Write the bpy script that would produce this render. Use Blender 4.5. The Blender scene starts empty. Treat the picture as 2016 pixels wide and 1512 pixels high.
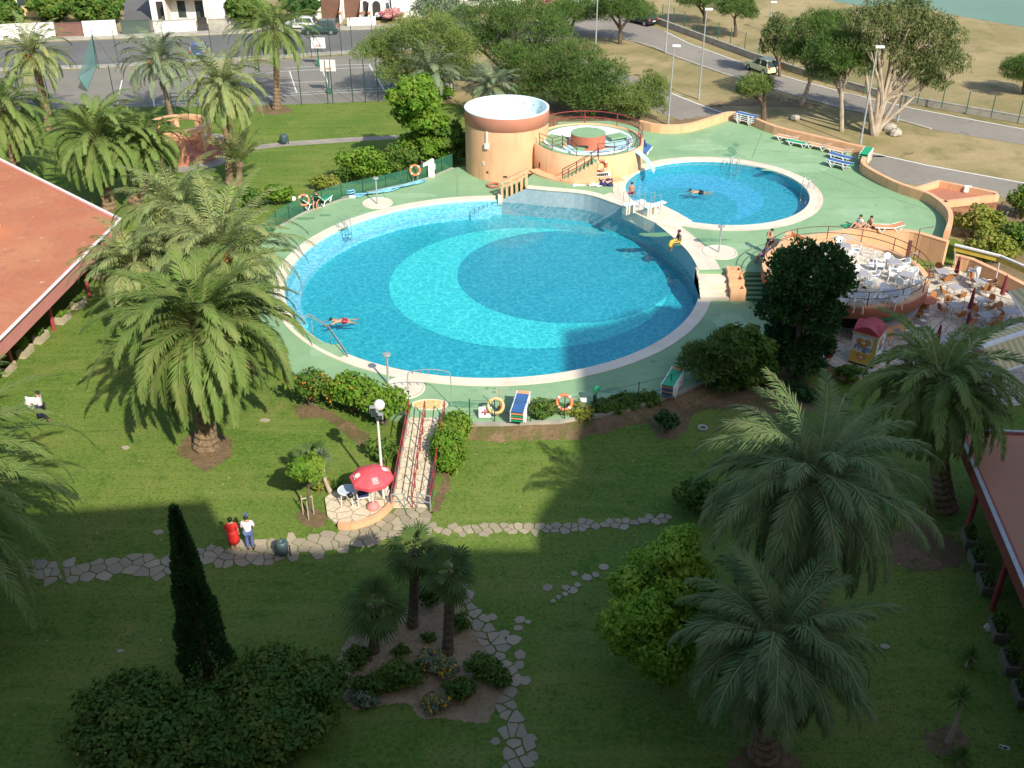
import bpy, math, random
import numpy as np
from mathutils import Vector, Matrix, noise
from mathutils.geometry import tessellate_polygon

# ------------------------------------------------------------------ camera, sky, sun, exposure
SC = bpy.context.scene
COL = SC.collection
R = math.radians
FOC, PITCH, CAMH = 2050.0, R(31.0), 28.0
cd = bpy.data.cameras.new('balcony_camera'); cam = bpy.data.objects.new('balcony_camera', cd); COL.objects.link(cam)
cam.location = (0, 0, CAMH); cam.rotation_euler = (R(90) - PITCH, 0, 0)
cd.sensor_fit = 'HORIZONTAL'; cd.sensor_width = 36.0; cd.lens = 36.0 * FOC / 2016.0
cd.clip_start = 0.2; cd.clip_end = 3000
SC.camera = cam
SUN_EL, SUN_AZ = R(38.5), math.atan2(0.49, -0.87)
world = bpy.data.worlds.new('World'); SC.world = world; world.use_nodes = True
wn = world.node_tree.nodes; wl = world.node_tree.links
sky = wn.new('ShaderNodeTexSky'); sky.sky_type = 'NISHITA'; sky.sun_disc = False
sky.sun_elevation = SUN_EL; sky.sun_rotation = SUN_AZ
sky.altitude = 20; sky.air_density = 1.0; sky.dust_density = 1.3; sky.ozone_density = 1.0
bg = wn['Background']; bg.inputs[1].default_value = 0.15
wl.new(sky.outputs[0], bg.inputs[0])
sl = bpy.data.lights.new('sun', 'SUN'); sl.energy = 4.6; sl.angle = R(0.55); sl.color = (1.0, 0.93, 0.79)
so = bpy.data.objects.new('sun', sl); COL.objects.link(so)
sdir = Vector((math.sin(SUN_AZ) * math.cos(SUN_EL), math.cos(SUN_AZ) * math.cos(SUN_EL), math.sin(SUN_EL)))
so.rotation_euler = sdir.to_track_quat('Z', 'Y').to_euler(); so.location = sdir * 120
SC.view_settings.view_transform = 'Standard'; SC.view_settings.look = 'None'
SC.view_settings.exposure = 0.45; SC.view_settings.gamma = 1.0
SC.cycles.max_bounces = 8; SC.cycles.transparent_max_bounces = 16
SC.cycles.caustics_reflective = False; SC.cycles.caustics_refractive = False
SC.cycles.use_denoising = True

# ------------------------------------------------------------------ surveying: a pixel of the 2016 px photograph to a point on the level z
def at(px, py, z=0.0):
    u = (px - 1008) / FOC; v = -(py - 756) / FOC
    d = Vector((u, math.cos(PITCH) + v * math.sin(PITCH), -math.sin(PITCH) + v * math.cos(PITCH)))
    t = (z - CAMH) / d.z
    return Vector((d.x * t, d.y * t, z))
def xy(px, py, z=0.0):
    p = at(px, py, z); return (p.x, p.y)
def poly(pts, z=0.0): return [xy(p[0], p[1], z) for p in pts]
def aty(px, py, Y):                        # the point of a pixel's sight line at the distance Y
    u = (px - 1008) / FOC; v = -(py - 756) / FOC
    d = Vector((u, math.cos(PITCH) + v * math.sin(PITCH), -math.sin(PITCH) + v * math.cos(PITCH)))
    return d * (Y / d.y) + Vector((0, 0, CAMH))
def hgt(px, py, py2):                      # height of something standing on pixel (px,py) whose top shows at row py2
    b = at(px, py); lo, hi = 0.0, 26.0
    for _ in range(40):
        m = (lo + hi) / 2; dz = m - CAMH
        dep = b.y * math.cos(PITCH) - dz * math.sin(PITCH); up = b.y * math.sin(PITCH) + dz * math.cos(PITCH)
        if 756 - FOC * up / dep > py2: lo = m
        else: hi = m
    return lo

# ------------------------------------------------------------------ mesh helpers
def area2(p): return sum(p[i][0] * p[(i + 1) % len(p)][1] - p[(i + 1) % len(p)][0] * p[i][1] for i in range(len(p)))
def ccw(p): return list(p) if area2(p) > 0 else list(reversed(p))
def link(name, me, mt, parent):
    o = bpy.data.objects.new(name, me); COL.objects.link(o)
    if mt is not None:
        for m in (mt if isinstance(mt, (list, tuple)) else [mt]): me.materials.append(m)
    if parent is not None: o.parent = parent
    return o
class MB:
    def __init__(s): s.v = []; s.f = []
    def add(s, vs, fs):
        b = len(s.v); s.v += [tuple(p) for p in vs]; s.f += [tuple(b + i for i in f) for f in fs]
    def box(s, cx, cy, z0, sx, sy, h, rz=0.0):
        c, n = math.cos(rz), math.sin(rz); vs = []
        for z in (z0, z0 + h):
            for a, b in ((-1, -1), (1, -1), (1, 1), (-1, 1)):
                x, y = a * sx / 2, b * sy / 2; vs.append((cx + x * c - y * n, cy + x * n + y * c, z))
        s.add(vs, [(3, 2, 1, 0), (4, 5, 6, 7), (0, 1, 5, 4), (1, 2, 6, 5), (2, 3, 7, 6), (3, 0, 4, 7)])
    def prism(s, p, z0, z1, bottom=True):
        p = ccw(p); n = len(p)
        vs = [(a[0], a[1], z0) for a in p] + [(a[0], a[1], z1) for a in p]
        fs = [tuple(range(n, 2 * n))] + [(i, (i + 1) % n, n + (i + 1) % n, n + i) for i in range(n)]
        if bottom: fs.append(tuple(reversed(range(n))))
        s.add(vs, fs)
    def sheet(s, loops, z, side=None):     # flat sheet, first loop outside, others holes; side = depth of the skirt round the outside
        L = [[Vector((a[0], a[1], 0)) for a in l] for l in loops]
        flat = [v for l in L for v in l]
        tris = tessellate_polygon(L)
        vs = [(v.x, v.y, z) for v in flat]; fs = []
        for t in tris:
            a, b, c = (flat[i] for i in t)
            fs.append(t if (b - a).cross(c - a).z > 0 else (t[0], t[2], t[1]))
        s.add(vs, fs)
        if side:
            p = ccw(loops[0]); n = len(p)
            s.add([(a[0], a[1], z) for a in p] + [(a[0], a[1], z - side) for a in p],
                  [(n + i, n + (i + 1) % n, (i + 1) % n, i) for i in range(n)])
    def tube(s, pts, r, n=6, closed=False):
        pts = [Vector(p) for p in pts]; m = len(pts); base = len(s.v); ref = None
        for i, p in enumerate(pts):
            a = pts[(i - 1) % m] if (i or closed) else pts[0]; b = pts[(i + 1) % m] if (i < m - 1 or closed) else pts[-1]
            t = (b - a).normalized() if (b - a).length > 1e-9 else Vector((0, 0, 1))
            if ref is None: ref = Vector((0, 0, 1)) if abs(t.z) < 0.9 else Vector((1, 0, 0))
            u = (ref - t * ref.dot(t)).normalized(); w = t.cross(u); ref = u
            rr = r[i] if isinstance(r, (list, tuple)) else r
            for k in range(n):
                q = p + (u * math.cos(2 * math.pi * k / n) + w * math.sin(2 * math.pi * k / n)) * rr; s.v.append(tuple(q))
        for i in range(m if closed else m - 1):
            for k in range(n):
                a0 = base + i * n; b0 = base + ((i + 1) % m) * n
                s.f.append((a0 + k, a0 + (k + 1) % n, b0 + (k + 1) % n, b0 + k))
        if not closed:
            s.f.append(tuple(base + k for k in reversed(range(n)))); s.f.append(tuple(base + (m - 1) * n + k for k in range(n)))
    def lathe(s, prof, n=24, cx=0, cy=0, a0=0.0, a1=2 * math.pi):
        full = abs(a1 - a0 - 2 * math.pi) < 1e-6; m = n if full else n + 1; b = len(s.v)
        for (r, z) in prof:
            for k in range(m):
                a = a0 + (a1 - a0) * k / n; s.v.append((cx + r * math.cos(a), cy + r * math.sin(a), z))
        for i in range(len(prof) - 1):
            for k in range(n):
                k2 = (k + 1) % m; s.f.append((b + i * m + k, b + i * m + k2, b + (i + 1) * m + k2, b + (i + 1) * m + k))
    def disc(s, cx, cy, z, r, n=24):
        s.add([(cx + r * math.cos(2 * math.pi * k / n), cy + r * math.sin(2 * math.pi * k / n), z) for k in range(n)], [tuple(range(n))])
    def strip(s, inner, outer, z0, z1, closed=False):   # a slab between two polylines
        n = len(inner)
        vs = []
        for i in range(n):
            vs += [(*inner[i][:2], z1), (*outer[i][:2], z1), (*inner[i][:2], z0), (*outer[i][:2], z0)]
        fs = []
        for i in range(n if closed else n - 1):
            a = 4 * i; b = 4 * ((i + 1) % n)
            fs += [(a, a + 1, b + 1, b), (a + 2, b + 2, b + 3, a + 3), (a, b, b + 2, a + 2), (a + 1, a + 3, b + 3, b + 1)]
        if not closed: fs += [(0, 2, 3, 1), (4 * n - 4, 4 * n - 3, 4 * n - 1, 4 * n - 2)]
        s.add(vs, fs)
    def ball(s, c, r, n=10, m=6, sz=1.0):
        s.lathe([(max(1e-4, r * math.sin(math.pi * i / m)), c[2] - r * sz * math.cos(math.pi * i / m)) for i in range(m + 1)], n, c[0], c[1])
    def build(s, name, mt, parent=None, smooth=False, bevel=0.0):
        me = bpy.data.meshes.new(name); me.from_pydata(s.v, [], s.f); me.validate(); me.update()
        if smooth:
            me.polygons.foreach_set('use_smooth', [True] * len(me.polygons))
        o = link(name, me, mt, parent)
        if bevel:
            b = o.modifiers.new('bevel', 'BEVEL'); b.width = bevel; b.segments = 2; b.limit_method = 'ANGLE'
        return o
def quads(name, V, mt, parent=None):       # V: (n,4,3) array, one quad each
    V = np.asarray(V, dtype=np.float32); n = len(V)
    me = bpy.data.meshes.new(name)
    me.vertices.add(4 * n); me.vertices.foreach_set('co', V.reshape(-1))
    me.loops.add(4 * n); me.loops.foreach_set('vertex_index', np.arange(4 * n, dtype=np.int32))
    me.polygons.add(n); me.polygons.foreach_set('loop_start', np.arange(0, 4 * n, 4, dtype=np.int32))
    me.update(calc_edges=True)
    return link(name, me, mt, parent)
def tag(o, label=None, cat=None, group=None, kind=None):
    if label: o['label'] = label
    if cat: o['category'] = cat
    if group: o['group'] = group
    if kind: o['kind'] = kind
    return o
def empty(name, loc, label, cat, group=None, rz=0.0):
    o = bpy.data.objects.new(name, None); COL.objects.link(o); o.empty_display_size = 0.3
    o.location = loc; o.rotation_euler = (0, 0, rz)
    return tag(o, label, cat, group)
def dup(root, loc, rz, label=None, group=None, tilt=None):
    def cp(o, par):
        c = o.copy(); COL.objects.link(c)
        if par is not None: c.parent = par
        for ch in o.children: cp(ch, c)
        return c
    r = cp(root, None); r.location = loc; r.rotation_euler = (tilt or 0, 0, rz)
    return tag(r, label, None, group)
def struct(o): o['kind'] = 'structure'; return o
def offset(pts, d):                         # shift an open polyline sideways (left of travel for d>0)
    out = []
    for i, p in enumerate(pts):
        a = Vector(pts[max(0, i - 1)][:2]); b = Vector(pts[min(len(pts) - 1, i + 1)][:2])
        t = (b - a).normalized(); out.append((p[0] - t.y * d, p[1] + t.x * d))
    return out
def smoothline(pts, k=4):                   # Catmull-Rom through 2D or 3D points
    P = [Vector(p) for p in pts]; out = []
    for i in range(len(P) - 1):
        a = P[max(0, i - 1)]; b = P[i]; c = P[i + 1]; d = P[min(len(P) - 1, i + 2)]
        for j in range(k):
            t = j / k
            out.append(0.5 * ((2 * b) + (c - a) * t + (2 * a - 5 * b + 4 * c - d) * t * t + (3 * b - a - 3 * c + d) * t ** 3))
    out.append(P[-1]); return [tuple(p) for p in out]
def circle(cx, cy, r, n=64, a0=0.0, a1=360.0):
    full = abs(a1 - a0 - 360) < 1e-6
    return [(cx + r * math.cos(R(a0 + (a1 - a0) * k / n)), cy + r * math.sin(R(a0 + (a1 - a0) * k / n))) for k in range(n if full else n + 1)]
def inside(p, pl):
    c = False; j = len(pl) - 1
    for i in range(len(pl)):
        if (pl[i][1] > p[1]) != (pl[j][1] > p[1]) and p[0] < (pl[j][0] - pl[i][0]) * (p[1] - pl[i][1]) / (pl[j][1] - pl[i][1]) + pl[i][0]: c = not c
        j = i
    return c

# ------------------------------------------------------------------ materials
def newmat(name):
    m = bpy.data.materials.new(name); m.use_nodes = True
    nt = m.node_tree; return m, nt, nt.nodes['Principled BSDF']
def nnode(nt, kind, **kw):
    n = nt.nodes.new(kind)
    for k, v in kw.items():
        if k in n.inputs: n.inputs[k].default_value = v
        else: setattr(n, k, v)
    return n
def mixc(nt, fac, a, b):
    n = nt.nodes.new('ShaderNodeMix'); n.data_type = 'RGBA'
    for i, v in ((0, fac), (6, a), (7, b)):
        if hasattr(v, 'links'): nt.links.new(v, n.inputs[i])
        elif i == 0: n.inputs[0].default_value = v
        else: n.inputs[i].default_value = (*v[:3], 1)
    return n.outputs[2]
def ramp(nt, src, a, b):   # fraction of the way from a to b
    n = nt.nodes.new('ShaderNodeMapRange'); n.inputs[1].default_value = a; n.inputs[2].default_value = b
    nt.links.new(src, n.inputs[0]); return n.outputs[0]
def noisef(nt, scale, detail=4.0, co=None, rough=0.55):
    n = nnode(nt, 'ShaderNodeTexNoise', Scale=scale, Detail=detail, Roughness=rough)
    if co is None:
        co = nt.nodes.get('tc') or nt.nodes.new('ShaderNodeTexCoord'); co.name = 'tc'; co = co.outputs['Object']
    nt.links.new(co, n.inputs['Vector']); return n.outputs[0]
def bump(nt, bs, src, strength, dist=0.02):
    b = nnode(nt, 'ShaderNodeBump', Strength=strength, Distance=dist)
    nt.links.new(src, b.inputs['Height']); nt.links.new(b.outputs[0], bs.inputs['Normal'])
def mat(name, c, rough=0.65, c2=None, scale=2.0, lo=0.35, hi=0.65, metal=0.0, bmp=0.0, bsc=30.0, spec=None):
    m, nt, bs = newmat(name)
    bs.inputs['Roughness'].default_value = rough; bs.inputs['Metallic'].default_value = metal
    if spec is not None: bs.inputs['Specular IOR Level'].default_value = spec
    if c2 is None: c2 = tuple(x * 0.82 for x in c)
    f = ramp(nt, noisef(nt, scale, 6.0), lo, hi)
    nt.links.new(mixc(nt, f, c, c2), bs.inputs['Base Color'])
    if bmp: bump(nt, bs, noisef(nt, bsc, 3.0), bmp)
    return m
def ground_mat(name, layers, rough=0.95, bmp=0.5, bsc=14.0):   # layers: (scale, lo, hi, colour) laid one over the other
    m, nt, bs = newmat(name); bs.inputs['Roughness'].default_value = rough; bs.inputs['Specular IOR Level'].default_value = 0.15
    cur = layers[0]
    for (sc, lo, hi, col) in layers[1:]:
        cur = mixc(nt, ramp(nt, noisef(nt, sc, 7.0, rough=0.62), lo, hi), cur, col)
    nt.links.new(cur, bs.inputs['Base Color'])
    bump(nt, bs, noisef(nt, bsc, 5.0, rough=0.7), bmp, 0.06)
    return m
def paving(name, scale, stone, stone2, joint, width=0.05, bmp=0.5):
    m, nt, bs = newmat(name); bs.inputs['Roughness'].default_value = 0.8
    tc = nt.nodes.new('ShaderNodeTexCoord')
    wob = nnode(nt, 'ShaderNodeTexNoise', Scale=1.3, Detail=2.0); nt.links.new(tc.outputs['Object'], wob.inputs['Vector'])
    add = nt.nodes.new('ShaderNodeMixRGB'); add.blend_type = 'ADD'; add.inputs[0].default_value = 0.25
    nt.links.new(tc.outputs['Object'], add.inputs[1]); nt.links.new(wob.outputs['Color'], add.inputs[2])
    v = nnode(nt, 'ShaderNodeTexVoronoi', Scale=scale); v.feature = 'DISTANCE_TO_EDGE'; nt.links.new(add.outputs[0], v.inputs['Vector'])
    v2 = nnode(nt, 'ShaderNodeTexVoronoi', Scale=scale); nt.links.new(add.outputs[0], v2.inputs['Vector'])
    sep = nt.nodes.new('ShaderNodeSeparateColor'); nt.links.new(v2.outputs['Color'], sep.inputs[0])
    f = ramp(nt, v.outputs['Distance'], width * 0.5, width)
    st = mixc(nt, sep.outputs[0], stone, stone2)
    st = mixc(nt, ramp(nt, noisef(nt, 9.0, 5.0), 0.35, 0.8), st, tuple(x * 0.75 for x in stone2))
    nt.links.new(mixc(nt, f, joint, st), bs.inputs['Base Color'])
    bump(nt, bs, f, bmp, 0.02); return m
def leafmat(name, c1, c2, c3=None, trans=0.3, rough=0.5):
    m, nt, bs = newmat(name); bs.inputs['Roughness'].default_value = max(rough, 0.6); bs.inputs['Specular IOR Level'].default_value = 0.08
    g = nt.nodes.new('ShaderNodeNewGeometry')
    col = mixc(nt, g.outputs['Random Per Island'], c1, c2)
    col = mixc(nt, ramp(nt, noisef(nt, 0.9, 2.0), 0.42, 0.68), col, c3 or tuple(x * 1.35 for x in c2))
    nt.links.new(col, bs.inputs['Base Color'])
    tr = nt.nodes.new('ShaderNodeBsdfTranslucent'); nt.links.new(col, tr.inputs[0])
    mx = nt.nodes.new('ShaderNodeMixShader'); mx.inputs[0].default_value = trans
    nt.links.new(bs.outputs[0], mx.inputs[1]); nt.links.new(tr.outputs[0], mx.inputs[2])
    nt.links.new(mx.outputs[0], nt.nodes['Material Output'].inputs['Surface']); return m
def netmat(name, c, opacity):
    m, nt, bs = newmat(name); bs.inputs['Roughness'].default_value = 0.8; bs.inputs['Base Color'].default_value = (*c, 1)
    tp = nt.nodes.new('ShaderNodeBsdfTransparent'); mx = nt.nodes.new('ShaderNodeMixShader'); mx.inputs[0].default_value = opacity
    nt.links.new(tp.outputs[0], mx.inputs[1]); nt.links.new(bs.outputs[0], mx.inputs[2])
    nt.links.new(mx.outputs[0], nt.nodes['Material Output'].inputs['Surface']); return m

def watermat(name, tint, tint2, sc=1.0):   # clear rippled water: tints what passes through it, a pattern in the tint paints the network of gathered light
    m, nt, bs = newmat(name)
    tc = nt.nodes.new('ShaderNodeTexCoord')
    wob = nnode(nt, 'ShaderNodeTexNoise', Scale=1.1 * sc, Detail=3.0); nt.links.new(tc.outputs['Object'], wob.inputs['Vector'])
    add = nt.nodes.new('ShaderNodeMixRGB'); add.blend_type = 'ADD'; add.inputs[0].default_value = 0.7
    nt.links.new(tc.outputs['Object'], add.inputs[1]); nt.links.new(wob.outputs['Color'], add.inputs[2])
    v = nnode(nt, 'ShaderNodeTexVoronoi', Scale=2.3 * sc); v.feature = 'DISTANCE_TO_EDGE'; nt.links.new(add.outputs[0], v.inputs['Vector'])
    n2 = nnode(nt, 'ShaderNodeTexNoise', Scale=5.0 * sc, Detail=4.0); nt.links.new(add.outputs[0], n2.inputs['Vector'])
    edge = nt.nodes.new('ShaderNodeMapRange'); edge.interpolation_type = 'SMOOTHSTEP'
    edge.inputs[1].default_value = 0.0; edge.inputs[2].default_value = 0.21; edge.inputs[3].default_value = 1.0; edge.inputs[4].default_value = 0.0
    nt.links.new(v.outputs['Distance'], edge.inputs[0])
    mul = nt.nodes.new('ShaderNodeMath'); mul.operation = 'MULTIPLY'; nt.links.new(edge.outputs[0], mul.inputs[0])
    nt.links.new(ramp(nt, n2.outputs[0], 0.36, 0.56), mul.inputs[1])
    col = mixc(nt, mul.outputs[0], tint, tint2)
    tp = nt.nodes.new('ShaderNodeBsdfTransparent'); nt.links.new(col, tp.inputs[0])
    gl = nnode(nt, 'ShaderNodeBsdfGlossy', Roughness=0.04)
    fr = nnode(nt, 'ShaderNodeLayerWeight', Blend=0.5)       # the same from above and from below
    pw = nt.nodes.new('ShaderNodeMath'); pw.operation = 'POWER'; nt.links.new(fr.outputs['Facing'], pw.inputs[0]); pw.inputs[1].default_value = 5.0
    fm = nt.nodes.new('ShaderNodeMath'); fm.operation = 'MULTIPLY_ADD'; nt.links.new(pw.outputs[0], fm.inputs[0]); fm.inputs[1].default_value = 0.9; fm.inputs[2].default_value = 0.02
    b = nnode(nt, 'ShaderNodeBump', Strength=0.12, Distance=0.03); nt.links.new(n2.outputs[0], b.inputs['Height'])
    nt.links.new(b.outputs[0], gl.inputs['Normal']); nt.links.new(b.outputs[0], fr.inputs['Normal'])
    mx = nt.nodes.new('ShaderNodeMixShader'); nt.links.new(fm.outputs[0], mx.inputs[0])
    nt.links.new(tp.outputs[0], mx.inputs[1]); nt.links.new(gl.outputs[0], mx.inputs[2])
    nt.links.new(mx.outputs[0], nt.nodes['Material Output'].inputs['Surface']); return m
def tilemat(name, c, c2, scale=4.0):        # small mosaic tiles
    m, nt, bs = newmat(name); bs.inputs['Roughness'].default_value = 0.35
    tc = nt.nodes.new('ShaderNodeTexCoord'); v = nnode(nt, 'ShaderNodeTexVoronoi', Scale=scale); nt.links.new(tc.outputs['Object'], v.inputs['Vector'])
    sep = nt.nodes.new('ShaderNodeSeparateColor'); nt.links.new(v.outputs['Color'], sep.inputs[0])
    nt.links.new(mixc(nt, sep.outputs[0], c, c2), bs.inputs['Base Color']); return m

M = {}
M['lawn'] = ground_mat('lawn_grass', [(0.086, 0.160, 0.023), (0.10, 0.40, 0.60, (0.160, 0.205, 0.042)), (0.30, 0.54, 0.70, (0.215, 0.215, 0.06)), (0.55, 0.62, 0.72, (0.30, 0.245, 0.105)), (1.1, 0.5, 0.7, (0.055, 0.125, 0.016)), (4.5, 0.46, 0.62, (0.145, 0.215, 0.040)), (7.0, 0.5, 0.66, (0.055, 0.115, 0.016))], bmp=0.25, bsc=22.0)
lm = M['lawn'].node_tree; lbs = lm.nodes['Principled BSDF']; lsrc = lbs.inputs['Base Color'].links[0].from_socket      # faint mower tracks
lmap = nnode(lm, 'ShaderNodeMapping'); lmap.inputs['Scale'].default_value = (0.16, 1.5, 1); lmap.inputs['Rotation'].default_value = (0, 0, 0.12); lm.links.new(lm.nodes['tc'].outputs['Object'], lmap.inputs[0])
lm.links.new(mixc(lm, ramp(lm, noisef(lm, 1.0, 3.0, lmap.outputs[0]), 0.50, 0.95), lsrc, (0.20, 0.24, 0.06)), lbs.inputs['Base Color'])
M['bedsoil'] = ground_mat('bed_soil', [(0.34, 0.25, 0.15), (0.7, 0.4, 0.65, (0.42, 0.32, 0.20)), (5.0, 0.45, 0.7, (0.24, 0.17, 0.10))], bmp=0.4, bsc=18.0)
M['dry'] = ground_mat('dry_grass', [(0.25, 0.21, 0.095), (0.09, 0.42, 0.6, (0.38, 0.30, 0.165)), (0.35, 0.5, 0.7, (0.17, 0.17, 0.065)), (1.6, 0.45, 0.8, (0.32, 0.25, 0.12)), (7, 0.5, 0.8, (0.19, 0.15, 0.07))], bmp=0.3, bsc=8.0)
M['soil'] = ground_mat('bare_soil', [(0.16, 0.11, 0.06), (0.7, 0.4, 0.65, (0.24, 0.165, 0.095)), (0.9, 0.5, 0.6, (0.11, 0.115, 0.035)), (5.0, 0.45, 0.7, (0.11, 0.075, 0.04)), (14, 0.5, 0.75, (0.19, 0.135, 0.08))], bmp=0.4, bsc=18.0)
M['litter'] = ground_mat('needle_litter', [(0.20, 0.14, 0.085), (0.5, 0.4, 0.6, (0.26, 0.20, 0.11)), (1.5, 0.5, 0.75, (0.12, 0.10, 0.05)), (8, 0.5, 0.75, (0.16, 0.11, 0.06))], bmp=0.35, bsc=10.0)
M['asphalt'] = ground_mat('asphalt', [(0.235, 0.215, 0.185), (0.12, 0.4, 0.65, (0.285, 0.258, 0.22)), (1.8, 0.5, 0.8, (0.20, 0.185, 0.16)), (0.5, 0.62, 0.66, (0.17, 0.16, 0.145))], rough=0.9, bmp=0.15, bsc=40)
M['street'] = ground_mat('street_asphalt', [(0.13, 0.13, 0.125), (0.15, 0.4, 0.65, (0.165, 0.16, 0.155)), (2.0, 0.5, 0.8, (0.11, 0.11, 0.108))], rough=0.9, bmp=0.15, bsc=40)
M['court'] = ground_mat('court_asphalt', [(0.235, 0.215, 0.185), (0.15, 0.4, 0.65, (0.19, 0.185, 0.165)), (1.2, 0.5, 0.8, (0.27, 0.235, 0.195))], rough=0.9, bmp=0.1, bsc=40)
M['concrete'] = mat('pale_concrete', (0.42, 0.39, 0.33), 0.85, (0.30, 0.28, 0.24), 1.5, bmp=0.2)
M['pave'] = mat('grey_pavement', (0.33, 0.29, 0.24), 0.85, (0.25, 0.22, 0.19), 0.8, bmp=0.2)
M['deck'] = ground_mat('green_pool_deck', [(0.215, 0.36, 0.20), (0.16, 0.4, 0.62, (0.27, 0.42, 0.24)), (0.6, 0.52, 0.75, (0.20, 0.325, 0.185)), (3.5, 0.55, 0.8, (0.29, 0.43, 0.25)), (0.35, 0.60, 0.70, (0.33, 0.44, 0.28)), (1.4, 0.64, 0.70, (0.15, 0.27, 0.15))], rough=0.75, bmp=0.15, bsc=25)
M['deckwet'] = mat('wet_green_deck', (0.105, 0.24, 0.12), 0.45, (0.15, 0.31, 0.155), 2.5)
M['deckold'] = mat('faded_green_deck', (0.30, 0.44, 0.27), 0.8, (0.25, 0.41, 0.23), 1.5)
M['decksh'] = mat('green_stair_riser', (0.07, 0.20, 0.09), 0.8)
M['coping'] = mat('cream_coping', (0.72, 0.66, 0.54), 0.6, (0.62, 0.55, 0.43), 0.9, 0.4, 0.75)
M['copingpink'] = mat('worn_pink_coping', (0.62, 0.50, 0.39), 0.7, (0.72, 0.64, 0.52), 0.8)
M['orange'] = mat('orange_render', (0.76, 0.44, 0.25), 0.8, (0.69, 0.375, 0.20), 0.6, 0.35, 0.75, bmp=0.15)
om = M['orange'].node_tree; ob_ = om.nodes['Principled BSDF']; osrc = ob_.inputs['Base Color'].links[0].from_socket              # rain streaks
omap = nnode(om, 'ShaderNodeMapping'); omap.inputs['Scale'].default_value = (2.6, 2.6, 0.22); om.links.new(om.nodes['tc'].outputs['Object'], omap.inputs[0])
om.links.new(mixc(om, ramp(om, noisef(om, 1.0, 5.0, omap.outputs[0]), 0.52, 0.85), osrc, (0.50, 0.27, 0.14)), ob_.inputs['Base Color'])
M['brickred'] = mat('brick_red_render', (0.52, 0.17, 0.10), 0.75, (0.44, 0.14, 0.085), 0.8)
M['tankband'] = mat('salmon_band', (0.60, 0.245, 0.16), 0.75, (0.53, 0.21, 0.135), 0.8)
M['tankwhite'] = mat('pale_pool_paint', (0.74, 0.82, 0.82), 0.4, (0.66, 0.80, 0.83), 0.7)
M['pondblue'] = mat('pale_turquoise_paint', (0.42, 0.74, 0.80), 0.35, (0.52, 0.78, 0.82), 1.2)
M['white'] = mat('white_paint', (0.78, 0.77, 0.74), 0.5, (0.70, 0.69, 0.66), 3.0)
M['plastic'] = mat('white_resin', (0.80, 0.80, 0.78), 0.35, (0.74, 0.75, 0.74), 3.0)
M['wallw'] = mat('whitewashed_wall', (0.80, 0.79, 0.76), 0.8, (0.70, 0.68, 0.64), 0.7)
M['ochre'] = mat('ochre_render', (0.68, 0.50, 0.24), 0.8, (0.60, 0.42, 0.20), 0.6)
M['tile'] = ground_mat('terracotta_roof', [(0.42, 0.155, 0.085), (0.22, 0.4, 0.62, (0.50, 0.23, 0.12)), (0.9, 0.5, 0.7, (0.36, 0.15, 0.095)), (2.4, 0.62, 0.72, (0.50, 0.36, 0.26)), (7.0, 0.50, 0.7, (0.48, 0.19, 0.11)), (1.7, 0.68, 0.73, (0.66, 0.56, 0.46))], rough=0.85, bmp=0.25, bsc=20)
M['roofR'] = mat('weathered_roof', (0.46, 0.20, 0.12), 0.85, (0.38, 0.19, 0.12), 0.6, bmp=0.3, bsc=12)
M['fascia'] = mat('pink_fascia', (0.60, 0.25, 0.22), 0.6, (0.54, 0.22, 0.19), 0.8)
M['darkfascia'] = mat('dark_red_fascia', (0.30, 0.07, 0.06), 0.6)
M['column'] = mat('crimson_metal', (0.36, 0.06, 0.07), 0.5, (0.30, 0.05, 0.06), 2.0)
M['redrail'] = mat('red_rail_paint', (0.33, 0.045, 0.045), 0.45, (0.26, 0.04, 0.04), 2.0)
M['brownrail'] = mat('brown_rail_paint', (0.13, 0.05, 0.04), 0.5)
M['steel'] = mat('brushed_steel', (0.62, 0.63, 0.64), 0.3, (0.5, 0.5, 0.52), 4.0, metal=0.8)
M['galv'] = mat('galvanised_steel', (0.42, 0.45, 0.44), 0.5, (0.36, 0.39, 0.38), 3.0, metal=0.3)
M['green'] = mat('green_metal', (0.03, 0.13, 0.08), 0.5)
M['dkgreen'] = mat('dark_green_metal', (0.02, 0.05, 0.035), 0.5)
M['black'] = mat('black_rubber', (0.02, 0.02, 0.02), 0.6)
M['dark'] = mat('dark_paint_and_recess_shade', (0.035, 0.03, 0.028), 0.8)  # near-black paint, also coloured in for the shade inside openings and recesses
M['glass'] = mat('dark_glazing', (0.03, 0.045, 0.05), 0.12, (0.05, 0.07, 0.075), 2.0)
M['blue'] = mat('blue_sling', (0.045, 0.14, 0.36), 0.7)
M['navy'] = mat('navy_cloth', (0.02, 0.035, 0.12), 0.8)
M['emerald'] = mat('green_sling', (0.02, 0.36, 0.17), 0.6)
M['peach'] = mat('orange_sling', (0.72, 0.33, 0.17), 0.7)
M['buoy'] = mat('orange_buoy', (0.80, 0.22, 0.09), 0.5)
M['buoyp'] = mat('faded_buoy', (0.72, 0.50, 0.28), 0.6)
M['red'] = mat('bright_red_cloth', (0.72, 0.03, 0.025), 0.7)
M['parasol'] = mat('parasol_red', (0.76, 0.10, 0.12), 0.6, (0.70, 0.085, 0.105), 1.5)
M['burgundy'] = mat('burgundy_canvas', (0.22, 0.03, 0.045), 0.8)
M['yellow'] = mat('yellow_cloth', (0.75, 0.55, 0.08), 0.7)
M['bag'] = mat('black_bag', (0.015, 0.015, 0.02), 0.5)
M['skin'] = mat('tanned_skin', (0.55, 0.30, 0.19), 0.55, (0.48, 0.25, 0.155), 3.0)
M['skindark'] = mat('brown_skin', (0.26, 0.13, 0.08), 0.55)
M['hair'] = mat('dark_hair', (0.02, 0.014, 0.01), 0.6)
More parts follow.
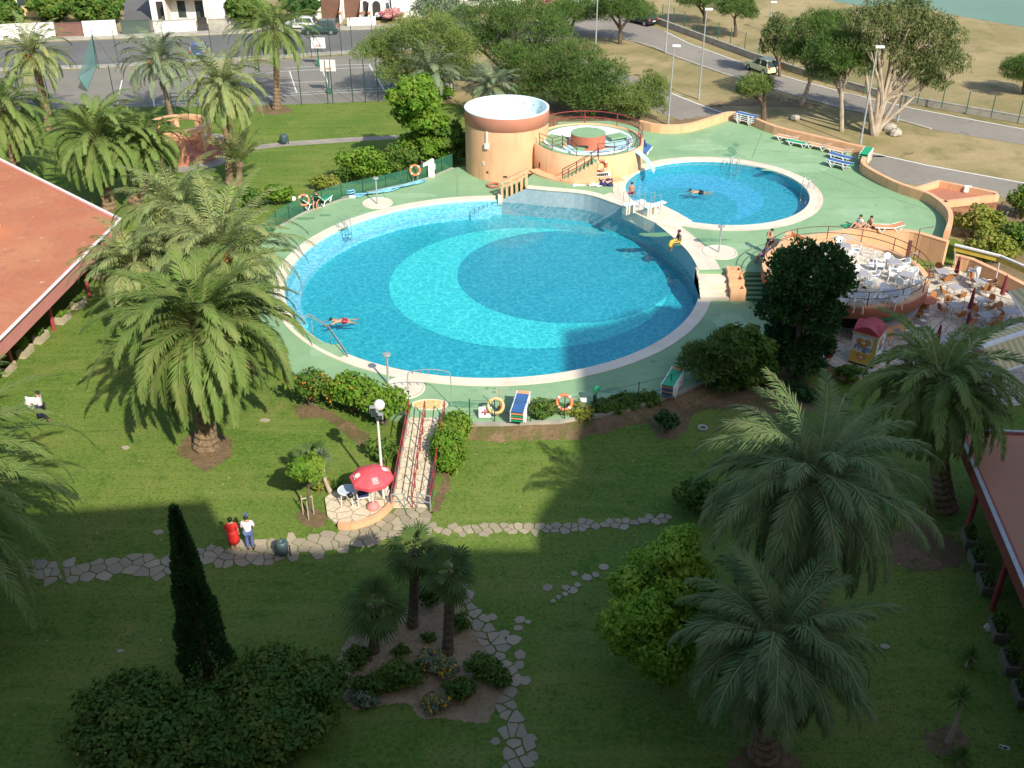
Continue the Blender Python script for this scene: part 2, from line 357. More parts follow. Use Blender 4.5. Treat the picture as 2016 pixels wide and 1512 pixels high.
M['shirt'] = mat('white_shirt', (0.80, 0.80, 0.80), 0.8)
M['jeans'] = mat('blue_jeans', (0.10, 0.14, 0.30), 0.85)
M['trousers'] = mat('black_trousers', (0.02, 0.02, 0.03), 0.85)
M['swim'] = mat('red_swim_shorts', (0.45, 0.05, 0.08), 0.7)
M['caney'] = mat('cane_weave', (0.42, 0.17, 0.045), 0.7, (0.34, 0.13, 0.035), 8.0)
M['tabletop'] = mat('grey_table_top', (0.40, 0.37, 0.38), 0.4, (0.34, 0.32, 0.33), 3.0)
M['awning'] = mat('awning_canvas', (0.62, 0.50, 0.27), 0.8)
M['rock'] = mat('pale_rock', (0.48, 0.43, 0.36), 0.9, (0.36, 0.32, 0.26), 1.6, bmp=0.5, bsc=9)
M['planter'] = mat('stone_planter', (0.50, 0.41, 0.29), 0.9, (0.34, 0.29, 0.20), 3.0, bmp=0.4, bsc=15)
M['bark'] = mat('grey_bark', (0.17, 0.125, 0.085), 0.95, (0.09, 0.065, 0.045), 5.0, bmp=0.8, bsc=12)
M['palebark'] = mat('pale_bark', (0.46, 0.38, 0.29), 0.85, (0.27, 0.20, 0.14), 1.6, 0.4, 0.7, bmp=0.4, bsc=9)
M['palmbark'] = mat('palm_bark', (0.27, 0.185, 0.11), 0.95, (0.13, 0.085, 0.05), 6.0, bmp=1.0, bsc=14)
M['fruit'] = leafmat('date_fruit', (0.55, 0.20, 0.03), (0.62, 0.28, 0.05), (0.45, 0.15, 0.03), 0.1)
M['stalk'] = mat('frond_stalk', (0.24, 0.24, 0.08), 0.6, (0.17, 0.19, 0.06), 2.0)
M['canary'] = leafmat('canary_palm_leaf', (0.129, 0.225, 0.049), (0.198, 0.285, 0.078), (0.225, 0.276, 0.087))
M['date'] = leafmat('date_palm_leaf', (0.213, 0.298, 0.122), (0.292, 0.355, 0.139), (0.360, 0.372, 0.146))
M['silver'] = leafmat('silvery_palm_leaf', (0.162, 0.243, 0.162), (0.243, 0.311, 0.189), (0.270, 0.311, 0.162))
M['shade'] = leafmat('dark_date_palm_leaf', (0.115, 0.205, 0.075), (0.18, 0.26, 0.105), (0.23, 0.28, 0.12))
M['mossy'] = mat('mossy_stone', (0.20, 0.18, 0.12), 0.9, (0.12, 0.12, 0.07), 3.0, bmp=0.4, bsc=15)
M['facade'] = mat('hotel_facade', (0.26, 0.22, 0.18), 0.8)  # unseen wall, darkened so less light bounces into the shade
M['dryleaf'] = leafmat('dry_frond', (0.26, 0.18, 0.09), (0.20, 0.15, 0.08), (0.28, 0.2, 0.1), 0.15)
M['fanleaf'] = leafmat('fan_palm_leaf', (0.061, 0.121, 0.034), (0.101, 0.162, 0.047), (0.121, 0.176, 0.054))
M['bright'] = leafmat('bright_leaf', (0.095, 0.230, 0.020), (0.176, 0.311, 0.041), (0.230, 0.324, 0.047), 0.35)
M['mid'] = leafmat('mid_leaf', (0.061, 0.149, 0.024), (0.115, 0.203, 0.038), (0.176, 0.230, 0.047), 0.3)
M['dull'] = leafmat('dull_leaf', (0.060, 0.135, 0.022), (0.095, 0.18, 0.035), (0.15, 0.20, 0.04), 0.25)
M['deep'] = leafmat('deep_green_leaf', (0.028, 0.078, 0.022), (0.047, 0.109, 0.031), (0.062, 0.132, 0.034), 0.2)
M['pine'] = leafmat('pine_needle', (0.063, 0.133, 0.029), (0.099, 0.174, 0.041), (0.133, 0.197, 0.052), 0.2)
M['pinel'] = leafmat('light_pine_needle', (0.134, 0.214, 0.053), (0.187, 0.267, 0.073), (0.228, 0.281, 0.080), 0.25)
M['gum'] = leafmat('eucalyptus_leaf', (0.101, 0.149, 0.054), (0.149, 0.196, 0.068), (0.216, 0.223, 0.081), 0.3)
M['lime'] = leafmat('lime_leaf', (0.17, 0.36, 0.03), (0.28, 0.46, 0.06), (0.36, 0.50, 0.07), 0.35)
M['olive'] = leafmat('yellow_green_leaf', (0.162, 0.230, 0.034), (0.270, 0.297, 0.054), (0.351, 0.324, 0.081), 0.3)
M['grey'] = leafmat('grey_green_leaf', (0.135, 0.203, 0.121), (0.203, 0.257, 0.149), (0.216, 0.270, 0.162), 0.2)
M['flower'] = leafmat('yellow_flower', (0.70, 0.42, 0.02), (0.60, 0.32, 0.02), (0.7, 0.4, 0.05), 0.2)
M['pink'] = leafmat('pink_flower', (0.60, 0.22, 0.22), (0.70, 0.40, 0.36), (0.6, 0.3, 0.3), 0.2)
M['tilegrey'] = tilemat('grey_blue_wall_tile', (0.30, 0.38, 0.42), (0.36, 0.44, 0.47), 6.0)
M['tilecyan'] = tilemat('pale_cyan_tile', (0.30, 0.62, 0.72), (0.36, 0.68, 0.76), 5.0)
M['mosaicblue'] = tilemat('blue_mosaic', (0.035, 0.48, 0.55), (0.05, 0.54, 0.61), 5.0)
M['mosaicdark'] = tilemat('dark_blue_mosaic', (0.035, 0.42, 0.51), (0.05, 0.47, 0.56), 5.0)
M['mosaiclight'] = tilemat('turquoise_mosaic', (0.07, 0.74, 0.72), (0.10, 0.82, 0.78), 5.0)
M['water'] = watermat('pool_water', (0.52, 0.76, 0.83), (1.0, 1.0, 1.0), 1.0)
M['stillwater'] = watermat('shallow_water', (0.86, 0.98, 0.99), (1.0, 1.0, 1.0), 1.2)
M['lake'] = mat('lake_water', (0.13, 0.23, 0.17), 0.55, (0.16, 0.26, 0.19), 0.05)
M['netgreen'] = netmat('green_shade_net', (0.03, 0.16, 0.10), 0.62)
M['netblue'] = netmat('windbreak_net', (0.16, 0.36, 0.33), 0.72)
M['wire'] = netmat('chain_link', (0.16, 0.20, 0.18), 0.10)
M['flag'] = leafmat('flagstone', (0.42, 0.355, 0.255), (0.29, 0.25, 0.185), (0.33, 0.28, 0.20), 0.0, 0.85)
M['crazy'] = paving('crazy_paving', 1.9, (0.76, 0.65, 0.47), (0.66, 0.56, 0.40), (0.36, 0.29, 0.20), 0.05)
M['crazycafe'] = paving('cafe_paving', 1.5, (0.72, 0.64, 0.52), (0.60, 0.53, 0.43), (0.36, 0.30, 0.24), 0.05)
M['brick'] = paving('brick_paving', 3.0, (0.50, 0.20, 0.12), (0.44, 0.18, 0.11), (0.36, 0.16, 0.10), 0.05, 0.2)
# ------------------------------------------------------------------ levels
ZL, ZU, ZW, ZF = 0.5, 1.5, 0.32, -0.62        # lower deck, upper deck, water of the big pool and its floor as it shows through the water
ZT = 2.4                                      # floor of the round cafe terrace
PC = (-1.2, 59.05); PR = 12.75
SP = (14.62, 70.95); SR = 6.5; ZW2 = ZU - 0.15
EDGE = smoothline(poly([(1036, 371), (1075, 375), (1150, 382), (1200, 397), (1250, 417), (1290, 440), (1324, 467), (1349, 490), (1364, 510), (1375, 531)], ZU), 4)
CIRC = circle(PC[0], PC[1], PR, 80, 88, 344)
POOL = CIRC + [xy(1378, 588, ZL)] + list(reversed(EDGE))

# ------------------------------------------------------------------ ground, lawn, soil
def big(pts): return [Vector((p[0], p[1])) for p in pts]
hole = circle(PC[0], PC[1], 13.3, 64)
g = MB(); g.sheet([[(-420, -60), (420, -60), (420, 700), (-420, 700)], hole], -0.03); struct(g.build('ground', M['dry']))
LAWN = poly([(-420, 222), (380, 209), (560, 206), (770, 198), (905, 205), (1010, 330), (1500, 480), (1880, 470), (1960, 520), (2300, 640)]) + [(30, 14), (-30, 14), (-60, 40)]
g = MB(); g.sheet([LAWN, hole], 0.0); struct(g.build('lawn', M['lawn']))
rng = random.Random(5)
def blob(pts, z, name, m, wob=0.10, k=16):
    P = smoothline(poly(pts) + [xy(*pts[0])], k)[:-1]
    P = [(a[0] + rng.uniform(-wob, wob) + 2.2 * wob * noise.noise((a[0] * 1.3, a[1] * 1.3, 3)), a[1] + rng.uniform(-wob, wob) + 2.2 * wob * noise.noise((a[0] * 1.3, a[1] * 1.3, 9))) for a in P]
    q = MB(); q.sheet([P], z); return struct(q.build(name, m))
blob([(372, 905), (350, 892), (360, 870), (395, 850), (440, 855), (458, 880), (445, 905), (415, 925), (390, 922)], 0.006, 'bare_soil', M['soil'])
blob([(925, 838), (985, 840), (1080, 838), (1170, 822), (1260, 802), (1330, 782), (1440, 742), (1520, 700), (1600, 760), (1620, 800), (1500, 822), (1440, 805), (1370, 815), (1340, 858), (1292, 860), (1274, 828), (1200, 836), (1130, 846), (1075, 854), (1020, 846), (935, 850), (905, 900), (870, 990), (850, 1005), (850, 990), (905, 860)], 0.006, 'bare_soil', M['soil'])
blob([(580, 800), (600, 795), (640, 805), (720, 850), (735, 880), (700, 870), (640, 825), (590, 822)], 0.006, 'bare_soil', M['soil'])
blob([(583, 1010), (600, 1002), (635, 1010), (645, 1030), (620, 1040), (590, 1030)], 0.006, 'bare_soil', M['soil'])
blob([(668, 1290), (672, 1340), (675, 1375), (702, 1396), (760, 1388), (805, 1388), (834, 1416), (880, 1415), (955, 1423), (975, 1388), (992, 1370), (985, 1330), (960, 1270), (925, 1215), (898, 1180), (870, 1170), (800, 1195), (770, 1245), (690, 1252)], 0.008, 'flower_bed_soil', M['bedsoil'], 0.05)
blob([(1440, 1490), (1470, 1465), (1530, 1462), (1570, 1500), (1560, 1560), (1440, 1570)], 0.006, 'bare_soil', M['soil'])
blob([(1818, 1440), (1850, 1425), (1890, 1432), (1900, 1465), (1870, 1490), (1830, 1478)], 0.006, 'bare_soil', M['soil'])
blob([(1740, 1060), (1800, 1030), (1880, 1060), (1900, 1100), (1830, 1125), (1760, 1110)], 0.006, 'bare_soil', M['soil'])
blob([(500, 212), (530, 206), (565, 210), (575, 220), (540, 226), (510, 222)], 0.006, 'bare_soil', M['soil'])
blob([(900, 205), (1010, 200), (1180, 215), (1300, 235), (1420, 232), (1300, 300), (1060, 300), (920, 260)], -0.008, 'litter_ground', M['litter'], 0.3)
blob([(1400, 205), (1500, 190), (1600, 205), (1720, 250), (1800, 270), (1810, 300), (1700, 300), (1560, 262), (1460, 225)], -0.012, 'litter_ground', M['litter'], 0.5)
blob([(1900, 420), (1960, 400), (2030, 410), (2060, 470), (2030, 560), (1960, 530), (1900, 480)], 0.006, 'litter_ground', M['litter'], 0.2)

rf = np.random.RandomState(8); FQ = []
for _ in range(5200):
    p_ = (rf.uniform(-24, 22), 18 + 34 * rf.rand() ** .8)
    if not inside(p_, LAWN) or rf.rand() > .16: continue
    a_ = rf.uniform(0, 6.28); s_ = rf.uniform(.025, .06); u_ = np.array([math.cos(a_), math.sin(a_), 0]) * s_; w_ = np.array([-math.sin(a_), math.cos(a_), .25]) * s_ * .55; c_ = np.array([p_[0], p_[1], .02]); FQ.append([c_ - u_, c_ + w_, c_ + u_, c_ - w_])
tag(quads('fallen_leaves', FQ, leafmat('fallen_leaf', (0.46, 0.40, 0.20), (0.30, 0.20, 0.09), (0.5, 0.46, 0.34), 0.1)), 'fallen leaves and petals scattered over the lawn', 'leaves', None, 'stuff')
# ------------------------------------------------------------------ roads, pavements, court
def flat(name, pts, z, m): q = MB(); q.sheet([poly(pts) if len(pts[0]) == 2 else pts], z); return struct(q.build(name, m))
flat('street', [(-200, 97), (0, 88), (107, 82), (232, 77), (500, 65), (735, 58), (950, 48), (1130, 38), (1140, 72), (960, 88), (703, 105), (560, 113), (196, 134), (36, 139), (-200, 150)], -0.02, M['street'])
UP0 = [(1060, 30), (1162, 25), (1215, 28), (1270, 45), (1310, 62), (1354, 84), (1386, 96), (1466, 125), (1521, 142), (1577, 159), (1657, 180), (1797, 213), (1929, 238), (2016, 254), (2300, 312)]
UP1 = [(2300, 345), (2016, 285), (1833, 254), (1762, 234), (1657, 213), (1586, 193), (1514, 173), (1425, 145), (1379, 129), (1318, 107), (1285, 92), (1225, 76), (1150, 70), (1060, 90)]
flat('upper_road', UP0 + UP1, -0.016, M['asphalt'])
LO0 = [(1060, 95), (1130, 112), (1190, 131), (1250, 153), (1323, 184), (1386, 209), (1439, 227), (1560, 258), (1730, 304), (1825, 325), (2016, 360), (2300, 415)]
LO1 = [(2300, 470), (2016, 394), (1900, 376), (1772, 359), (1700, 340), (1500, 290), (1354, 241), (1300, 222), (1180, 170), (1060, 120)]
flat('lower_road', LO0 + LO1, -0.012, M['asphalt'])
def line(name, pts, w, z, m=None, parts=None):
    P = [xy(*p) for p in pts]; q = MB(); q.strip(offset(P, w / 2), offset(P, -w / 2), z - 0.002, z); return struct(q.build(name, m or M['white']))
line('road_edge_line', UP0[4:], 0.16, -0.006); line('road_edge_line', LO0[4:], 0.18, -0.004)
def kerb(name, pts, w, h, m): P = [xy(*p) for p in pts]; q = MB(); q.strip(offset(P, w / 2), offset(P, -w / 2), -0.05, h, False); return struct(q.build(name, m))
kerb('pavement', [(-200, 146), (36, 136), (196, 131), (560, 111), (703, 102), (1100, 77)], 1.1, 0.10, M['concrete'])
kerb('pavement', [(-200, 90), (0, 83), (107, 77), (232, 72), (500, 61), (735, 54), (950, 44)], 1.7, 0.10, M['concrete'])
kerb('road_kerb', UP1[2:12], 0.35, 0.06, M['concrete'])
flat('sports_court', [(-200, 152), (36, 142), (196, 136), (560, 117), (703, 108), (745, 106), (790, 200), (560, 207), (380, 210), (200, 216), (-100, 226)], -0.018, M['court'])
for a in ([(560, 134), (660, 128), (730, 126)], [(300, 160), (560, 140), (728, 132)], [(420, 178), (560, 163), (642, 160)], [(300, 206), (560, 188), (655, 183), (760, 178)], [(560, 184), (655, 178), (755, 173)]):
    line('court_line', a, 0.09, -0.008)
for a in ([(570, 140), (584, 182)], [(727, 127), (757, 178)], [(636, 140), (652, 178)], [(240, 158), (234, 186)], [(302, 195), (304, 212)]):
    line('court_line', a, 0.13, -0.006)
flat('back_path', [(505, 286), (560, 279), (680, 271), (785, 266), (785, 273), (680, 280), (560, 288), (500, 295)], 0.006, M['pave'])
# pavement along the two low buildings
flat('building_pavement', [xy(262, 420), xy(232, 545), xy(150, 622), xy(35, 745), xy(-10, 775), (-60, 45), (-60, 75), xy(-100, 440), xy(180, 400)], 0.012, M['pave'])
flat('building_pavement', [xy(1893, 1025), xy(1906, 1100), xy(1928, 1180), xy(1963, 1280), xy(2000, 1395), xy(2060, 1500), (30, 25), (34, 44), xy(2016, 960), xy(1950, 960)], 0.012, M['pave'])
flat('cafe_floor', [(1612, 690), (1650, 640), (1700, 600), (1820, 540), (1870, 522), (1905, 540), (1960, 565), (2016, 595), (2120, 640), (2160, 780), (1990, 800), (1850, 760), (1760, 740), (1690, 752), (1640, 735)], 0.014, M['crazycafe'])

# ------------------------------------------------------------------ flagstone paths: real slabs cut from a scattered cell pattern
def cells(pts, size, rs, n_near=16):
    out = []
    A = np.array(pts)
    for i, p in enumerate(pts):
        d = ((A - A[i]) ** 2).sum(1); near = np.argsort(d)[1:n_near]
        c = [(p[0] - size, p[1] - size), (p[0] + size, p[1] - size), (p[0] + size, p[1] + size), (p[0] - size, p[1] + size)]
        for j in near:
            q = A[j]; mx, my = (p[0] + q[0]) / 2, (p[1] + q[1]) / 2; nx, ny = q[0] - p[0], q[1] - p[1]
            new = []
            for k in range(len(c)):
                a, b = c[k], c[(k + 1) % len(c)]
                da = (a[0] - mx) * nx + (a[1] - my) * ny; db = (b[0] - mx) * nx + (b[1] - my) * ny
                if da <= 0: new.append(a)
                if da * db < 0:
                    t = da / (da - db); new.append((a[0] + (b[0] - a[0]) * t, a[1] + (b[1] - a[1]) * t))
            c = new
            if len(c) < 3: break
        if len(c) >= 3: out.append((p, c))
    return out
def flagpath(name, outline, step, gap, seed, z=0.012, h=0.022):
    rs = random.Random(seed); pl = outline
    x0, x1 = min(p[0] for p in pl) - 1, max(p[0] for p in pl) + 1; y0, y1 = min(p[1] for p in pl) - 1, max(p[1] for p in pl) + 1
    pts = []; j = 0; y = y0
    while y < y1:
        x = x0 + (step / 2 if j % 2 else 0)
        while x < x1:
            pts.append((x + rs.uniform(-.36, .36) * step, y + rs.uniform(-.36, .36) * step)); x += step
        y += step * 0.8; j += 1
    q = MB()
    for p, c in cells(pts, step * 1.3, rs):
        if not inside(p, pl): continue
        cx = sum(a[0] for a in c) / len(c); cy = sum(a[1] for a in c) / len(c)
        s = []
        for a in c:
            d = math.hypot(a[0] - cx, a[1] - cy); f = max(0.3, (d - gap * rs.uniform(0.6, 1.5)) / d); s.append((cx + (a[0] - cx) * f, cy + (a[1] - cy) * f))
        n = len(s); r2 = []
        for k in range(n):                  # knock the corners off
            a, b = s[k], s[(k + 1) % n]; r2 += [(a[0] * .91 + b[0] * .09, a[1] * .91 + b[1] * .09), (a[0] * .09 + b[0] * .91, a[1] * .09 + b[1] * .91)]
        q.prism(r2, z - 0.02, z + h + rs.uniform(-.008, .008), False)
    return struct(q.build(name, M['flag']))
PA = poly([(20, 1095), (104, 1101), (193, 1107), (253, 1101), (327, 1092), (411, 1080), (500, 1068), (592, 1056), (645, 1043), (709, 1037), (750, 1017), (773, 996), (846, 999), (852, 1043), (800, 1056), (756, 1063), (692, 1083), (616, 1097), (595, 1096), (491, 1109), (417, 1117), (327, 1132), (238, 1141), (125, 1147), (68, 1141), (0, 1130), (0, 1095)])
flagpath('flagstone_path', PA, 0.54, 0.028, 3)
flagpath('flagstone_path', poly([(838, 1036), (920, 1033), (1049, 1031), (1159, 1027), (1287, 1014), (1320, 1014), (1320, 1030), (1287, 1035), (1159, 1045), (1049, 1051), (920, 1054), (838, 1052)]), 0.40, 0.028, 8)
flagpath('flagstone_path', poly([(893, 1140), (912, 1140), (940, 1185), (968, 1228), (988, 1255), (1000, 1290), (1016, 1335), (1024, 1372), (1022, 1400), (1030, 1427), (1046, 1464), (1045, 1530), (975, 1530), (985, 1464), (985, 1427), (986, 1400), (990, 1372), (984, 1339), (972, 1305), (962, 1288), (945, 1254), (928, 1230), (908, 1190)]), 0.48, 0.04, 14)
rs = random.Random(21); q = MB()
for px, py, s in [(1024, 1221, .22), (1021, 1237, .18), (993, 1248, .2), (1012, 1260, .28), (1023, 1290, .24), (1023, 1310, .2), (1032, 1340, .22), (1040, 1225, .12), (1077, 1157, .22), (1114, 1158, .18), (1128, 1163, .2), (1155, 1137, .24), (1137, 1152, .15), (1113, 1170, .13), (1100, 1176, .12), (1172, 1132, .16), (1188, 1117, .22), (1130, 1130, .14), (1088, 1184, .12), (970, 1216, .2), (1042, 1455, .25), (1050, 1490, .22), (975, 1460, .18)]:
    c = at(px, py); a0 = rs.uniform(0, 6)
    q.prism([(c.x + s * rs.uniform(.8, 1.2) * math.cos(a0 + k * 1.047), c.y + s * rs.uniform(.8, 1.2) * math.sin(a0 + k * 1.047)) for k in range(6)], 0.0, 0.03, False)
struct(q.build('stepping_stones', M['flag']))

# ------------------------------------------------------------------ pool decks
LOWER = poly([(891, 331), (845, 350), (760, 375), (673, 393), (599, 419), (545, 449), (505, 490), (488, 560), (500, 640), (535, 700), (590, 742), (640, 768), (720, 799), (800, 818), (812, 826), (876, 828), (925, 834), (985, 834), (1100, 830), (1180, 817), (1250, 801), (1330, 776), (1420, 737), (1480, 702), (1520, 650), (1530, 590), (1500, 520), (1300, 390), (1100, 345), (1040, 330), (960, 318)], ZL)
g = MB(); g.sheet([LOWER, POOL], ZL, 0.6); struct(g.build('lower_pool_deck', M['deck']))
g = MB(); P = poly([(545, 449), (599, 419), (673, 393), (760, 375), (845, 350), (891, 331)], ZL); g.strip(offset(P, 0.09), offset(P, -0.09), ZL - 0.1, ZL + 0.06); struct(g.build('deck_kerb', M['concrete']))
g = MB(); P = poly([(925, 834), (985, 834), (1100, 830), (1180, 817), (1250, 801), (1330, 776), (1420, 737)], ZL); g.strip(offset(P, 0.09), offset(P, -0.09), 0, ZL + 0.05); struct(g.build('deck_kerb', M['concrete']))
BK = smoothline(poly([(918, 833), (985, 834), (1100, 830), (1180, 817), (1250, 801), (1330, 776), (1420, 737), (1480, 702), (1522, 650)], ZL), 6); BO = [(p[0] + .05 * noise.noise((p[0], p[1], 1)), p[1] + .45 * noise.noise((p[0] * 1.1, p[1] * 1.1, 5))) for p in offset(BK, -.85)]; BM = offset(BK, -.35)
q = MB(); n = len(BK); q.add([(p[0], p[1], ZL - .06) for p in BK] + [(p[0], p[1], .3) for p in BM] + [(p[0], p[1], 0.004) for p in BO], [(i + k * n, i + 1 + k * n, i + 1 + (k + 1) * n, i + (k + 1) * n) for k in (0, 1) for i in range(n - 1)]); struct(q.build('soil_bank', M['soil'], None, True))
PARA = smoothline(poly([(1866, 474), (1873, 450), (1867, 427), (1834, 400), (1796, 386), (1761, 373), (1722, 353), (1701, 338), (1704, 325), (1716, 314), (1706, 306), (1690, 302), (1600, 281), (1527, 263), (1488, 247), (1455, 236), (1430, 235), (1406, 242), (1353, 258), (1300, 260), (1262, 252)], ZU), 3)
UPPER = EDGE + poly([(1376, 534), (1530, 536)], ZU) + poly([(1545, 500), (1585, 470), (1614, 461), (1660, 453), (1705, 450), (1760, 452), (1803, 456), (1862, 474)], ZU) + list(PARA) + poly([(1200, 238), (1100, 240), (1062, 300), (1058, 336), (1037, 352)], ZU)
SPOOL = circle(SP[0], SP[1], SR, 64)
g = MB(); g.sheet([UPPER, SPOOL], ZU); S_ = UPPER[len(EDGE) - 1:] + [UPPER[0]]; g.add([(p[0], p[1], z) for z in (ZU, 0) for p in S_], [(i, i + 1, len(S_) + i + 1, len(S_) + i) for i in range(len(S_) - 1)]); struct(g.build('upper_pool_deck', M['deck']))
def stain(name, px, py, z, rx, ry, m, seed):
    c_ = at(px, py, z); q = MB(); q.sheet([[(c_.x + rx * math.cos(a) * (1 + .5 * noise.noise((math.cos(a) * 1.7, math.sin(a) * 1.7, seed))), c_.y + ry * math.sin(a) * (1 + .5 * noise.noise((math.cos(a) * 2.3, math.sin(a) * 2.3, seed + 7)))) for a in [k * math.pi / 20 for k in range(40)]]], z + .005); struct(q.build(name, m))
for i, (px, py, z, rx, ry) in enumerate([(1442, 296, ZU, .35, .9), (1436, 305, ZU, .5, .3), (1449, 285, ZU, .25, .5), (1300, 462, ZU, 1.4, .35), (1372, 472, ZU, 1.7, .3), (1340, 480, ZU, .8, .3), (1594, 366, ZU, .35, .6), (600, 430, ZL, .7, .25), (640, 424, ZL, .5, .2), (670, 448, ZL, .4, .5), (1210, 770, ZL, 1.2, .2), (905, 796, ZL, .9, .3), (1330, 330, ZU, 0.2, .15), (1480, 420, ZU, .1, .1)][:12]): stain('deck_stain', px, py, z, rx, ry, M['deckwet'], i)
for i, (px, py, z, rx, ry) in enumerate([(1560, 330, ZU, 2.6, 1.1), (1380, 290, ZU, 2.2, .8), (1700, 420, ZU, 1.8, .9), (1455, 485, ZU, 1.2, .5), (800, 385, ZL, 2.2, .5), (640, 690, ZL, .9, .8), (1180, 775, ZL, 1.5, .4), (1440, 640, ZL, 1.0, 1.4)]): stain('faded_deck_patch', px, py, z - .002, rx, ry, M['deckold'], i + 30)
for pts, z in (([(1262, 300), (1400, 288), (1560, 300), (1690, 312)], ZU), ([(1600, 330), (1700, 372), (1850, 420)], ZU), ([(1480, 312), (1500, 262)], ZU), ([(1640, 390), (1760, 390)], ZU), ([(760, 392), (752, 376)], ZL), ([(900, 388), (900, 345)], ZL), ([(1390, 650), (1500, 660)], ZL)):
    P_ = [xy(p[0], p[1], z) for p in pts]; q = MB(); q.strip(offset(P_, .02), offset(P_, -.02), z, z + .008); struct(q.build('deck_seam', M['deckwet']))
# linings and floors
g = MB(); n = len(POOL)
C2 = [xy(1036, 371, ZU)] + [CIRC[0]] + CIRC + [xy(1378, 588, ZL)]
g.add([(p[0], p[1], ZL) for p in CIRC] + [(p[0], p[1], ZF - .05) for p in CIRC], [(i, len(CIRC) + i, len(CIRC) + i + 1, i + 1) for i in range(len(CIRC) - 1)])
struct(g.build('pool_wall', M['tilecyan']))
g = MB(); E2 = [CIRC[0]] + list(EDGE) + [xy(1378, 588, ZL), CIRC[-1]]; m = len(E2)
ztop = [ZL] + [ZU] * len(EDGE) + [ZL, ZL]
g.add([(p[0], p[1], z) for p, z in zip(E2, ztop)] + [(p[0], p[1], ZF - .05) for p in E2], [(i + 1, m + i + 1, m + i, i) for i in range(m - 1)])
struct(g.build('pool_wall', M['tilegrey']))
g = MB(); g.sheet([POOL], ZF); struct(g.build('pool_floor', M['mosaicblue']))
def pixring(cx, cy, rx, ry, z): return [xy(cx + rx * math.cos(2 * math.pi * k / 64), cy - ry * math.sin(2 * math.pi * k / 64), z) for k in range(64)]
def fitcircle(cx, cy, rx, ry, z):
    c = at(cx, cy + 3, z); a = at(cx - rx, cy, z); b = at(cx + rx, cy, z); return c.x, c.y, (b.x - a.x) / 2
ax, ay, ar = fitcircle(1040, 551, 272, 121, ZF); bx, by, br = fitcircle(1113, 535, 212, 95, ZF)
g = MB(); g.disc(ax, ay, ZF + 0.006, ar, 72); struct(g.build('pool_floor_mosaic', M['mosaiclight']))
g = MB(); g.disc(bx, by, ZF + 0.012, br, 72); struct(g.build('pool_floor_mosaic', M['mosaicdark']))
g = MB(); g.strip(circle(*PC, PR - 0.9, 60, 92, 205), circle(*PC, PR - 0.02, 60, 92, 205), ZF, ZF + 0.25); struct(g.build('pool_ledge', M['tilecyan']))
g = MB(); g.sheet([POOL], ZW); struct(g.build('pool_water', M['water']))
g = MB(); g.strip(circle(*PC, PR - 0.02, 70, 90, 212), circle(*PC, PR + 0.75, 70, 90, 212), ZL - 0.06, ZL + 0.035)
g.strip(circle(*PC, PR + 0.5, 24, 212, 233), circle(*PC, PR + 0.75, 24, 212, 233), ZL - 0.06, ZL + 0.035)
g.strip(circle(*PC, PR - 0.02, 70, 233, 344), circle(*PC, PR + 0.75, 70, 233, 344), ZL - 0.06, ZL + 0.035)
struct(g.build('pool_coping', M['coping']))
g = MB(); g.strip(circle(*PC, PR - 0.05, 24, 212, 233), circle(*PC, PR + 0.52, 24, 212, 233), ZF, ZL - 0.02)
for k in range(4):
    a = 226 + k * 2.2; g.strip(circle(*PC, PR - 0.35, 3, a, a + 2.2), circle(*PC, PR + 0.1, 3, a, a + 2.2), ZF, ZL - 0.12 - 0.16 * k)
struct(g.build('pool_entry_steps', M['coping']))
g = MB(); g.strip(list(EDGE), offset(EDGE, 0.65), ZU - 0.08, ZU + 0.03); struct(g.build('raised_coping', M['coping']))
g = MB(); E3 = list(EDGE)[10:]; g.strip(offset(E3, 0.65), offset(E3, 1.35), ZU - 0.02, ZU + 0.014); struct(g.build('raised_coping_band', M['copingpink']))
# the small pool
g = MB(); n = 64; g.add([(p[0], p[1], ZU) for p in SPOOL] + [(p[0], p[1], 0.7) for p in SPOOL], [(i, 64 + i, 64 + (i + 1) % 64, (i + 1) % 64) for i in range(64)]); struct(g.build('small_pool_wall', M['mosaicdark']))
g = MB(); g.disc(SP[0], SP[1], 0.72, SR, 64); struct(g.build('small_pool_floor', M['mosaicdark']))
sx, sy, sr = fitcircle(1366, 385, 135, 56, 0.72); g = MB(); g.disc(sx, sy, 0.727, sr, 64); struct(g.build('small_pool_mosaic', M['mosaicblue']))
mosaicmid = tilemat('mid_turquoise_mosaic', (0.07, 0.47, 0.68), (0.10, 0.53, 0.72), 5.0)
g = MB(); g.disc(sx, sy, 0.7305, sr * 0.98, 64); struct(g.build('small_pool_mosaic', mosaicmid))
sx, sy, sr = fitcircle(1352, 402, 100, 45, 0.72); g = MB(); g.disc(sx, sy, 0.734, sr, 64); struct(g.build('small_pool_mosaic', M['mosaicdark']))
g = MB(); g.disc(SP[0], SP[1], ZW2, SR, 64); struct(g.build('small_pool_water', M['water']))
g = MB(); g.strip(circle(*SP, SR - 0.02, 64), circle(*SP, SR + 0.5, 64), ZU - 0.1, ZU + 0.034, True); struct(g.build('small_pool_coping', M['coping']))
g = MB(); g.strip(circle(*SP, SR + 0.5, 64), circle(*SP, SR + 0.9, 64), ZU - 0.05, ZU + 0.009, True); struct(g.build('small_pool_coping_band', M['copingpink']))
PLAT = poly([(1250, 396), (1304, 405), (1334, 420), (1362, 436), (1336, 444), (1342, 453), (1297, 443), (1268, 430), (1225, 408)], ZU)
g = MB(); g.prism(PLAT, ZU - 0.8, ZU + 0.07); struct(g.build('diving_platform', M['coping']))
g = MB(); a = at(1247, 431, ZU - 0.6); b = at(1270, 441, ZU - 0.6); d = (b - a).normalized(); nrm = Vector((d.y, -d.x, 0))
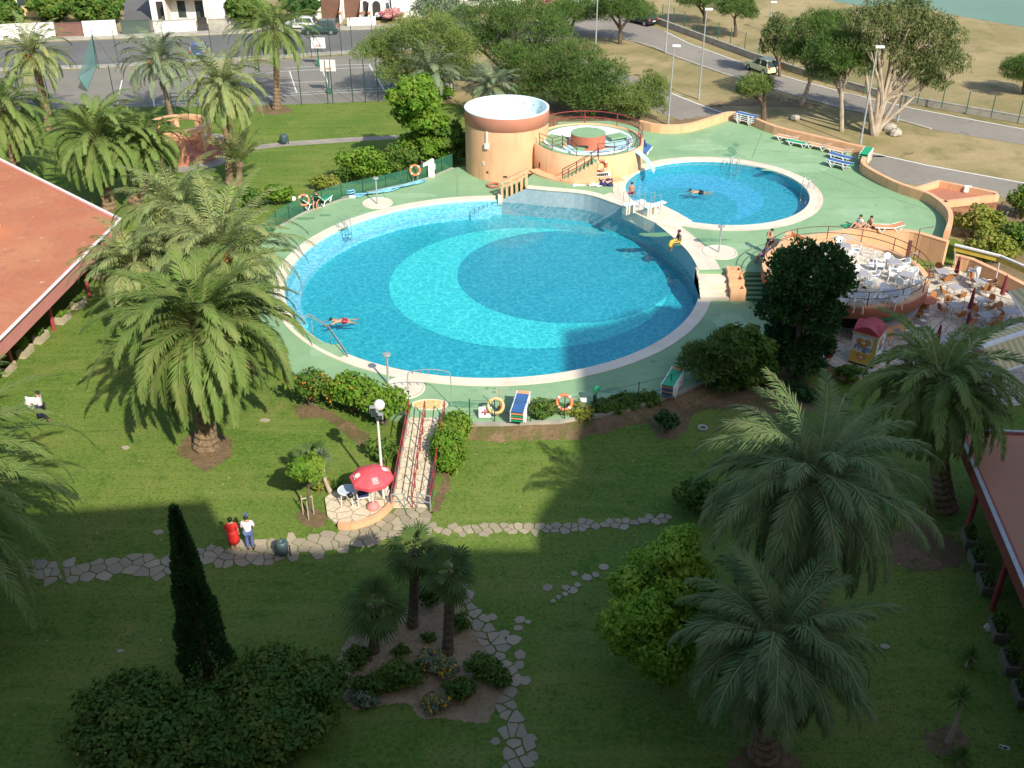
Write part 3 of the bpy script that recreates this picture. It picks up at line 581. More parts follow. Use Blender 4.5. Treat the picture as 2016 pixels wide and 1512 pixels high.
g.prism([(a.x, a.y), (b.x, b.y), (b.x + nrm.x * .35, b.y + nrm.y * .35), (a.x + nrm.x * .35, a.y + nrm.y * .35)], ZU - 0.75, ZU - 0.62); struct(g.build('pool_wall_ledge', M['coping']))
# stairs between the decks
x0, y0, x1 = 11.15, 55.35, 17.0
def flight(xa, xb, name, m):
    q = MB(); k = 6
    for i in range(k): q.box((xa + xb) / 2, y0 + i * 0.29 + 0.8, ZL, xb - xa, 1.6 if i < k - 1 else 0.6, (ZU - ZL) * (i + 1) / k - (0.004 if i == k - 1 else 0))
    return struct(q.build(name, m))
flight(x0, 12.85, 'pool_stairs', M['copingpink']); flight(13.8, x1, 'green_stairs', M['deck'])
q = MB()
for i in range(6): q.box((13.8 + x1) / 2, y0 + i * 0.29 - 0.006, ZL + (ZU - ZL) * i / 6, x1 - 13.8, 0.012, 0.145)
struct(q.build('green_stair_risers', M['decksh']))
q = MB()
for i in range(5): q.box(11.35 - 0.09 * i, y0 - 0.15 - 0.3 * i, ZF, 0.9, 0.3, ZL - ZF - 0.08 - 0.16 * i)
struct(q.build('pool_corner_steps', M['tilegrey']))
q = MB()
for i in range(7):
    p = at(985 - 8.5 * i, 389 + 2.0 * i, ZL); q.box(p.x - .1, p.y, ZF, 0.35, 0.9, ZL - ZF - 0.08 - 0.1 * i)
struct(q.build('pool_corner_steps', M['tilecyan']))
q = MB(); k = 7
for i in range(k): q.box(-0.62 + i * 0.26, 73.0, ZL, 0.27, 0.85, (ZU - ZL) * (i + 1) / k - 0.005)
struct(q.build('deck_stairs', M['decksh']))
for px, py, z in ((743, 400, ZL), (1417, 497, ZU), (795, 764, ZL)):
    c = at(px, py, z); g = MB(); g.lathe([(0.001, z + .02), (0.95, z + .02), (1.02, z + .05), (1.08, z + .05), (1.1, z)], 40, c.x, c.y); struct(g.build('shower_basin_floor', M['coping']))
# yellow tiled footbath before the ramp
c = at(846, 797, ZL); g = MB(); g.lathe([(0.001, .006), (0.72, .006)], 32); o = g.build('footbath_floor', paving('yellow_tiles', 5.0, (0.72, 0.50, 0.10), (0.62, 0.42, 0.10), (0.75, 0.66, 0.45), 0.10)); o.location = (c.x, c.y, ZL); o.scale = (1.15, 0.6, 1); struct(o)
g = MB(); g.lathe([(0.72, .0), (0.72, .04), (0.8, .04), (0.8, 0)], 32); o = g.build('footbath_rim', M['coping']); o.location = (c.x, c.y, ZL); o.scale = (1.15, 0.62, 1); struct(o)
# stone paved ramp from the lawn up to the deck
RB = [at(773, 1000), at(848, 1000)]; RT = [at(806, 822, ZL + 0.02), at(876, 822, ZL + 0.02)]
g = MB(); g.add([RB[0], RB[1], RT[1], RT[0], (RB[0].x, RB[0].y, -.1), (RB[1].x, RB[1].y, -.1), (RT[1].x, RT[1].y, -.1), (RT[0].x, RT[0].y, -.1)], [(0, 1, 2, 3), (0, 4, 5, 1), (1, 5, 6, 2), (3, 2, 6, 7), (0, 3, 7, 4)])
struct(g.build('paved_ramp', M['crazy']))
g = MB(); PT = smoothline(poly([(640, 985), (665, 968), (700, 958), (765, 972), (772, 990), (750, 1015), (712, 1033), (668, 1036), (645, 1020)]), 4); g.prism(PT, -0.05, 0.14); struct(g.build('patio_slab', M['crazy']))
# lake beyond the dry field
g = MB(); g.sheet([[tuple(at(1640, 2)[:2]), tuple(at(1700, 12)[:2]), tuple(at(1800, 10)[:2]), tuple(at(1868, 28)[:2]), tuple(at(1975, 46)[:2]), tuple(at(2016, 53)[:2]), tuple(at(2120, 72)[:2]), (180, 150), (260, 420), (60, 420), (50, 170)]], -0.02); struct(g.build('lake', M['lake']))
# ------------------------------------------------------------------ the tall hotel behind the viewpoint: its stepped roofline shades the lawn
h = empty('hotel_building', (0, -9, 0), 'tall hotel block with a stepped roofline standing behind the viewpoint', 'hotel')
prof = [(-60, 0), (95, 0), (95, 53.0), (43.6, 53.0), (40, 52.4), (37.8, 51.2), (34.3, 50.2), (31.5, 45.9), (29.4, 42.6), (27.8, 40.2), (27.2, 37.2), (24, 35.9), (22.1, 34.2), (21.6, 32.3), (8.4, 32.2), (8.4, 35.3), (1.5, 34.6), (-60, 34.6)]  # unseen roofline, drawn to fit the edges of its shade
q = MB(); n = len(prof); q.add([(a, -7, b) for a, b in prof] + [(a, 7, b) for a, b in prof], [tuple(range(n)), tuple(reversed(range(n, 2 * n)))] + [((i + 1) % n, i, n + i, n + (i + 1) % n) for i in range(n)]); q.build('wall', M['facade'], h)
# ------------------------------------------------------------------ low buildings with broad terracotta roofs
def low_building(name, label, roofpts, inner, cols, zr, fh, m_roof, m_fas, m_trim, edge, m_col):
    b = empty(name, (roofpts[0][0], roofpts[0][1], 0), label, 'building'); ox, oy = roofpts[0]
    L = lambda pl: [(p[0] - ox, p[1] - oy) for p in pl]
    q = MB(); q.prism(L(roofpts), zr - 0.16, zr - 0.06); q.build('roof', m_roof, b)
    q = MB(); E_ = ccw(L(roofpts)); E_ = E_ + [E_[0]]
    q.strip(E_, offset(E_, 0.16), zr - fh, zr); q.build('fascia', m_fas, b)
    q = MB(); ed = L(edge); q.strip(offset(ed, 0.02), offset(ed, -0.17), zr + 0.002, zr + 0.04); q.build('edge_trim', m_trim, b)
    q = MB(); q.prism(L(inner), 0, zr - 0.2); q.build('wall', M['ochre'], b)
    for c in cols:
        q = MB(); q.tube([(c[0] - ox, c[1] - oy, 0), (c[0] - ox, c[1] - oy, zr - 0.3)], 0.11, 10); q.build('column', m_col, b)
    return b
A, B, C = xy(235, 432, 3.3), xy(0, 665, 3.3), xy(0, 315, 3.3)
B2 = (A[0] + (B[0] - A[0]) * 2.2, A[1] + (B[1] - A[1]) * 2.2); C2_ = (A[0] + (C[0] - A[0]) * 2.5, A[1] + (C[1] - A[1]) * 2.5)
lb = low_building('low_building', 'low building with a wide terracotta roof, pink fascia and crimson columns', [A, C2_, (-70, 70), (-66, 28), B2], [(-29.5, 60), (-45, 74), (-60, 62), (-60, 30), (-31, 30)],
    [xy(231, 500), xy(177, 584), xy(107, 650), (-26.7, 48.2), (-27.2, 43.9)], 3.3, 0.95, M['tile'], M['fascia'], M['white'], [B2, A, C2_], M['column'])
q = MB(); c = at(2, 478, 3.25); q.box(c.x - A[0] - 2.25, c.y - A[1] + 1.2, 3.22, 2.4, 2.6, 1.5); q.build('roof_hatch', M['orange'], lb)
A = xy(1897, 846, 3.3); d0 = xy(1945, 975, 3.3); d1 = xy(2016, 1140, 3.3); A2 = xy(1905, 868, 3.3)
dd = ((d1[0] - d0[0]) / (d0[1] - d1[1])); ex = lambda y: d0[0] + dd * (d0[1] - y)
A = (ex(A[1]), A[1]); F = xy(2016, 852, 3.3); F2 = (A[0] + (F[0] - A[0]) * 6, A[1] + (F[1] - A[1]) * 6)
rb = low_building('low_building', 'low shaded building with a weathered brown roof, pale gutter and dark red fascia', [(ex(18), 18), (50, 18), F2, A], [(ex(20) + 4, 20), (50, 20), (50, 36), (A[0] + 3.5, A[1] - 2.5)],
    [(ex(y_) + xy(1953, 1200)[0] - ex(xy(1953, 1200)[1]), y_) for y_ in [xy(1953, 1200)[1] + k_ for k_ in (-4.3, 0, 4.3, 8.6)]], 3.3, 0.8, M['roofR'], M['darkfascia'], M['galv'], [F2, A, (ex(18), 18)], M['column'])
# ------------------------------------------------------------------ round water tank
TX, TY, TR, TZ = -0.4, 78.6, 3.2, 5.36
t = empty('water_tank', (TX, TY, ZL), 'round orange water tank with a brick red band and a pale open basin on top', 'water tank')
q = MB(); q.lathe([(TR, -.2), (TR, TZ - 1.05 - ZL)], 72); q.build('wall', M['orange'], t, True)
q = MB(); q.lathe([(TR, TZ - 1.06 - ZL), (TR + .03, TZ - 1.05 - ZL), (TR + .03, TZ - .06 - ZL)], 72); q.build('painted_band', M['tankband'], t, True)
q = MB(); q.lathe([(TR + .03, TZ - .06 - ZL), (TR + .03, TZ - ZL), (TR - .14, TZ - ZL), (TR - .16, TZ - 1.15 - ZL)], 72); q.disc(0, 0, TZ - 1.1 - ZL, TR - .1, 64); bs_ = q.build('basin', M['tankwhite'], t)
q = MB(); q.disc(0, 0, TZ - 0.85 - ZL, TR - .15, 64); q.build('basin_water', M['stillwater'], t)
for a in (112, 98, 80, 63, 46, 30):
    q = MB(); q.tube([((TR - .22) * math.cos(R(a)), (TR - .22) * math.sin(R(a)), TZ - .5 - ZL), ((TR - .1) * math.cos(R(a)), (TR - .1) * math.sin(R(a)), TZ - .5 - ZL)], 0.055, 8); q.build('water_jet', M['galv'], t)
q = MB(); a = R(243); q.box(1.01 * TR * math.cos(a), 1.01 * TR * math.sin(a), 2.85, .14, .12, .95, a); q.box(1.02 * TR * math.cos(a), 1.02 * TR * math.sin(a), 2.5, .22, .3, .42, a); q.build('meter_box', M['white'], t)
q = MB(); a = R(236)
for i in range(2):
    for j in range(2): q.box(1.004 * TR * math.cos(a + .035 * i), 1.004 * TR * math.sin(a + .035 * i), 1.2 + .15 * j, .05, .09, .1, a)
q.build('vent_tiles', M['white'], t)
q = MB(); a = R(243); q.box(1.0 * TR * math.cos(a), 1.0 * TR * math.sin(a), .6, .06, .14, .14, a); q.build('drain_opening', M['dark'], t); q = MB(); a = R(268); q.box(1.0 * TR * math.cos(a), 1.0 * TR * math.sin(a), .38, .06, .3, .12, a); q.build('drain_opening', M['dark'], t)  # solid dark boxes, the shade of the openings is their colour
# ------------------------------------------------------------------ round spa with its water channel
SX, SY, SRR = 5.75, 77.1, 4.2; zt = 3.2 - ZU
s = empty('spa_pavilion', (SX, SY, ZU), 'round orange spa building with a green deck, pale spiral water channel and stair', 'spa')
q = MB(); q.lathe([(SRR, 0), (SRR, zt + .1), (SRR - .22, zt + .1), (SRR - .22, zt)], 72); q.build('wall', M['orange'], s, True)
q = MB(); q.lathe([(SRR - .2, zt), (3.35, zt)], 72); q.build('deck_ring', M['deck'], s)
q = MB(); q.lathe([(3.4, zt), (3.4, zt + .12), (3.22, zt + .12), (3.2, zt - .45), (0.5, zt - .45)], 72); q.build('water_channel', M['tankwhite'], s, True)
q = MB(); q.lathe([(3.2, zt - .3), (1.3, zt - .3)], 72, 0, 0, R(190), R(250)); q.lathe([(3.2, zt - .3), (1.3, zt - .3)], 72, 0, 0, R(-15), R(60)); q.build('channel_water', M['pondblue'], s)
q = MB(); q.lathe([(2.95, zt + .0), (2.95, zt + .08), (2.75, zt + .08), (2.75, zt - .3)], 40, 0, 0, R(225), R(330)); q.build('channel_lip', M['pondblue'], s)
q = MB(); q.lathe([(1.32, zt - .45), (1.32, zt + .62)], 48); isl = q.build('island', M['brickred'], s, True)
q = MB(); q.disc(0, 0, zt + .622, 1.32, 48); q.build('island_top', M['deck'], isl)
q = MB(); q.box(-.55, -1.3, zt - .2, 1.0, .06, .22); q.build('island_opening', M['dark'], isl)  # dark box for the opening, its inner shade put into the colour
q = MB(); q.box(-1.1, -2.5, zt - .1, .75, 1.9, .12, -.5); q.build('channel_bridge', M['deck'], s); q = MB(); q.box(2.35, 1.2, zt - .1, 1.7, 1.0, .12, .5); q.build('channel_bridge', M['deck'], s)
bx = [(p[0] - SX, p[1] - SY) for p in poly([(1062, 287), (1087, 297), (1107, 291), (1120, 270), (1075, 262)], 3.2)]
q = MB(); q.prism(bx, -.02, zt - .01); q.build('side_block', M['orange'], s); q = MB(); q.prism(bx, zt - .008, zt + .02); q.build('side_block_floor', M['deck'], s)
q = MB(); q.lathe([(SRR + .75, 0), (SRR + .75, .14), (SRR, .14)], 48, 0, 0, R(205), R(300)); q.build('plinth', M['orange'], s)
for i in range(9):
    a = R(246 + i * 3.3); q = MB(); rr_ = SRR + .36
    q.box(rr_ * math.cos(a), rr_ * math.sin(a), .1, .31, .74, (zt - .1) * (i + 1) / 9, a + R(90)); q.build('stair_step', M['deck'] , s)
q = MB(); q.lathe([(SRR + .78, .1), (SRR + .78, .3), (SRR + .74, .3)], 20, 0, 0, R(244), R(274)); 
for i in range(9):
    a = R(246 + i * 3.3); q.box((SRR + .76) * math.cos(a), (SRR + .76) * math.sin(a), .1, .32, .05, max(.05, (zt - .1) * (i + 1) / 9 - .05), a + R(90))
q.build('stair_wall', M['orange'], s)
q = MB(); a = R(281); q.box((SRR + .0) * math.cos(a), (SRR + .0) * math.sin(a), .32, 1.25, .1, .34, a + R(90)); gr = q.build('grille', M['white'], s)
for i in range(7):
    b_ = a + (i - 3.4) * .037; q = MB(); q.box((SRR + .055) * math.cos(b_), (SRR + .055) * math.sin(b_), .39, .13, .04, .2, b_ + R(90)); q.build('grille_opening', M['dark'], gr)  # slots are solid boxes coloured as dark as their inner shade
q = MB(); a = R(206); q.box(bx[1][0] - .62, bx[1][1] + .3, .25, .75, .1, .4, -.55); q.build('side_opening', M['dark'], s)  # solid box, darkness of the opening painted on
q = MB(); ch = smoothline([(SX + 3.0, SY - 2.2, 3.25), (SX + 3.7, SY - 2.3, 3.2), (SX + 4.5, SY - 2.5, 2.5), (SX + 5.0, SY - 2.8, 1.8)], 4)
for da, db in ((-.32, .25), (-.16, .04), (.16, .04), (.32, .25)): pass
q.strip([(p[0] - SX - .1, p[1] - SY + .34) for p in ch], [(p[0] - SX - .3, p[1] - SY - .34) for p in ch], 0, 0)
k = 0
for i, p in enumerate(ch):
    for j in range(4): v = q.v[4 * i + j]; q.v[4 * i + j] = (v[0], v[1], p[2] - ZU + (0.0 if j < 2 else -.12))
q.build('slide', M['pondblue'], s)
# rails -------------------------------------------------------------
def railing(name, label, pts, h, levels, m, every=2, r=0.03, group=None):
    o = empty(name, pts[0], label, 'railing', group); b0 = Vector(pts[0]); P = [Vector(p) - b0 for p in pts]
    for lv in levels:
        q = MB(); q.tube([p + Vector((0, 0, h * lv)) for p in P], r, 6); q.build('rail', m, o)
    idx = list(range(0, len(P), every))
    if idx[-1] != len(P) - 1: idx.append(len(P) - 1)
    for i in idx:
        q = MB(); q.tube([P[i], P[i] + Vector((0, 0, h))], r * 1.15, 6); q.build('post', m, o)
    return o
ar = lambda cx, cy, r, a0, a1, z, n: [(cx + r * math.cos(R(a0 + (a1 - a0) * i / n)), cy + r * math.sin(R(a0 + (a1 - a0) * i / n)), z) for i in range(n + 1)]
railing('railing', 'curved dark red railing round the back of the spa deck', ar(SX, SY, SRR - .1, 165, -22, 3.3, 20), .95, (.5, 1), M['redrail'], 4, .035)
railing('railing', 'brown railing along the front of the spa deck over the stair', ar(SX, SY, SRR - .1, 276, 335, 3.3, 10), .95, (.35, .68, 1), M['brownrail'], 3, .025)
railing('railing', 'angled brown railing round the side block of the spa', [(SX + p[0], SY + p[1], 3.2) for p in bx[:3]] + [tuple(ar(SX, SY, SRR - .1, 255, 260, 3.2, 1)[0])], .95, (.35, .68, 1), M['brownrail'], 1, .025)
railing('handrail', 'brown handrail climbing beside the spa stair', [(p[0], p[1], ZU + .1 + (zt) * i / 10) for i, p in enumerate(ar(SX, SY, SRR + .72, 245, 275, 0, 10))], .9, (.5, 1), M['brownrail'], 4, .03)
# ------------------------------------------------------------------ parapet round the upper deck
def wall_thing(name, label, pts, th, z0, z1, m, cat='wall', bev=0.05):
    o = empty(name, (pts[0][0], pts[0][1], z0), label, cat); P = [(p[0] - pts[0][0], p[1] - pts[0][1]) for p in pts]
    q = MB(); q.strip(offset(P, 0.0), offset(P, -th), 0, z1 - z0); q.build('wall', m, o)
    q = MB(); q.strip(offset(P, 0.02), offset(P, -th - .02), z1 - z0 + .003, z1 - z0 + .06); q.build('coping', m, o)
    return o
PP = list(reversed(PARA)); wall_thing('parapet_wall', 'long winding orange parapet wall round the sunbathing deck', PP[::-1], -0.34, 0, ZU + .62, M['orange'])
RW = smoothline(poly([(1545, 502), (1582, 471), (1614, 464), (1660, 456), (1705, 453), (1760, 455), (1803, 459), (1868, 478)], ZU), 4)
wall_thing('retaining_wall', 'tall curved orange retaining wall between the sun deck and the round terrace', RW, 0.32, 0.0, ZU + .10, M['orange'])
TP = poly([(1790, 372), (1848, 354), (1962, 377), (1968, 385), (1862, 398)], 1.9)
o = empty('raised_brick_bed', (TP[0][0], TP[0][1], 0), 'triangular orange walled bed paved with red brick outside the parapet', 'raised bed')
L_ = [(p[0] - TP[0][0], p[1] - TP[0][1]) for p in TP]
q = MB(); q.prism(L_, 0, 1.45); q.build('brick_paving', M['brick'], o)
q = MB(); W_ = ccw(L_); W_ = W_ + [W_[0]]; q.strip(W_, offset(W_, .3), 0, 1.9); q.build('wall', M['orange'], o)
q = MB(); p = at(1907, 368, 1.9); q.box(p.x - TP[0][0], p.y - TP[0][1] + .1, 1.5, .5, .36, .42, -.2); q.build('notice_plate', M['white'], o)
# ------------------------------------------------------------------ round cafe terrace over the bar
CX, CY, CR = 19.3, 55.2, 4.65
c = empty('cafe_terrace', (CX, CY, 0), 'round raised cafe terrace with a stone floor, brick red rim and bar underneath', 'terrace')
q = MB(); q.lathe([(CR - .25, ZT - .7), (CR + .02, ZT - .65), (CR + .02, ZT + .02)], 72); q.lathe([(CR - .25, ZT - .7), (.01, ZT - .7)], 48); q.build('rim', M['brickred'], c, True)
q = MB(); q.lathe([(CR + .04, ZT + .02), (CR + .04, ZT + .14), (CR - .3, ZT + .14), (CR - .3, ZT - .05)], 72); q.build('rim_coping', M['orange'], c)
q = MB(); q.disc(0, 0, ZT, CR - .25, 64); q.build('floor', M['crazycafe'], c)
q = MB(); q.lathe([(CR - .75, 0), (CR - .75, ZT - .7)], 48, 0, 0, R(20), R(215)); q.lathe([(2.4, 0), (2.4, ZT - .7)], 32); q.build('wall', M['dark'], c)  # wall coloured dark for the shade of the bar recess
q = MB(); q.lathe([(CR - .5, 0), (CR - .5, 1.0)], 32, 0, 0, R(268), R(352)); q.build('bar_front', M['orange'], c)
q = MB(); q.lathe([(CR - .25, 1.0), (CR - .25, 1.06), (CR - .9, 1.06)], 32, 0, 0, R(268), R(352)); q.build('bar_counter', M['tabletop'], c)
q = MB(); q.lathe([(CR - .3, ZT - .98), (CR - .3, ZT - .71)], 32, 0, 0, R(280), R(352)); q.build('green_canopy', M['emerald'], c)
q = MB(); a = R(-12); q.lathe([(.3, 0), (.3, 1.1), (.62, 1.1), (.62, 1.16), (.01, 1.16)], 24, (CR + .1) * math.cos(a), (CR + .1) * math.sin(a)); q.build('bar_column', M['brickred'], c)
railing('railing', 'brown two bar railing round the cafe terrace', ar(CX, CY, CR - .05, 190, -150, ZT + .14, 40), .82, (.5, 1), M['brownrail'], 3, .025)
w = empty('sloping_wall', (*xy(1545, 500, ZU), 0), 'sloping orange wedge wall at the left end of the cafe terrace', 'wall'); ox, oy = xy(1545, 500, ZU)
tri = poly([(1514, 505), (1551, 455), (1598, 472), (1560, 520)], 2.3); q = MB(); q.prism([(p[0] - ox, p[1] - oy) for p in tri], 0, 2.2); q.build('wall', M['orange'], w)
tri2 = poly([(1516, 504), (1551, 453), (1600, 470)], 2.5); q = MB(); T3 = [(p[0] - ox, p[1] - oy) for p in tri2]; q.strip(T3, offset(T3, -.3), 0, 2.5); q.build('parapet', M['orange'], w)
ms = empty('metal_stair', (*xy(1672, 476, 1.6), 0), 'grey slatted stair lying between the terrace and the retaining wall', 'stair')
p0 = xy(1672, 476, 1.6)
for i in range(9):
    a_ = at(1636 + i * 8, 469 + i * 1.6, 2.0); b_ = at(1665 + i * 5, 461 + i * 2.4, 1.6); q = MB()
    q.tube([(a_.x - p0[0], a_.y - p0[1], 2.0), (b_.x - p0[0], b_.y - p0[1], 1.65)], .05, 4); q.build('tread', M['galv'], ms)
LW = poly([(1874, 528), (1905, 536), (1960, 562), (2016, 592), (2090, 636)]); wall_thing('low_wall', 'low orange wall along the back edge of the cafe floor', LW[::-1], 0.3, 0, .85, M['orange'])
# white frame with a rolled yellow blind
f = empty('awning_frame', (*xy(1957, 566), 0), 'white awning frame with a yellow valance above the low orange wall', 'awning'); fx, fy = xy(1957, 566)
bm = [at(1880, 482, 2.6), at(1970, 504, 2.6), at(2040, 534, 2.6)]; rel = lambda p, z=None: (p.x - fx, p.y - fy, p.z if z is None else z)
q = MB(); q.tube([rel(p) for p in bm], .09, 6); q.build('beam', M['white'], f)
q = MB(); q.add([rel(bm[0], 2.5), rel(bm[1], 2.5), rel(bm[2], 2.5), rel(bm[2], 2.2), rel(bm[1], 2.2), rel(bm[0], 2.2)], [(0, 1, 4, 5), (1, 2, 3, 4)]); q.build('valance', M['yellow'], f)
q = MB(); q.tube([(0, 0, 0), rel(bm[1])], .05, 6); q.build('post', M['white'], f); q = MB(); p = at(1880, 525); q.tube([rel(p), rel(bm[0])], .05, 6); q.build('post', M['white'], f)
q = MB(); p = at(2040, 605); q.tube([rel(p), rel(bm[2])], .05, 6); q.build('post', M['white'], f)
# two double awnings over the cafe
def stripes(name):
    m, nt, bs = newmat(name); bs.inputs['Roughness'].default_value = .8
    tc = nt.nodes.new('ShaderNodeTexCoord'); wv = nnode(nt, 'ShaderNodeTexWave', Scale=0.9); wv.bands_direction = 'X'; nt.links.new(tc.outputs['Object'], wv.inputs['Vector'])
    nt.links.new(mixc(nt, ramp(nt, wv.outputs['Fac'], .35, .65), (0.66, 0.56, 0.28), (0.50, 0.39, 0.18)), bs.inputs['Base Color']); return m
M['stripe'] = stripes('striped_canvas')
def awning(label, r0, r1, far, near, zr, ze):
    A_, B_ = at(*r0, zr), at(*r1, zr); o = empty('cafe_awning', (A_.x, A_.y, 0), label, 'awning'); d = lambda p: (p.x - A_.x, p.y - A_.y, p.z)
    q = MB(); q.tube([d(A_), d(B_)], .16, 8); q.build('cassette', M['white'], o)
    for e in (far, near):
        if not e: continue
        P_, Q_ = at(*e[0], ze), at(*e[1], ze); q = MB()
        q.add([d(A_ - Vector((0, 0, .06))), d(B_ - Vector((0, 0, .06))), d(Q_), d(P_)], [(0, 1, 2, 3)]); cv = q.build('canopy', M['stripe'], o)
        sm = cv.modifiers.new('thick', 'SOLIDIFY'); sm.thickness = .03
        q = MB(); q.tube([d(P_), d(Q_)], .06, 6); q.build('front_bar', M['white'], o)
    for t_ in (.15, .9):
        p = A_.lerp(B_, t_); q = MB(); q.tube([(p.x - A_.x, p.y - A_.y, 0), d(p)], .06, 6); q.build('post', M['white'], o)
    return o
awning('striped double awning with a white cassette over the nearest cafe tables', (1932, 684), (2060, 641), ((1884, 676), (2010, 638)), ((1974, 732), (2080, 700)), 3.0, 2.45)
awning('striped awning at the far right edge of the cafe floor', (2050, 556), (2090, 640), ((1987, 574), (2040, 660)), None, 3.1, 2.5)
# ------------------------------------------------------------------ ring pavilion on the far lawn
c0 = at(350, 243, 2.4); RX, RY = c0.x, c0.y
p = empty('ring_pavilion', (RX, RY, 0), 'circular orange colonnade with a ring beam and stepped base on the far lawn', 'pavilion')
q = MB(); q.strip(circle(0, 0, 2.1, 48), circle(0, 0, 2.55, 48), 2.1, 2.45, True); q.build('ring_beam', M['orange'], p)
for k in range(8):
    a = R(20 + 45 * k); q = MB(); q.box(2.32 * math.cos(a), 2.32 * math.sin(a), .45, .3, .36, 1.66, a); q.build('pillar', M['orange'], p)
q = MB(); q.strip(circle(0, 0, 1.75, 40, -30, 250), circle(0, 0, 2.2, 40, -30, 250), .45, .92); q.build('bench', M['orange'], p)
for k, (r_, z_) in enumerate([(3.75, .15), (3.3, .3), (2.85, .45)]):
    q = MB(); q.lathe([(r_, 0), (r_, z_), (.01, z_)], 48); q.build('step', M['brick'], p)
g = MB(); g.disc(RX, RY, .008, 5.1, 48); struct(g.build('pavilion_pavement', M['pave']))
# ------------------------------------------------------------------ houses and garden walls across the street
def house(label, p0, w, d, hgt_, m, roof, openings, roofm, extra=None):
    b = at(*p0); o = empty('house', (b.x, b.y, 0), label, 'house')
    q = MB(); q.box(w / 2, d / 2, 0, w, d, hgt_); wl_ = q.build('wall', m, o)
    q = MB(); q.add([(-.4, -.4, hgt_ + .01), (w + .4, -.4, hgt_ + .01), (w + .4, d + .4, hgt_ + .01), (-.4, d + .4, hgt_ + .01), (.1, d / 2, hgt_ + roof), (w - .1, d / 2, hgt_ + roof)], [(0, 1, 5, 4), (1, 2, 5), (2, 3, 4, 5), (3, 0, 4), (3, 2, 1, 0)]); q.build('roof', roofm, o)
    for (kind, x, z, ww, hh, mm) in openings:
        q = MB(); q.box(x + ww / 2, -.03, z, ww + .24, .10, hh + .16); fr = q.build(kind, M['white'], o)
        q = MB(); q.box(x + ww / 2, -.06, z + .06, ww, .09, hh); q.build('panel' if kind in ('garage_door', 'door') else 'pane', mm, fr)
    return o
pxm = 15.3
house('ochre house with a single shuttered window at the far left', (12, 34), 5.6, 8, 5.6, M['ochre'], 2.0, [('window', 1.9, 1.35, 1.9, 1.1, M['glass']), ('window', 1.9, 3.9, 1.9, 1.1, M['glass'])], M['tile'])
hb = house('white terraced house with glazed terrace doors and a low lattice wall', (300, 40), 12.0, 9, 5.6, M['wallw'], 1.8, [('window', 3.4, .3, 1.0, 2.0, M['glass']), ('window', 5.6, .3, 1.1, 2.0, M['glass']), ('door', .8, .1, 1.0, 2.1, M['dark']), ('window', 9.2, 1.0, 1.2, 1.0, M['glass']), ('window', 3.4, 3.3, 1.3, 1.3, M['glass']), ('window', 8.0, 3.3, 1.3, 1.3, M['glass'])], M['tile'])
for x_ in (2.4, 7.3): q = MB(); q.box(x_, -1.0, 0, .25, 2.0, 3.0); q.build('divider_wall', M['wallw'], hb)
q = MB(); q.box(4.9, -1.0, 2.9, 5.0, 2.2, .15); q.build('balcony_slab', M['ochre'], hb)
hc = house('white house with two brown garage doors and arched porch', (612, 38), 9.4, 9, 5.4, M['wallw'], 1.8, [('garage_door', 1.4, .05, 2.5, 2.3, mat('brown_garage_door', (0.17, 0.085, 0.055), .6)), ('garage_door', 4.3, .05, 2.1, 2.3, mat('brown_wood_door', (0.18, 0.09, 0.06), .6)), ('window', 1.7, 3.4, 1.3, 1.2, M['glass']), ('window', 5.2, 3.4, 1.3, 1.2, M['glass'])], M['tile'])
for x_ in (6.9, 8.3):
    q = MB(); ar_ = [(x_ - .5, 0), (x_ + .5, 0), (x_ + .5, 1.7)] + [(x_ + .5 * math.cos(R(a)), 1.7 + .5 * math.sin(R(a))) for a in range(15, 180, 15)] + [(x_ - .5, 1.7)]
    q.add([(a[0], -.05, a[1]) for a in ar_] + [(a[0], .2, a[1]) for a in ar_], [tuple(range(len(ar_)))] + [(i, len(ar_) + i, len(ar_) + (i + 1) % len(ar_), (i + 1) % len(ar_)) for i in range(len(ar_))]); q.build('archway', M['dark'], hc)  # arch filled with a dark solid, porch shade put into its colour
q = MB()
for x_ in (4.05, 6.55, 7.6):
    q.add([(x_ - .1, -2.4, 0), (x_ + .1, -2.4, 0), (x_ + .1, -.02, 0), (x_ - .1, -.02, 0), (x_ - .1, -2.4, 1.0), (x_ + .1, -2.4, 1.0), (x_ + .1, -.02, 2.5), (x_ - .1, -.02, 2.5)], [(0, 1, 5, 4), (1, 2, 6, 5), (3, 0, 4, 7), (4, 5, 6, 7)])
q.build('porch_wall', M['wallw'], hc)
for x_ in (4.05, 6.6, 7.0, 7.6):
    q = MB(); q.lathe([(.12, 1.0), (.2, 1.3), (.22, 1.35), (.01, 1.3)], 10, x_, -2.3); q.build('flower_pot', M['tile'], hc)
house('plain white end house beside the arched porch', (772, 34), 4.2, 9, 5.8, M['wallw'], 1.8, [('window', 1.4, 3.6, 1.2, 1.2, M['glass'])], M['tile'])
house('white house with arches seen above the pines', (905, 12), 8, 9, 5.0, M['wallw'], 1.8, [('window', 1.2, .6, 1.4, 1.6, M['glass']), ('window', 4.4, .6, 1.4, 1.6, M['glass'])], M['tile'])
house('small white house at the bend of the road', (1130, 22), 5, 7, 4.2, M['wallw'], 1.5, [('window', 1.0, .9, 1.1, 1.2, M['glass']), ('window', 3.1, .9, 1.1, 1.2, M['glass'])], M['tile'])
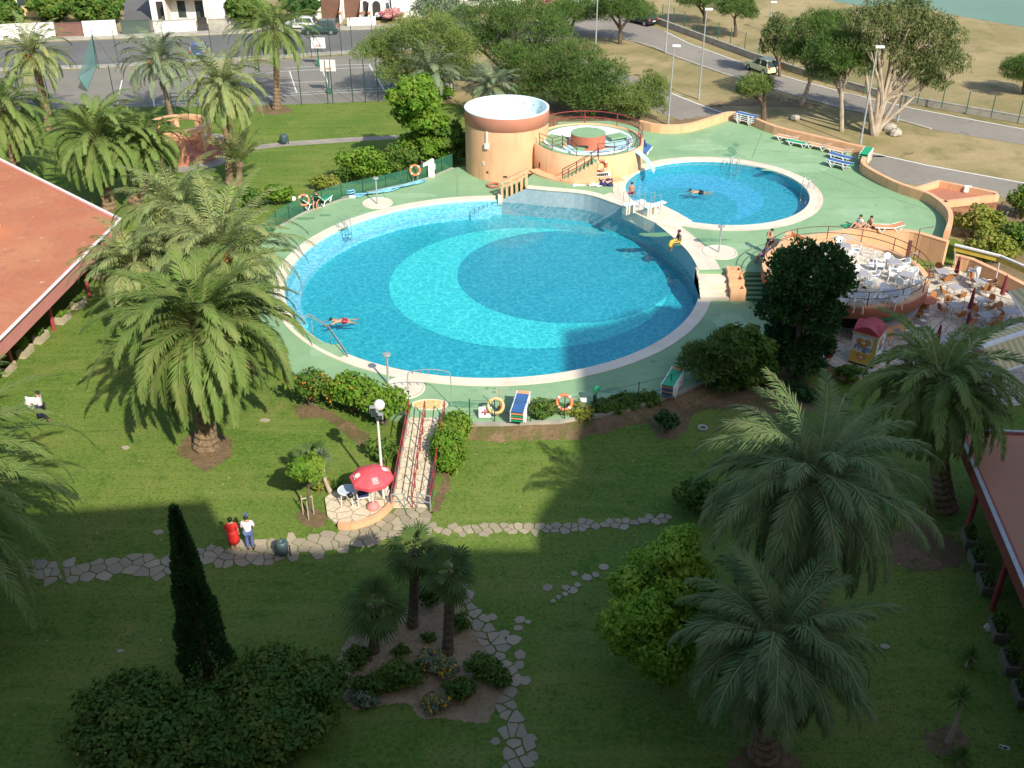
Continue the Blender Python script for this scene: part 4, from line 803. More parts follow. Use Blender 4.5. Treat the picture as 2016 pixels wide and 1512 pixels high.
def garden_wall(name, label, cat, a, b, h_, m, th=.22, parts=None):
    A_, B_ = at(*a), at(*b); o = empty(name, A_, label, cat); d = B_ - A_; L0 = d.length; rz = math.atan2(d.y, d.x); o.rotation_euler = (0, 0, rz)
    q = MB(); q.box(L0 / 2, 0, 0, L0, th, h_); q.build('wall' if cat == 'wall' else 'gate_leaf', m, o)
    q = MB(); q.box(L0 / 2, 0, h_ + .002, L0 + .05, th + .1, .08); q.build('coping' if cat == 'wall' else 'top_rail', parts or m, o); return o
garden_wall('garden_wall', 'whitewashed garden wall in front of the ochre house', 'wall', (-120, 84), (111, 75), 1.7, M['wallw'])
garden_wall('gate', 'brown slatted gate between two whitewashed walls', 'gate', (113, 74), (165, 72), 1.55, mat('brown_gate', (0.20, 0.10, 0.08), .6), .08)
garden_wall('garden_wall', 'whitewashed garden wall to the right of the brown gate', 'wall', (167, 73), (232, 70), 1.7, M['wallw'])
garden_wall('gate', 'dark green driveway gate beside the whitewashed wall', 'gate', (241, 69), (297, 67), 1.6, mat('green_gate', (0.07, 0.10, 0.08), .6), .08)
garden_wall('garden_wall', 'cream lattice wall in front of the terraced house', 'wall', (305, 66), (388, 61), 1.35, M['wallw'], .25, M['concrete'])
garden_wall('garden_wall', 'pale tan wall between the lattice wall and the palm', 'wall', (412, 60), (470, 58), 1.25, M['concrete'])
garden_wall('garden_wall', 'low white railing wall in front of the garage house', 'wall', (684, 52), (740, 49), .9, M['white'])
garden_wall('gate', 'black metal gate set in the lattice wall', 'gate', (391, 62), (410, 61), 1.5, M['dark'], .06)
q_ = MB(); st_ = poly([(245, -30), (300, -30), (298, 66), (243, 68)]); q_.sheet([st_], -.012); struct(q_.build('driveway', M['street']))
wallpts = poly([(1268, 38), (1300, 48), (1489, 118), (1600, 154), (1751, 196), (2016, 243), (2300, 300)]); wall_thing('roadside_wall', 'long low concrete wall along the upper road', wallpts, .25, 0, .62, M['concrete'])
# ramp balustrades
def ramp_rail(label, P0, P1, m, side=None):
    n = 5; pts = [tuple(P0.lerp(P1, i / n)) for i in range(n + 1)]
    o = railing('ramp_railing', label, pts, .95, (.5, 1), m, 1, .024)
    if side:
        d = (P1 - P0); q = MB(); q.add([(0, 0, -.15), tuple(d - Vector((0, 0, .5))), tuple(d + Vector((0, 0, .35))), (0, 0, .35)], [(0, 1, 2, 3)])
        x = q.build('side_panel', side, o); x.modifiers.new('t', 'SOLIDIFY').thickness = .08
    return o
ramp_rail('red railing with green side panel on the left of the stone ramp', RB[0], RT[0], M['redrail'], M['galv'])
ramp_rail('red railing with green side panel on the right of the stone ramp', RB[1], RT[1], M['redrail'], M['green'])
ramp_rail('red central handrail down the middle of the stone ramp', RB[0].lerp(RB[1], .52), RT[0].lerp(RT[1], .45).lerp(RB[0], .0), M['redrail'])
for nm, a, b in (('left', (772, 1003), (797, 1001)), ('right', (848, 1006), (822, 1001))):
    A_, B_ = at(*a), at(*b); railing('barrier', 'small grey tube barrier at the foot of the ramp beside the %s rail' % nm, [tuple(A_), tuple(B_)], .8, (.55, 1), M['galv'], 1, .025)
q = MB(); o = empty('patio_rim', (0, 0, 0), 'rounded orange kerb round the stone patio', 'kerb'); rim = smoothline(poly([(668, 1037), (690, 1038), (712, 1034), (740, 1022), (758, 1007), (773, 990)]), 4)
o.location = (rim[0][0], rim[0][1], 0); q.strip([(p[0] - rim[0][0], p[1] - rim[0][1]) for p in rim], offset([(p[0] - rim[0][0], p[1] - rim[0][1]) for p in rim], -.2), 0, .3); q.build('kerb', M['orange'], o)
# ------------------------------------------------------------------ plants
def norm(a): return a / np.maximum(np.linalg.norm(a, axis=-1, keepdims=True), 1e-9)
def feather(rg, nf, L, e0, e1, droop, npair, ll, lw, flop=0.25, vang=22, power=0.8, az0=0.0, wind=None):
    """fronds of a feather palm: (leaflet quads, midrib quads)"""
    LQ, MQ = [], []
    seg = 14
    for i in range(nf):
        a = i / max(1, nf - 1); az = az0 + i * 2.39996 + rg.uniform(-.25, .25)
        el = math.radians(e0 + (e1 - e0) * a ** power + rg.uniform(-7, 7))
        Lf = L * (0.72 + 0.28 * math.sin(math.pi * min(1, .25 + a * .75))) * rg.uniform(.78, 1.10)
        dr = math.radians(droop) * rg.uniform(.7, 1.3) * (0.72 + 0.42 * math.cos(el))
        s = np.linspace(0, 1, seg + 1); pitch = np.maximum(el - dr * s ** 1.6, math.radians(-88))
        H = np.array([math.cos(az), math.sin(az), 0]); side = np.array([-math.sin(az), math.cos(az), 0]); bend = rg.uniform(-.5, .5)
        T = np.cos(pitch)[:, None] * (H + side * (bend * s[:, None])) + np.sin(pitch)[:, None] * np.array([0, 0, 1.0])
        T = norm(T); P = np.vstack([[0, 0, 0], np.cumsum(T[:-1] * Lf / seg, axis=0)]); P = P + H * 0.12
        wdt = 0.032 * (1 - s) + 0.008
        S = np.repeat(side[None], seg + 1, 0)
        for k in range(seg):
            MQ.append([P[k] - S[k] * wdt[k], P[k] + S[k] * wdt[k], P[k + 1] + S[k] * wdt[k + 1], P[k + 1] - S[k] * wdt[k + 1]])
        t = np.linspace(0.14, 1.0, npair) ** 0.92; x = t * seg; k = np.minimum(x.astype(int), seg - 1); f = (x - k)[:, None]
        p = P[k] * (1 - f) + P[k + 1] * f; tt = norm(T[k] * (1 - f) + T[k + 1] * f); u = norm(np.cross(tt, side)); u = np.where(u[:, 2:3] < -0.2, -u, u)
        prof = np.sin(np.pi * np.clip(0.13 + 0.80 * t, 0, 1)) ** 0.6
        for sg in (-1, 1):
            th = np.radians(58 - 28 * t + np.array([rg.uniform(-8, 8) for _ in range(npair)]))[:, None]
            va = np.radians(vang + np.array([rg.uniform(-12, 12) for _ in range(npair)]))[:, None]
            d = tt * np.cos(th) + (sg * side * np.cos(va) + u * np.sin(va)) * np.sin(th); d = norm(d - np.array([0, 0, flop]) * (0.5 + np.array([rg.random() for _ in range(npair)]))[:, None])
            ln = (ll * prof * np.array([rg.uniform(.85, 1.1) for _ in range(npair)]))[:, None]
            wv = norm(np.cross(d, u)) * (lw / 2)
            mid = p + d * ln * .45; tip = p + d * ln - np.array([0, 0, 1.0]) * ln * flop * .35
            LQ.append(np.stack([p, mid + wv, tip, mid - wv], axis=1))
    return np.concatenate(LQ), np.array(MQ)
def palm_trunk(hh, r0, r1, seed, lean=(0, 0), rings=18, boot=0.0):
    rg = random.Random(seed); prof = []
    pts, rad = [], []
    n = max(8, int(hh * 6))
    for i in range(n + 1):
        t = i / n; pts.append((lean[0] * (1 - t) ** 1.5, lean[1] * (1 - t) ** 1.5, hh * t))
        r = r0 * .45 * (1 - t) ** 6 + r0 + (r1 - r0) * t; r *= 1.0 + (0.09 if i % 2 else -0.05)
        if boot and t > 1 - boot / hh: r *= 1.25 + .5 * math.sin(math.pi * (t - (1 - boot / hh)) / (boot / hh))
        rad.append(r)
    q = MB(); q.tube(pts, rad, 10); return q
def palm(label, px, py, hh, L, kind='canary', seed=1, base=None, nf=80, npair=44, fruit=0, r=0.32, dead=0, e=(80, -48), droop=101, ll=None, lw=None, matl=None, grp='palms of the hotel garden', flop=None, name='palm_tree', vang=None):
    rg = random.Random(seed); top = at(px, py, hh); b = Vector((top.x, top.y, 0))
    if base: b = at(*base); top = aty(px, py, b.y); hh = top.z
    o = empty(name, (top.x, top.y, 0), label, 'palm tree', grp)
    palm_trunk(hh + .05, r, r * .85, seed, (b.x - top.x, b.y - top.y), boot=(1.1 if kind == 'canary' else .6)).build('trunk', M['palmbark'], o)
    if kind == 'canary': lq, mq = feather(rg, nf, L, e[0], e[1], droop, npair, ll or .62, lw or .075, flop if flop is not None else .22, vang or 26)
    else: lq, mq = feather(rg, nf, L, e[0], e[1], droop, npair, ll or .60, lw or .06, flop if flop is not None else .34, vang or 16)
    z = np.array([0, 0, hh])
    quads('fronds', lq + z, M[matl or kind], o); quads('midribs', mq + z, M['stalk'], o)
    if dead:
        lq, mq = feather(rg, dead, L * .8, -35, -78, 40, 24, .4, .05, .4, 5); quads('dead_fronds', np.concatenate([lq, mq]) + z - np.array([0, 0, .25]), M['dryleaf'], o)
    for k in range(fruit):
        a = rg.uniform(0, 6.28); c = np.array([math.cos(a) * .75, math.sin(a) * .75, hh - .25 + rg.uniform(-.2, .2)])
        n = 160; u = rg_dirs(seed * 7 + k, n); p = c + u * np.array([.28, .28, .42]) * np.random.RandomState(seed + k).rand(n, 1) ** .5
        a1 = norm(rg_dirs(seed + k + 50, n)) * .07; b1 = norm(np.cross(a1, u)) * .05
        quads('fruit_cluster', np.stack([p - a1, p + b1, p + a1, p - b1], 1), M['fruit'], o)
    return o
def rg_dirs(seed, n): r = np.random.RandomState(seed % 100000); return norm(r.normal(size=(n, 3)))
def fan_palm(label, px, py, hh, base, seed, nf=20, rad=.78, name='fan_palm'):
    rg = random.Random(seed); b = at(*base); top = aty(px, py, b.y); hh = top.z
    o = empty(name, (top.x, top.y, 0), label, 'palm tree', 'fan palms in the flower bed')
    palm_trunk(hh, .17, .2, seed, (b.x - top.x, 0)).build('trunk', M['bark'], o)
    Q = []; Mq = []
    for i in range(nf):
        a = i / (nf - 1); az = i * 2.4 + rg.uniform(-.3, .3); el = math.radians(75 - 115 * a + rg.uniform(-8, 8))
        H = np.array([math.cos(az), math.sin(az), 0]); side = np.array([-math.sin(az), math.cos(az), 0]); d = H * math.cos(el) + np.array([0, 0, math.sin(el)])
        c = np.array([0, 0, hh]) + d * rg.uniform(.45, .75); Mq.append([np.array([0, 0, hh]) - side * .02, np.array([0, 0, hh]) + side * .02, c + side * .012, c - side * .012])
        d2 = norm(d - np.array([0, 0, .35])); u = np.cross(side, d2)
        for k in range(22):
            ph = math.radians(-105 + 210 * k / 21); v = norm(d2 * math.cos(ph) + side * math.sin(ph) + u * .1 * (k % 2)); ln = rad * (.62 + .25 * math.cos(ph)) * rg.uniform(.9, 1.08)
            w = norm(np.cross(v, u)) * .035; Q.append([c, c + v * ln * .55 + w, c + v * ln - np.array([0, 0, .22 * ln]), c + v * ln * .55 - w])
    quads('fans', Q, M['fanleaf'], o); quads('stalks', Mq, M['stalk'], o); return o
def crown(seed, blobs, n, size, asp=0.55, style='leaf', shell=0.5):
    """n leaves over the lumpy surfaces of blobs [(x,y,z,rx,ry,rz)]"""
    r = np.random.RandomState(seed); B = np.array(blobs, float)
    wgt = (B[:, 3] * B[:, 4] + B[:, 3] * B[:, 5] + B[:, 4] * B[:, 5]); idx = r.choice(len(B), n, p=wgt / wgt.sum())
    u = norm(r.normal(size=(n, 3))); C, Rr = B[idx, :3], B[idx, 3:]
    ph = r.rand(len(B), 3) * 6.28; k = r.uniform(2.0, 4.0, (len(B), 3))
    lump = 1 + 0.16 * np.sin(u[:, 0] * k[idx, 0] * 2 + ph[idx, 0]) * np.sin(u[:, 1] * k[idx, 1] * 2 + ph[idx, 1]) + 0.12 * np.sin(u[:, 2] * k[idx, 2] * 2.4 + ph[idx, 2])
    rad = 1 - shell * r.rand(n) ** 2.2
    rad = np.where(r.rand(n) < .07, r.uniform(1.0, 1.28, n), rad)
    p = C + u * Rr * (lump * rad)[:, None]
    nn = norm(u / Rr * Rr.mean() + r.normal(size=(n, 3)) * .55)
    t = norm(np.cross(nn, r.normal(size=(n, 3))))
    sz = size * r.uniform(.65, 1.35, n)[:, None]
    if style == 'needle':
        d = norm(u * .7 + r.normal(size=(n, 3)) * .6 + np.array([0, 0, .45])); b = norm(np.cross(d, r.normal(size=(n, 3)))) * sz * asp
        return np.stack([p, p + d * sz * .5 + b, p + d * sz, p + d * sz * .5 - b], 1)
    if style == 'drop':
        d = norm(u * .3 + r.normal(size=(n, 3)) * .45 + np.array([0, 0, -.7])); b = norm(np.cross(d, r.normal(size=(n, 3)))) * sz * asp
        return np.stack([p, p + d * sz * .5 + b, p + d * sz, p + d * sz * .5 - b], 1)
    b = np.cross(nn, t)
    return np.stack([p - t * sz, p + b * sz * asp, p + t * sz, p - b * sz * asp], 1)
def lobes(seed, c, rad, m, sub=.42, low=-0.35, core=True):
    rg = random.Random(seed); out = [(*c, rad[0] * .72, rad[1] * .72, rad[2] * .72)] if core else []
    for i in range(m):
        zz = low + (1 - low) * ((i + .5) / m); a = i * 2.39996 + rg.uniform(-.4, .4); s = math.sqrt(max(0, 1 - zz * zz)); f = rg.uniform(.55, .85); k = sub * rg.uniform(.7, 1.25)
        out.append((c[0] + rad[0] * s * math.cos(a) * f, c[1] + rad[1] * s * math.sin(a) * f, c[2] + rad[2] * zz * f, rad[0] * k, rad[1] * k, rad[2] * k * .9))
    return out
def shrub(label, px, py, rx, ry, hh, m='mid', seed=1, n=None, size=.11, name='shrub', cat='shrub', grp=None, stem=.0, style='leaf', asp=.6, nl=8, flowers=None, z0=0.0, sub=.42):
    """px,py: foot of the plant; rx, ry half widths, hh height in metres; stem = clear stem"""
    b = at(px, py, z0); o = empty(name, b, label, cat, grp); rz = (hh - stem) / 2; c = (0, 0, stem + rz)
    n = n or int(520 * (rx * ry + rx * rz + ry * rz) * (.11 / size) ** 2 * .9)
    quads('foliage', crown(seed, lobes(seed, c, (rx, ry, rz), nl, sub), min(n, 26000), size, asp, style), M[m], o)
    q = MB(); rg = random.Random(seed)
    for k in range(4 if stem < .5 else 3):
        a = k * 2.0 + rg.uniform(-.4, .4); q.tube([(rg.uniform(-.08, .08), rg.uniform(-.08, .08), 0), (rx * .2 * math.cos(a), ry * .2 * math.sin(a), stem * .7 + .1), (rx * .5 * math.cos(a), ry * .5 * math.sin(a), stem + rz * 1.0)], [.05 + .03 * min(stem, 1), .04, .02], 6)
    q.build('stem', M['bark'], o)
    if flowers: quads('blossoms', crown(seed + 9, lobes(seed, c, (rx * 1.03, ry * 1.03, rz * 1.04), nl), 160, .05, .9, 'leaf', .1), M[flowers], o)
    return o
def hedge(label, pts, w, hh, m='mid', seed=1, size=.10, n=9000, grp=None, name='hedge', z0=0.0, cat='hedge'):
    P = [at(*p, z0) for p in pts]; o = empty(name, P[0], label, cat, grp); bl = []; rg = random.Random(seed); q = MB()
    for i in range(len(P) - 1):
        k = max(2, int((P[i + 1] - P[i]).length / (w * .55)))
        for j in range(k):
            p = P[i].lerp(P[i + 1], j / k) - P[0]; s = rg.uniform(.85, 1.12); bl.append((p.x + rg.uniform(-.12, .12), p.y + rg.uniform(-.12, .12), hh * .55 * s, w * .62 * s, w * .62 * s, hh * .47 * s))
            q.tube([(p.x, p.y, 0), (p.x + rg.uniform(-.1, .1), p.y + rg.uniform(-.1, .1), hh * .6)], [.045, .02], 5)
    quads('foliage', crown(seed, bl, n, size, .6, 'leaf', .4), M[m], o); q.build('stem', M['bark'], o); return o
def tree(label, base, crowns, m, seed=1, n=8000, size=.2, asp=.2, style='needle', bark='bark', r0=.22, name='pine_tree', cat='tree', grp=None, limbs=None, sub=.42, nl=9, low=-.3, core=True, lean=0):
    """crowns: list of (px, py, z, rx, rz) - where a mass of the crown shows and how high it hangs"""
    b = at(*base); o = empty(name, b, label, cat, grp); bl = []; q = MB(); rg = random.Random(seed); tops = []
    for i, (px, py, z, rx, rz) in enumerate(crowns):
        c = aty(px, py, b.y + (i % 3 - 1) * rx * .35) - b; z = max(c.z, rz * .75); tops.append((c.x, c.y, z)); bl += lobes(seed * 3 + i, (c.x, c.y, z), (rx, rx, rz), nl if style == 'leaf' else 15, sub if style == 'leaf' else .33, low, core and style == 'leaf')
    zs = max(.5, min(t_[2] - c_[4] for t_, c_ in zip(tops, crowns))); main = max(tops, key=lambda t_: t_[2]); fork = (main[0] * .25, main[1] * .25, max(.8, zs * .75))
    for i, t_ in enumerate(tops):
        mid = (fork[0] + (t_[0] - fork[0]) * .5 + rg.uniform(-.2, .2), fork[1] + (t_[1] - fork[1]) * .5, fork[2] + (t_[2] - fork[2]) * .55)
        q.tube(smoothline([(0, 0, -.05), fork, mid, t_], 3), [r0 * f for f in np.linspace(1.15, .25, 10)], 8)
        for k in range(3):
            a = rg.uniform(0, 6.28); rx = crowns[i][3]; q.tube([mid, (mid[0] * .4 + t_[0] * .6 + rx * .35 * math.cos(a), mid[1] * .4 + t_[1] * .6 + rx * .35 * math.sin(a), t_[2] * .95), (t_[0] + rx * .7 * math.cos(a), t_[1] + rx * .7 * math.sin(a), t_[2] + rg.uniform(-.3, .5) * crowns[i][4])], [r0 * .4, r0 * .25, r0 * .1], 5)
    for l in (limbs or []): q.tube(l[0], l[1], 7)
    q.build('trunk', M[bark], o); quads('crown', crown(seed, bl, n, size, asp, style, .45), M[m], o); return o

# ---- feather palms
palm('broad canary palm with thick trunk in a ring of bare soil on the sunny lawn', 392, 640, 6.5, 5.3, seed=1, base=(405, 882), nf=130, npair=78, r=.42, droop=104, e=(80, -52), lw=.07, ll=.70, fruit=2, dead=14)
palm('dense date palm crowding behind the broad canary palm beside the pool', 440, 498, 6.5, 4.9, 'date', 2, nf=110, npair=42, fruit=1, droop=90, dead=12)
palm('silvery date palm rising between the low building and the garden shrubs', 345, 415, 7.0, 4.2, 'date', 3, nf=92, npair=40, droop=95, dead=10)
palm('date palm with dry lower fronds over the planters of the low building', 262, 518, 5.0, 3.4, 'date', 4, nf=84, npair=36, droop=95, dead=18)
palm('large canary palm overhanging the terracotta roof corner', 191, 272, 5.6, 5.0, seed=5, base=(214, 412), nf=92, npair=48, r=.4, droop=104, e=(82, -40), lw=.085)
palm('canary palm with an orange fruit cluster beside the ring pavilion', 284, 280, 5.2, 3.6, seed=6, base=(265, 400), nf=84, npair=44, r=.38, droop=104, fruit=1, lw=.085)
palm('canary palm with orange fruit cut off by the left edge above the roof', 0, 215, 6.0, 4.9, seed=7, nf=84, npair=44, r=.4, droop=102, fruit=2, lw=.085)
palm('golden tipped date palm in front of the whitewashed walls at top left', 66, 108, 6.5, 4.4, 'date', 8, nf=64, npair=36, droop=84, e=(84, -30), fruit=2, matl='date', r=.34)
palm('slender date palm with orange fruit stalks standing over the pavilion', 312, 120, 7.0, 4.4, 'silver', 9, base=(343, 250), nf=62, npair=38, droop=84, e=(84, -30), fruit=4, r=.2)
palm('tall swaying date palm between the pavilion and the tallest palm', 437, 168, 8.0, 4.3, 'date', 10, base=(452, 362), nf=70, npair=40, droop=84, e=(84, -30), r=.24, dead=8)
palm('tallest date palm standing alone on the lawn mound by the court fence', 540, 58, 8.0, 5.3, 'date', 11, base=(545, 215), nf=70, npair=38, droop=84, e=(84, -30), r=.3, matl='canary')
palm('young date palm with upright fronds on a short rough trunk', 470, 318, 2.0, 3.1, 'date', 12, nf=24, npair=34, e=(86, 38), droop=34, r=.24, base=(470, 364))
palm('blue green palm in front of the big light pine behind the sunny shrubs', 850, 142, 3.6, 3.4, 'silver', 13, nf=56, npair=34, e=(84, -22), droop=70, r=.3)
palm('small blue green palm directly behind the water tank', 968, 170, 3.2, 2.8, 'silver', 14, nf=44, npair=32, e=(84, -18), droop=74, r=.26)
palm('shaded canary palm cut off by the left edge above the flagstone path', -165, 975, 7.0, 6.3, seed=15, nf=110, npair=46, r=.4, droop=92, lw=.08)
palm('upper canary palm fronds at the left edge behind the walking waiter', -185, 850, 6.5, 5.2, seed=16, nf=70, npair=42, r=.36, droop=90, lw=.08)
palm('dark green canary palm beside the cafe and the weathered roof', 1852, 748, 6.8, 4.2, seed=17, e=(64, -52), base=(1862, 1000), nf=100, npair=52, r=.4, droop=104, lw=.08, matl='canary')
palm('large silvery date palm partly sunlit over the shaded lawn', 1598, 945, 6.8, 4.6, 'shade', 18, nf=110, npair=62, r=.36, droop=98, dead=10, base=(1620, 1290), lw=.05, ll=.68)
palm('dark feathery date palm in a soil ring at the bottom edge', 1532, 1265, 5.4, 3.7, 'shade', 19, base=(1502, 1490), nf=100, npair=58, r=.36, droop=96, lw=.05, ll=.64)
fan_palm('fan palm at the back of the flower bed next to the path', 815, 1086, 3.6, (812, 1232), 21)
fan_palm('tallest fan palm with a leaning bare trunk over the yellow flowers', 884, 1132, 3.8, (881, 1285), 22)
fan_palm('shortest fan palm at the left corner of the flower bed', 740, 1196, 1.9, (735, 1282), 23, rad=.95)
fan_palm('small fan palm on the sunny lawn behind the staked tree', 612, 908, 1.3, (612, 955), 24, 18, .55)
# ---- spiky plants
def spiky(label, px, py, stem, n, L, seed, m='grey', base=None, lean=(0, 0)):
    rg = random.Random(seed); b = at(px, py); o = empty('yucca', b, label, 'yucca'); Q = []
    for i in range(n):
        a = i * 2.4; el = math.radians(88 - 120 * i / n + rg.uniform(-8, 8)); d = np.array([math.cos(a) * math.cos(el), math.sin(a) * math.cos(el), math.sin(el)]); w = np.array([-math.sin(a), math.cos(a), 0]) * .035
        p = np.array([lean[0], lean[1], stem]); Q.append([p - w * .4, p + d * L * .5 - w, p + d * L * rg.uniform(.85, 1.1) - np.array([0, 0, .08 * L]), p + d * L * .5 + w])
    quads('leaves', Q, M[m], o)
    if stem > .2: q = MB(); q.tube(smoothline([(0, 0, 0), (lean[0] * .9, lean[1] * .2, stem * .45), (lean[0], lean[1], stem)], 4), [.12, .11, .1, .09, .08, .08, .08, .07, .07], 8); q.build('stem', M['palebark'], o)
    return o
spiky('grey spiky yucca on a crooked bare stem behind the patio', 652, 972, 1.9, 60, .55, 1, 'grey', None, (-.25, .1))
spiky('low dark green spiky clump beside the crooked yucca', 662, 965, .1, 40, .6, 2, 'mid')
spiky('lone spiky plant on the dark lawn at lower right', 1906, 1312, .5, 44, .55, 3, 'mid')
spiky('spiky dracaena on a thin trunk in a soil ring at lower right', 1866, 1462, 1.9, 48, .62, 4, 'mid', None, (.1, .2))
spiky('lowest spiky clump at the bottom right edge', 1888, 1505, .3, 40, .6, 5, 'mid')
spiky('small pale yucca under the canary palm near the shaded building', 1822, 1010, .5, 40, .6, 6, 'olive')
# ---- cypress
b = at(413, 1338); hc_ = hgt(413, 1338, 1003); o = empty('cypress_tree', b, 'slim dark cypress spire rising from the shaded shrubs', 'cypress')
rs_ = np.random.RandomState(4); n = 15000; t = rs_.rand(n) ** .8; a = rs_.rand(n) * 6.283; rad = (.90 * (1 - t) ** .85 + .03) * (1 + .10 * np.sin(a * 3 + t * 17) + .08 * np.sin(a * 5 - t * 31)) * (1 - .35 * rs_.rand(n) ** 2)
p = np.stack([rad * np.cos(a), rad * np.sin(a), .25 + t * (hc_ - .25)], 1); d = norm(np.stack([np.cos(a) * .55, np.sin(a) * .55, np.ones(n)], 1) + rs_.normal(size=(n, 3)) * .25); w = norm(np.cross(d, rs_.normal(size=(n, 3)))) * .045
ln = (.10 + .14 * rs_.rand(n))[:, None]; quads('foliage', np.stack([p, p + d * ln * .5 + w, p + d * ln, p + d * ln * .5 - w], 1), M['deep'], o)
q = MB(); q.tube([(0, 0, 0), (0, 0, hc_ * .9)], [.2, .03], 8); q.build('trunk', M['bark'], o)
# ---- trees of the garden
o = tree('round dark evergreen tree beside the cafe terrace', (1568, 742), [(1590, 555, 3.6, 2.0, 1.7), (1582, 610, 3, 2.15, 1.7), (1575, 675, 2.2, 1.75, 1.4), (1567, 712, 1, 1.3, .9)], 'deep', 31, 28000, .22, .28, 'needle', r0=.2, name='evergreen_tree')
tree('spreading cedar with layered feathery branches by the deck corner', (1432, 768), [(1385, 725, 1.0, 1.3, .35), (1410, 700, 1.7, 1.5, .4), (1425, 740, 1.1, 1.5, .4), (1435, 680, 2.4, 1.2, .4), (1445, 715, 2, 1.3, .4)], 'pine', 32, 13000, .30, .1, 'needle', r0=.12, name='cedar_tree')
tree('dense glossy broadleaf tree standing on the shaded lawn', (1300, 1335), [(1300, 1215, 2.2, 1.75, 1.7), (1330, 1090, 3.6, .95, .8), (1265, 1150, 2.8, 1.15, 1.0), (1345, 1170, 2.4, 1.25, 1.2), (1300, 1275, 1, 1.6, 1.0), (1255, 1235, 1, 1.2, 1.0)], 'lime', 33, 42000, .085, .6, 'leaf', r0=.16, name='broadleaf_tree', low=-.7)
tree('bright green leafy tree with two crowns between the palm and the sunny shrubs', (835, 330), [(815, 190, 4.6, 2.0, 1.6), (830, 230, 3.2, 2.1, 1.6), (840, 285, 1.6, 1.9, 1.6)], 'bright', 34, 15000, .17, .6, 'leaf', r0=.16, name='broadleaf_tree', low=-.6)
tree('dark shrubby tree squeezed between the bright tree and the water tank', (885, 318), [(880, 270, 2.2, 1.5, 1.3), (895, 296, 1.0, 1.1, .9)], 'dull', 35, 6000, .16, .6, 'leaf', r0=.1, name='broadleaf_tree', low=-.6)
tree('staked young tree with a green bushy head beside the patio', (610, 1018), [(598, 928, 2.1, .62, .45), (615, 915, 2.3, .45, .35)], 'bright', 36, 2600, .10, .6, 'leaf', r0=.05, name='young_tree', sub=.5)
tree('bushy bright green tree squeezed behind the spreading cedar', (1470, 758), [(1462, 690, 2, 1.5, 1.3), (1475, 725, 2, 1.4, 1.1)], 'mid', 37, 9000, .15, .5, 'leaf', r0=.1, name='broadleaf_tree', low=-.6)
# ---- shrubs round the pool fence
shrub('bushy hedge clump left of the young palm by the green net', 440, 418, 1.5, 1.1, 1.6, 'bright', 41, size=.12)
shrub('rounded hedge clump at the left end of the green net', 500, 408, 1.5, 1.0, 1.5, 'mid', 42, size=.12)
shrub('rounded bright bush behind the lifebuoy and loungers', 548, 402, 1.3, 1.0, 1.5, 'bright', 43, size=.12)
shrub('small yellowish bush behind the green net fence', 640, 374, 1.1, .9, 1.2, 'olive', 44, size=.12)
shrub('large sunlit bush behind the middle of the net fence', 722, 362, 2.0, 1.5, 2.9, 'bright', 45, size=.13)
shrub('large bush with bare patches beside the white figure sign', 778, 352, 1.7, 1.3, 2.6, 'mid', 46, size=.13)
shrub('dark low bush between the yellowish bush and the large bush', 688, 362, .8, .7, 1.5, 'dull', 47, size=.12)
shrub('shaded shrub under the bright two crowned tree', 850, 320, 1.4, 1.0, 1.6, 'mid', 48, size=.13)
shrub('small bush at the foot of the palm behind the tank', 880, 196, .9, .8, 1.3, 'bright', 49, size=.13)
# ---- round the ramp and deck edge
shrub('spreading glossy shrub with a leaning stem nearest the canary palm', 612, 800, 1.15, 1.0, 2.0, 'mid', 51, stem=.6, flowers='fruit')
shrub('big bright shrub in the middle of the row left of the ramp', 695, 815, 1.55, 1.1, 2.2, 'bright', 52, stem=.5, flowers='fruit')
shrub('tall bright shrub touching the ramp railing', 755, 838, 1.25, 1.0, 2.3, 'bright', 53, stem=.4)
shrub('low round shrub beside the lamp at the ramp', 757, 908, .75, .7, 1.25, 'mid', 54)
hedge('thick clipped hedge along the right side of the ramp', [(882, 925), (885, 890), (905, 845)], 1.15, 1.35, 'bright', 55, .09, 9000)
shrub('round clipped bush with yellow flecks beside the blue lounger stack', 1066, 836, .85, .75, 1.35, 'mid', 56, stem=.35, flowers='olive')
shrub('flat topped bush with yellow flecks under the orange lifebuoy', 1138, 832, .8, .65, 1.0, 'olive', 57, stem=.3)
hedge('low dark clipped hedge along the edge of the green deck', [(1188, 822), (1225, 814), (1262, 806)], .85, .95, 'mid', 58, .09, 5200)
shrub('dark round clump at the right end of the clipped hedge', 1272, 804, .6, .6, 1.0, 'mid', 59)
shrub('ball shaped topiary on a short stem in bare soil', 1310, 852, .62, .6, 1.2, 'deep', 60, stem=.35)
shrub('loose dark shrub in the shade left of the silvery palm', 1378, 1010, 1.3, 1.0, 1.7, 'dull', 61)
shrub('leafy shrub in front of the ice cream kiosk', 1672, 752, .9, .7, 1.0, 'mid', 62)
shrub('small round bush in soil below the round evergreen', 1590, 792, .5, .5, .7, 'deep', 63)
shrub('tiny round bush beside the other small bush below the evergreen', 1564, 772, .55, .5, .7, 'deep', 64)
# ---- bottom left shade
shrub('huge dark shrub mass left of the cypress', 300, 1465, 2.5, 2.0, 2.1, 'dull', 65, n=16000, size=.10, nl=13, flowers='olive')
shrub('huge dark shrub mass right of the cypress', 545, 1430, 2.3, 1.9, 2.2, 'dull', 66, n=16000, size=.10, nl=13, flowers='olive')
shrub('dark shrub at the bottom edge between the two shrub masses', 430, 1500, 1.6, 1.3, 1.6, 'dull', 67, n=8000, size=.10, nl=9)
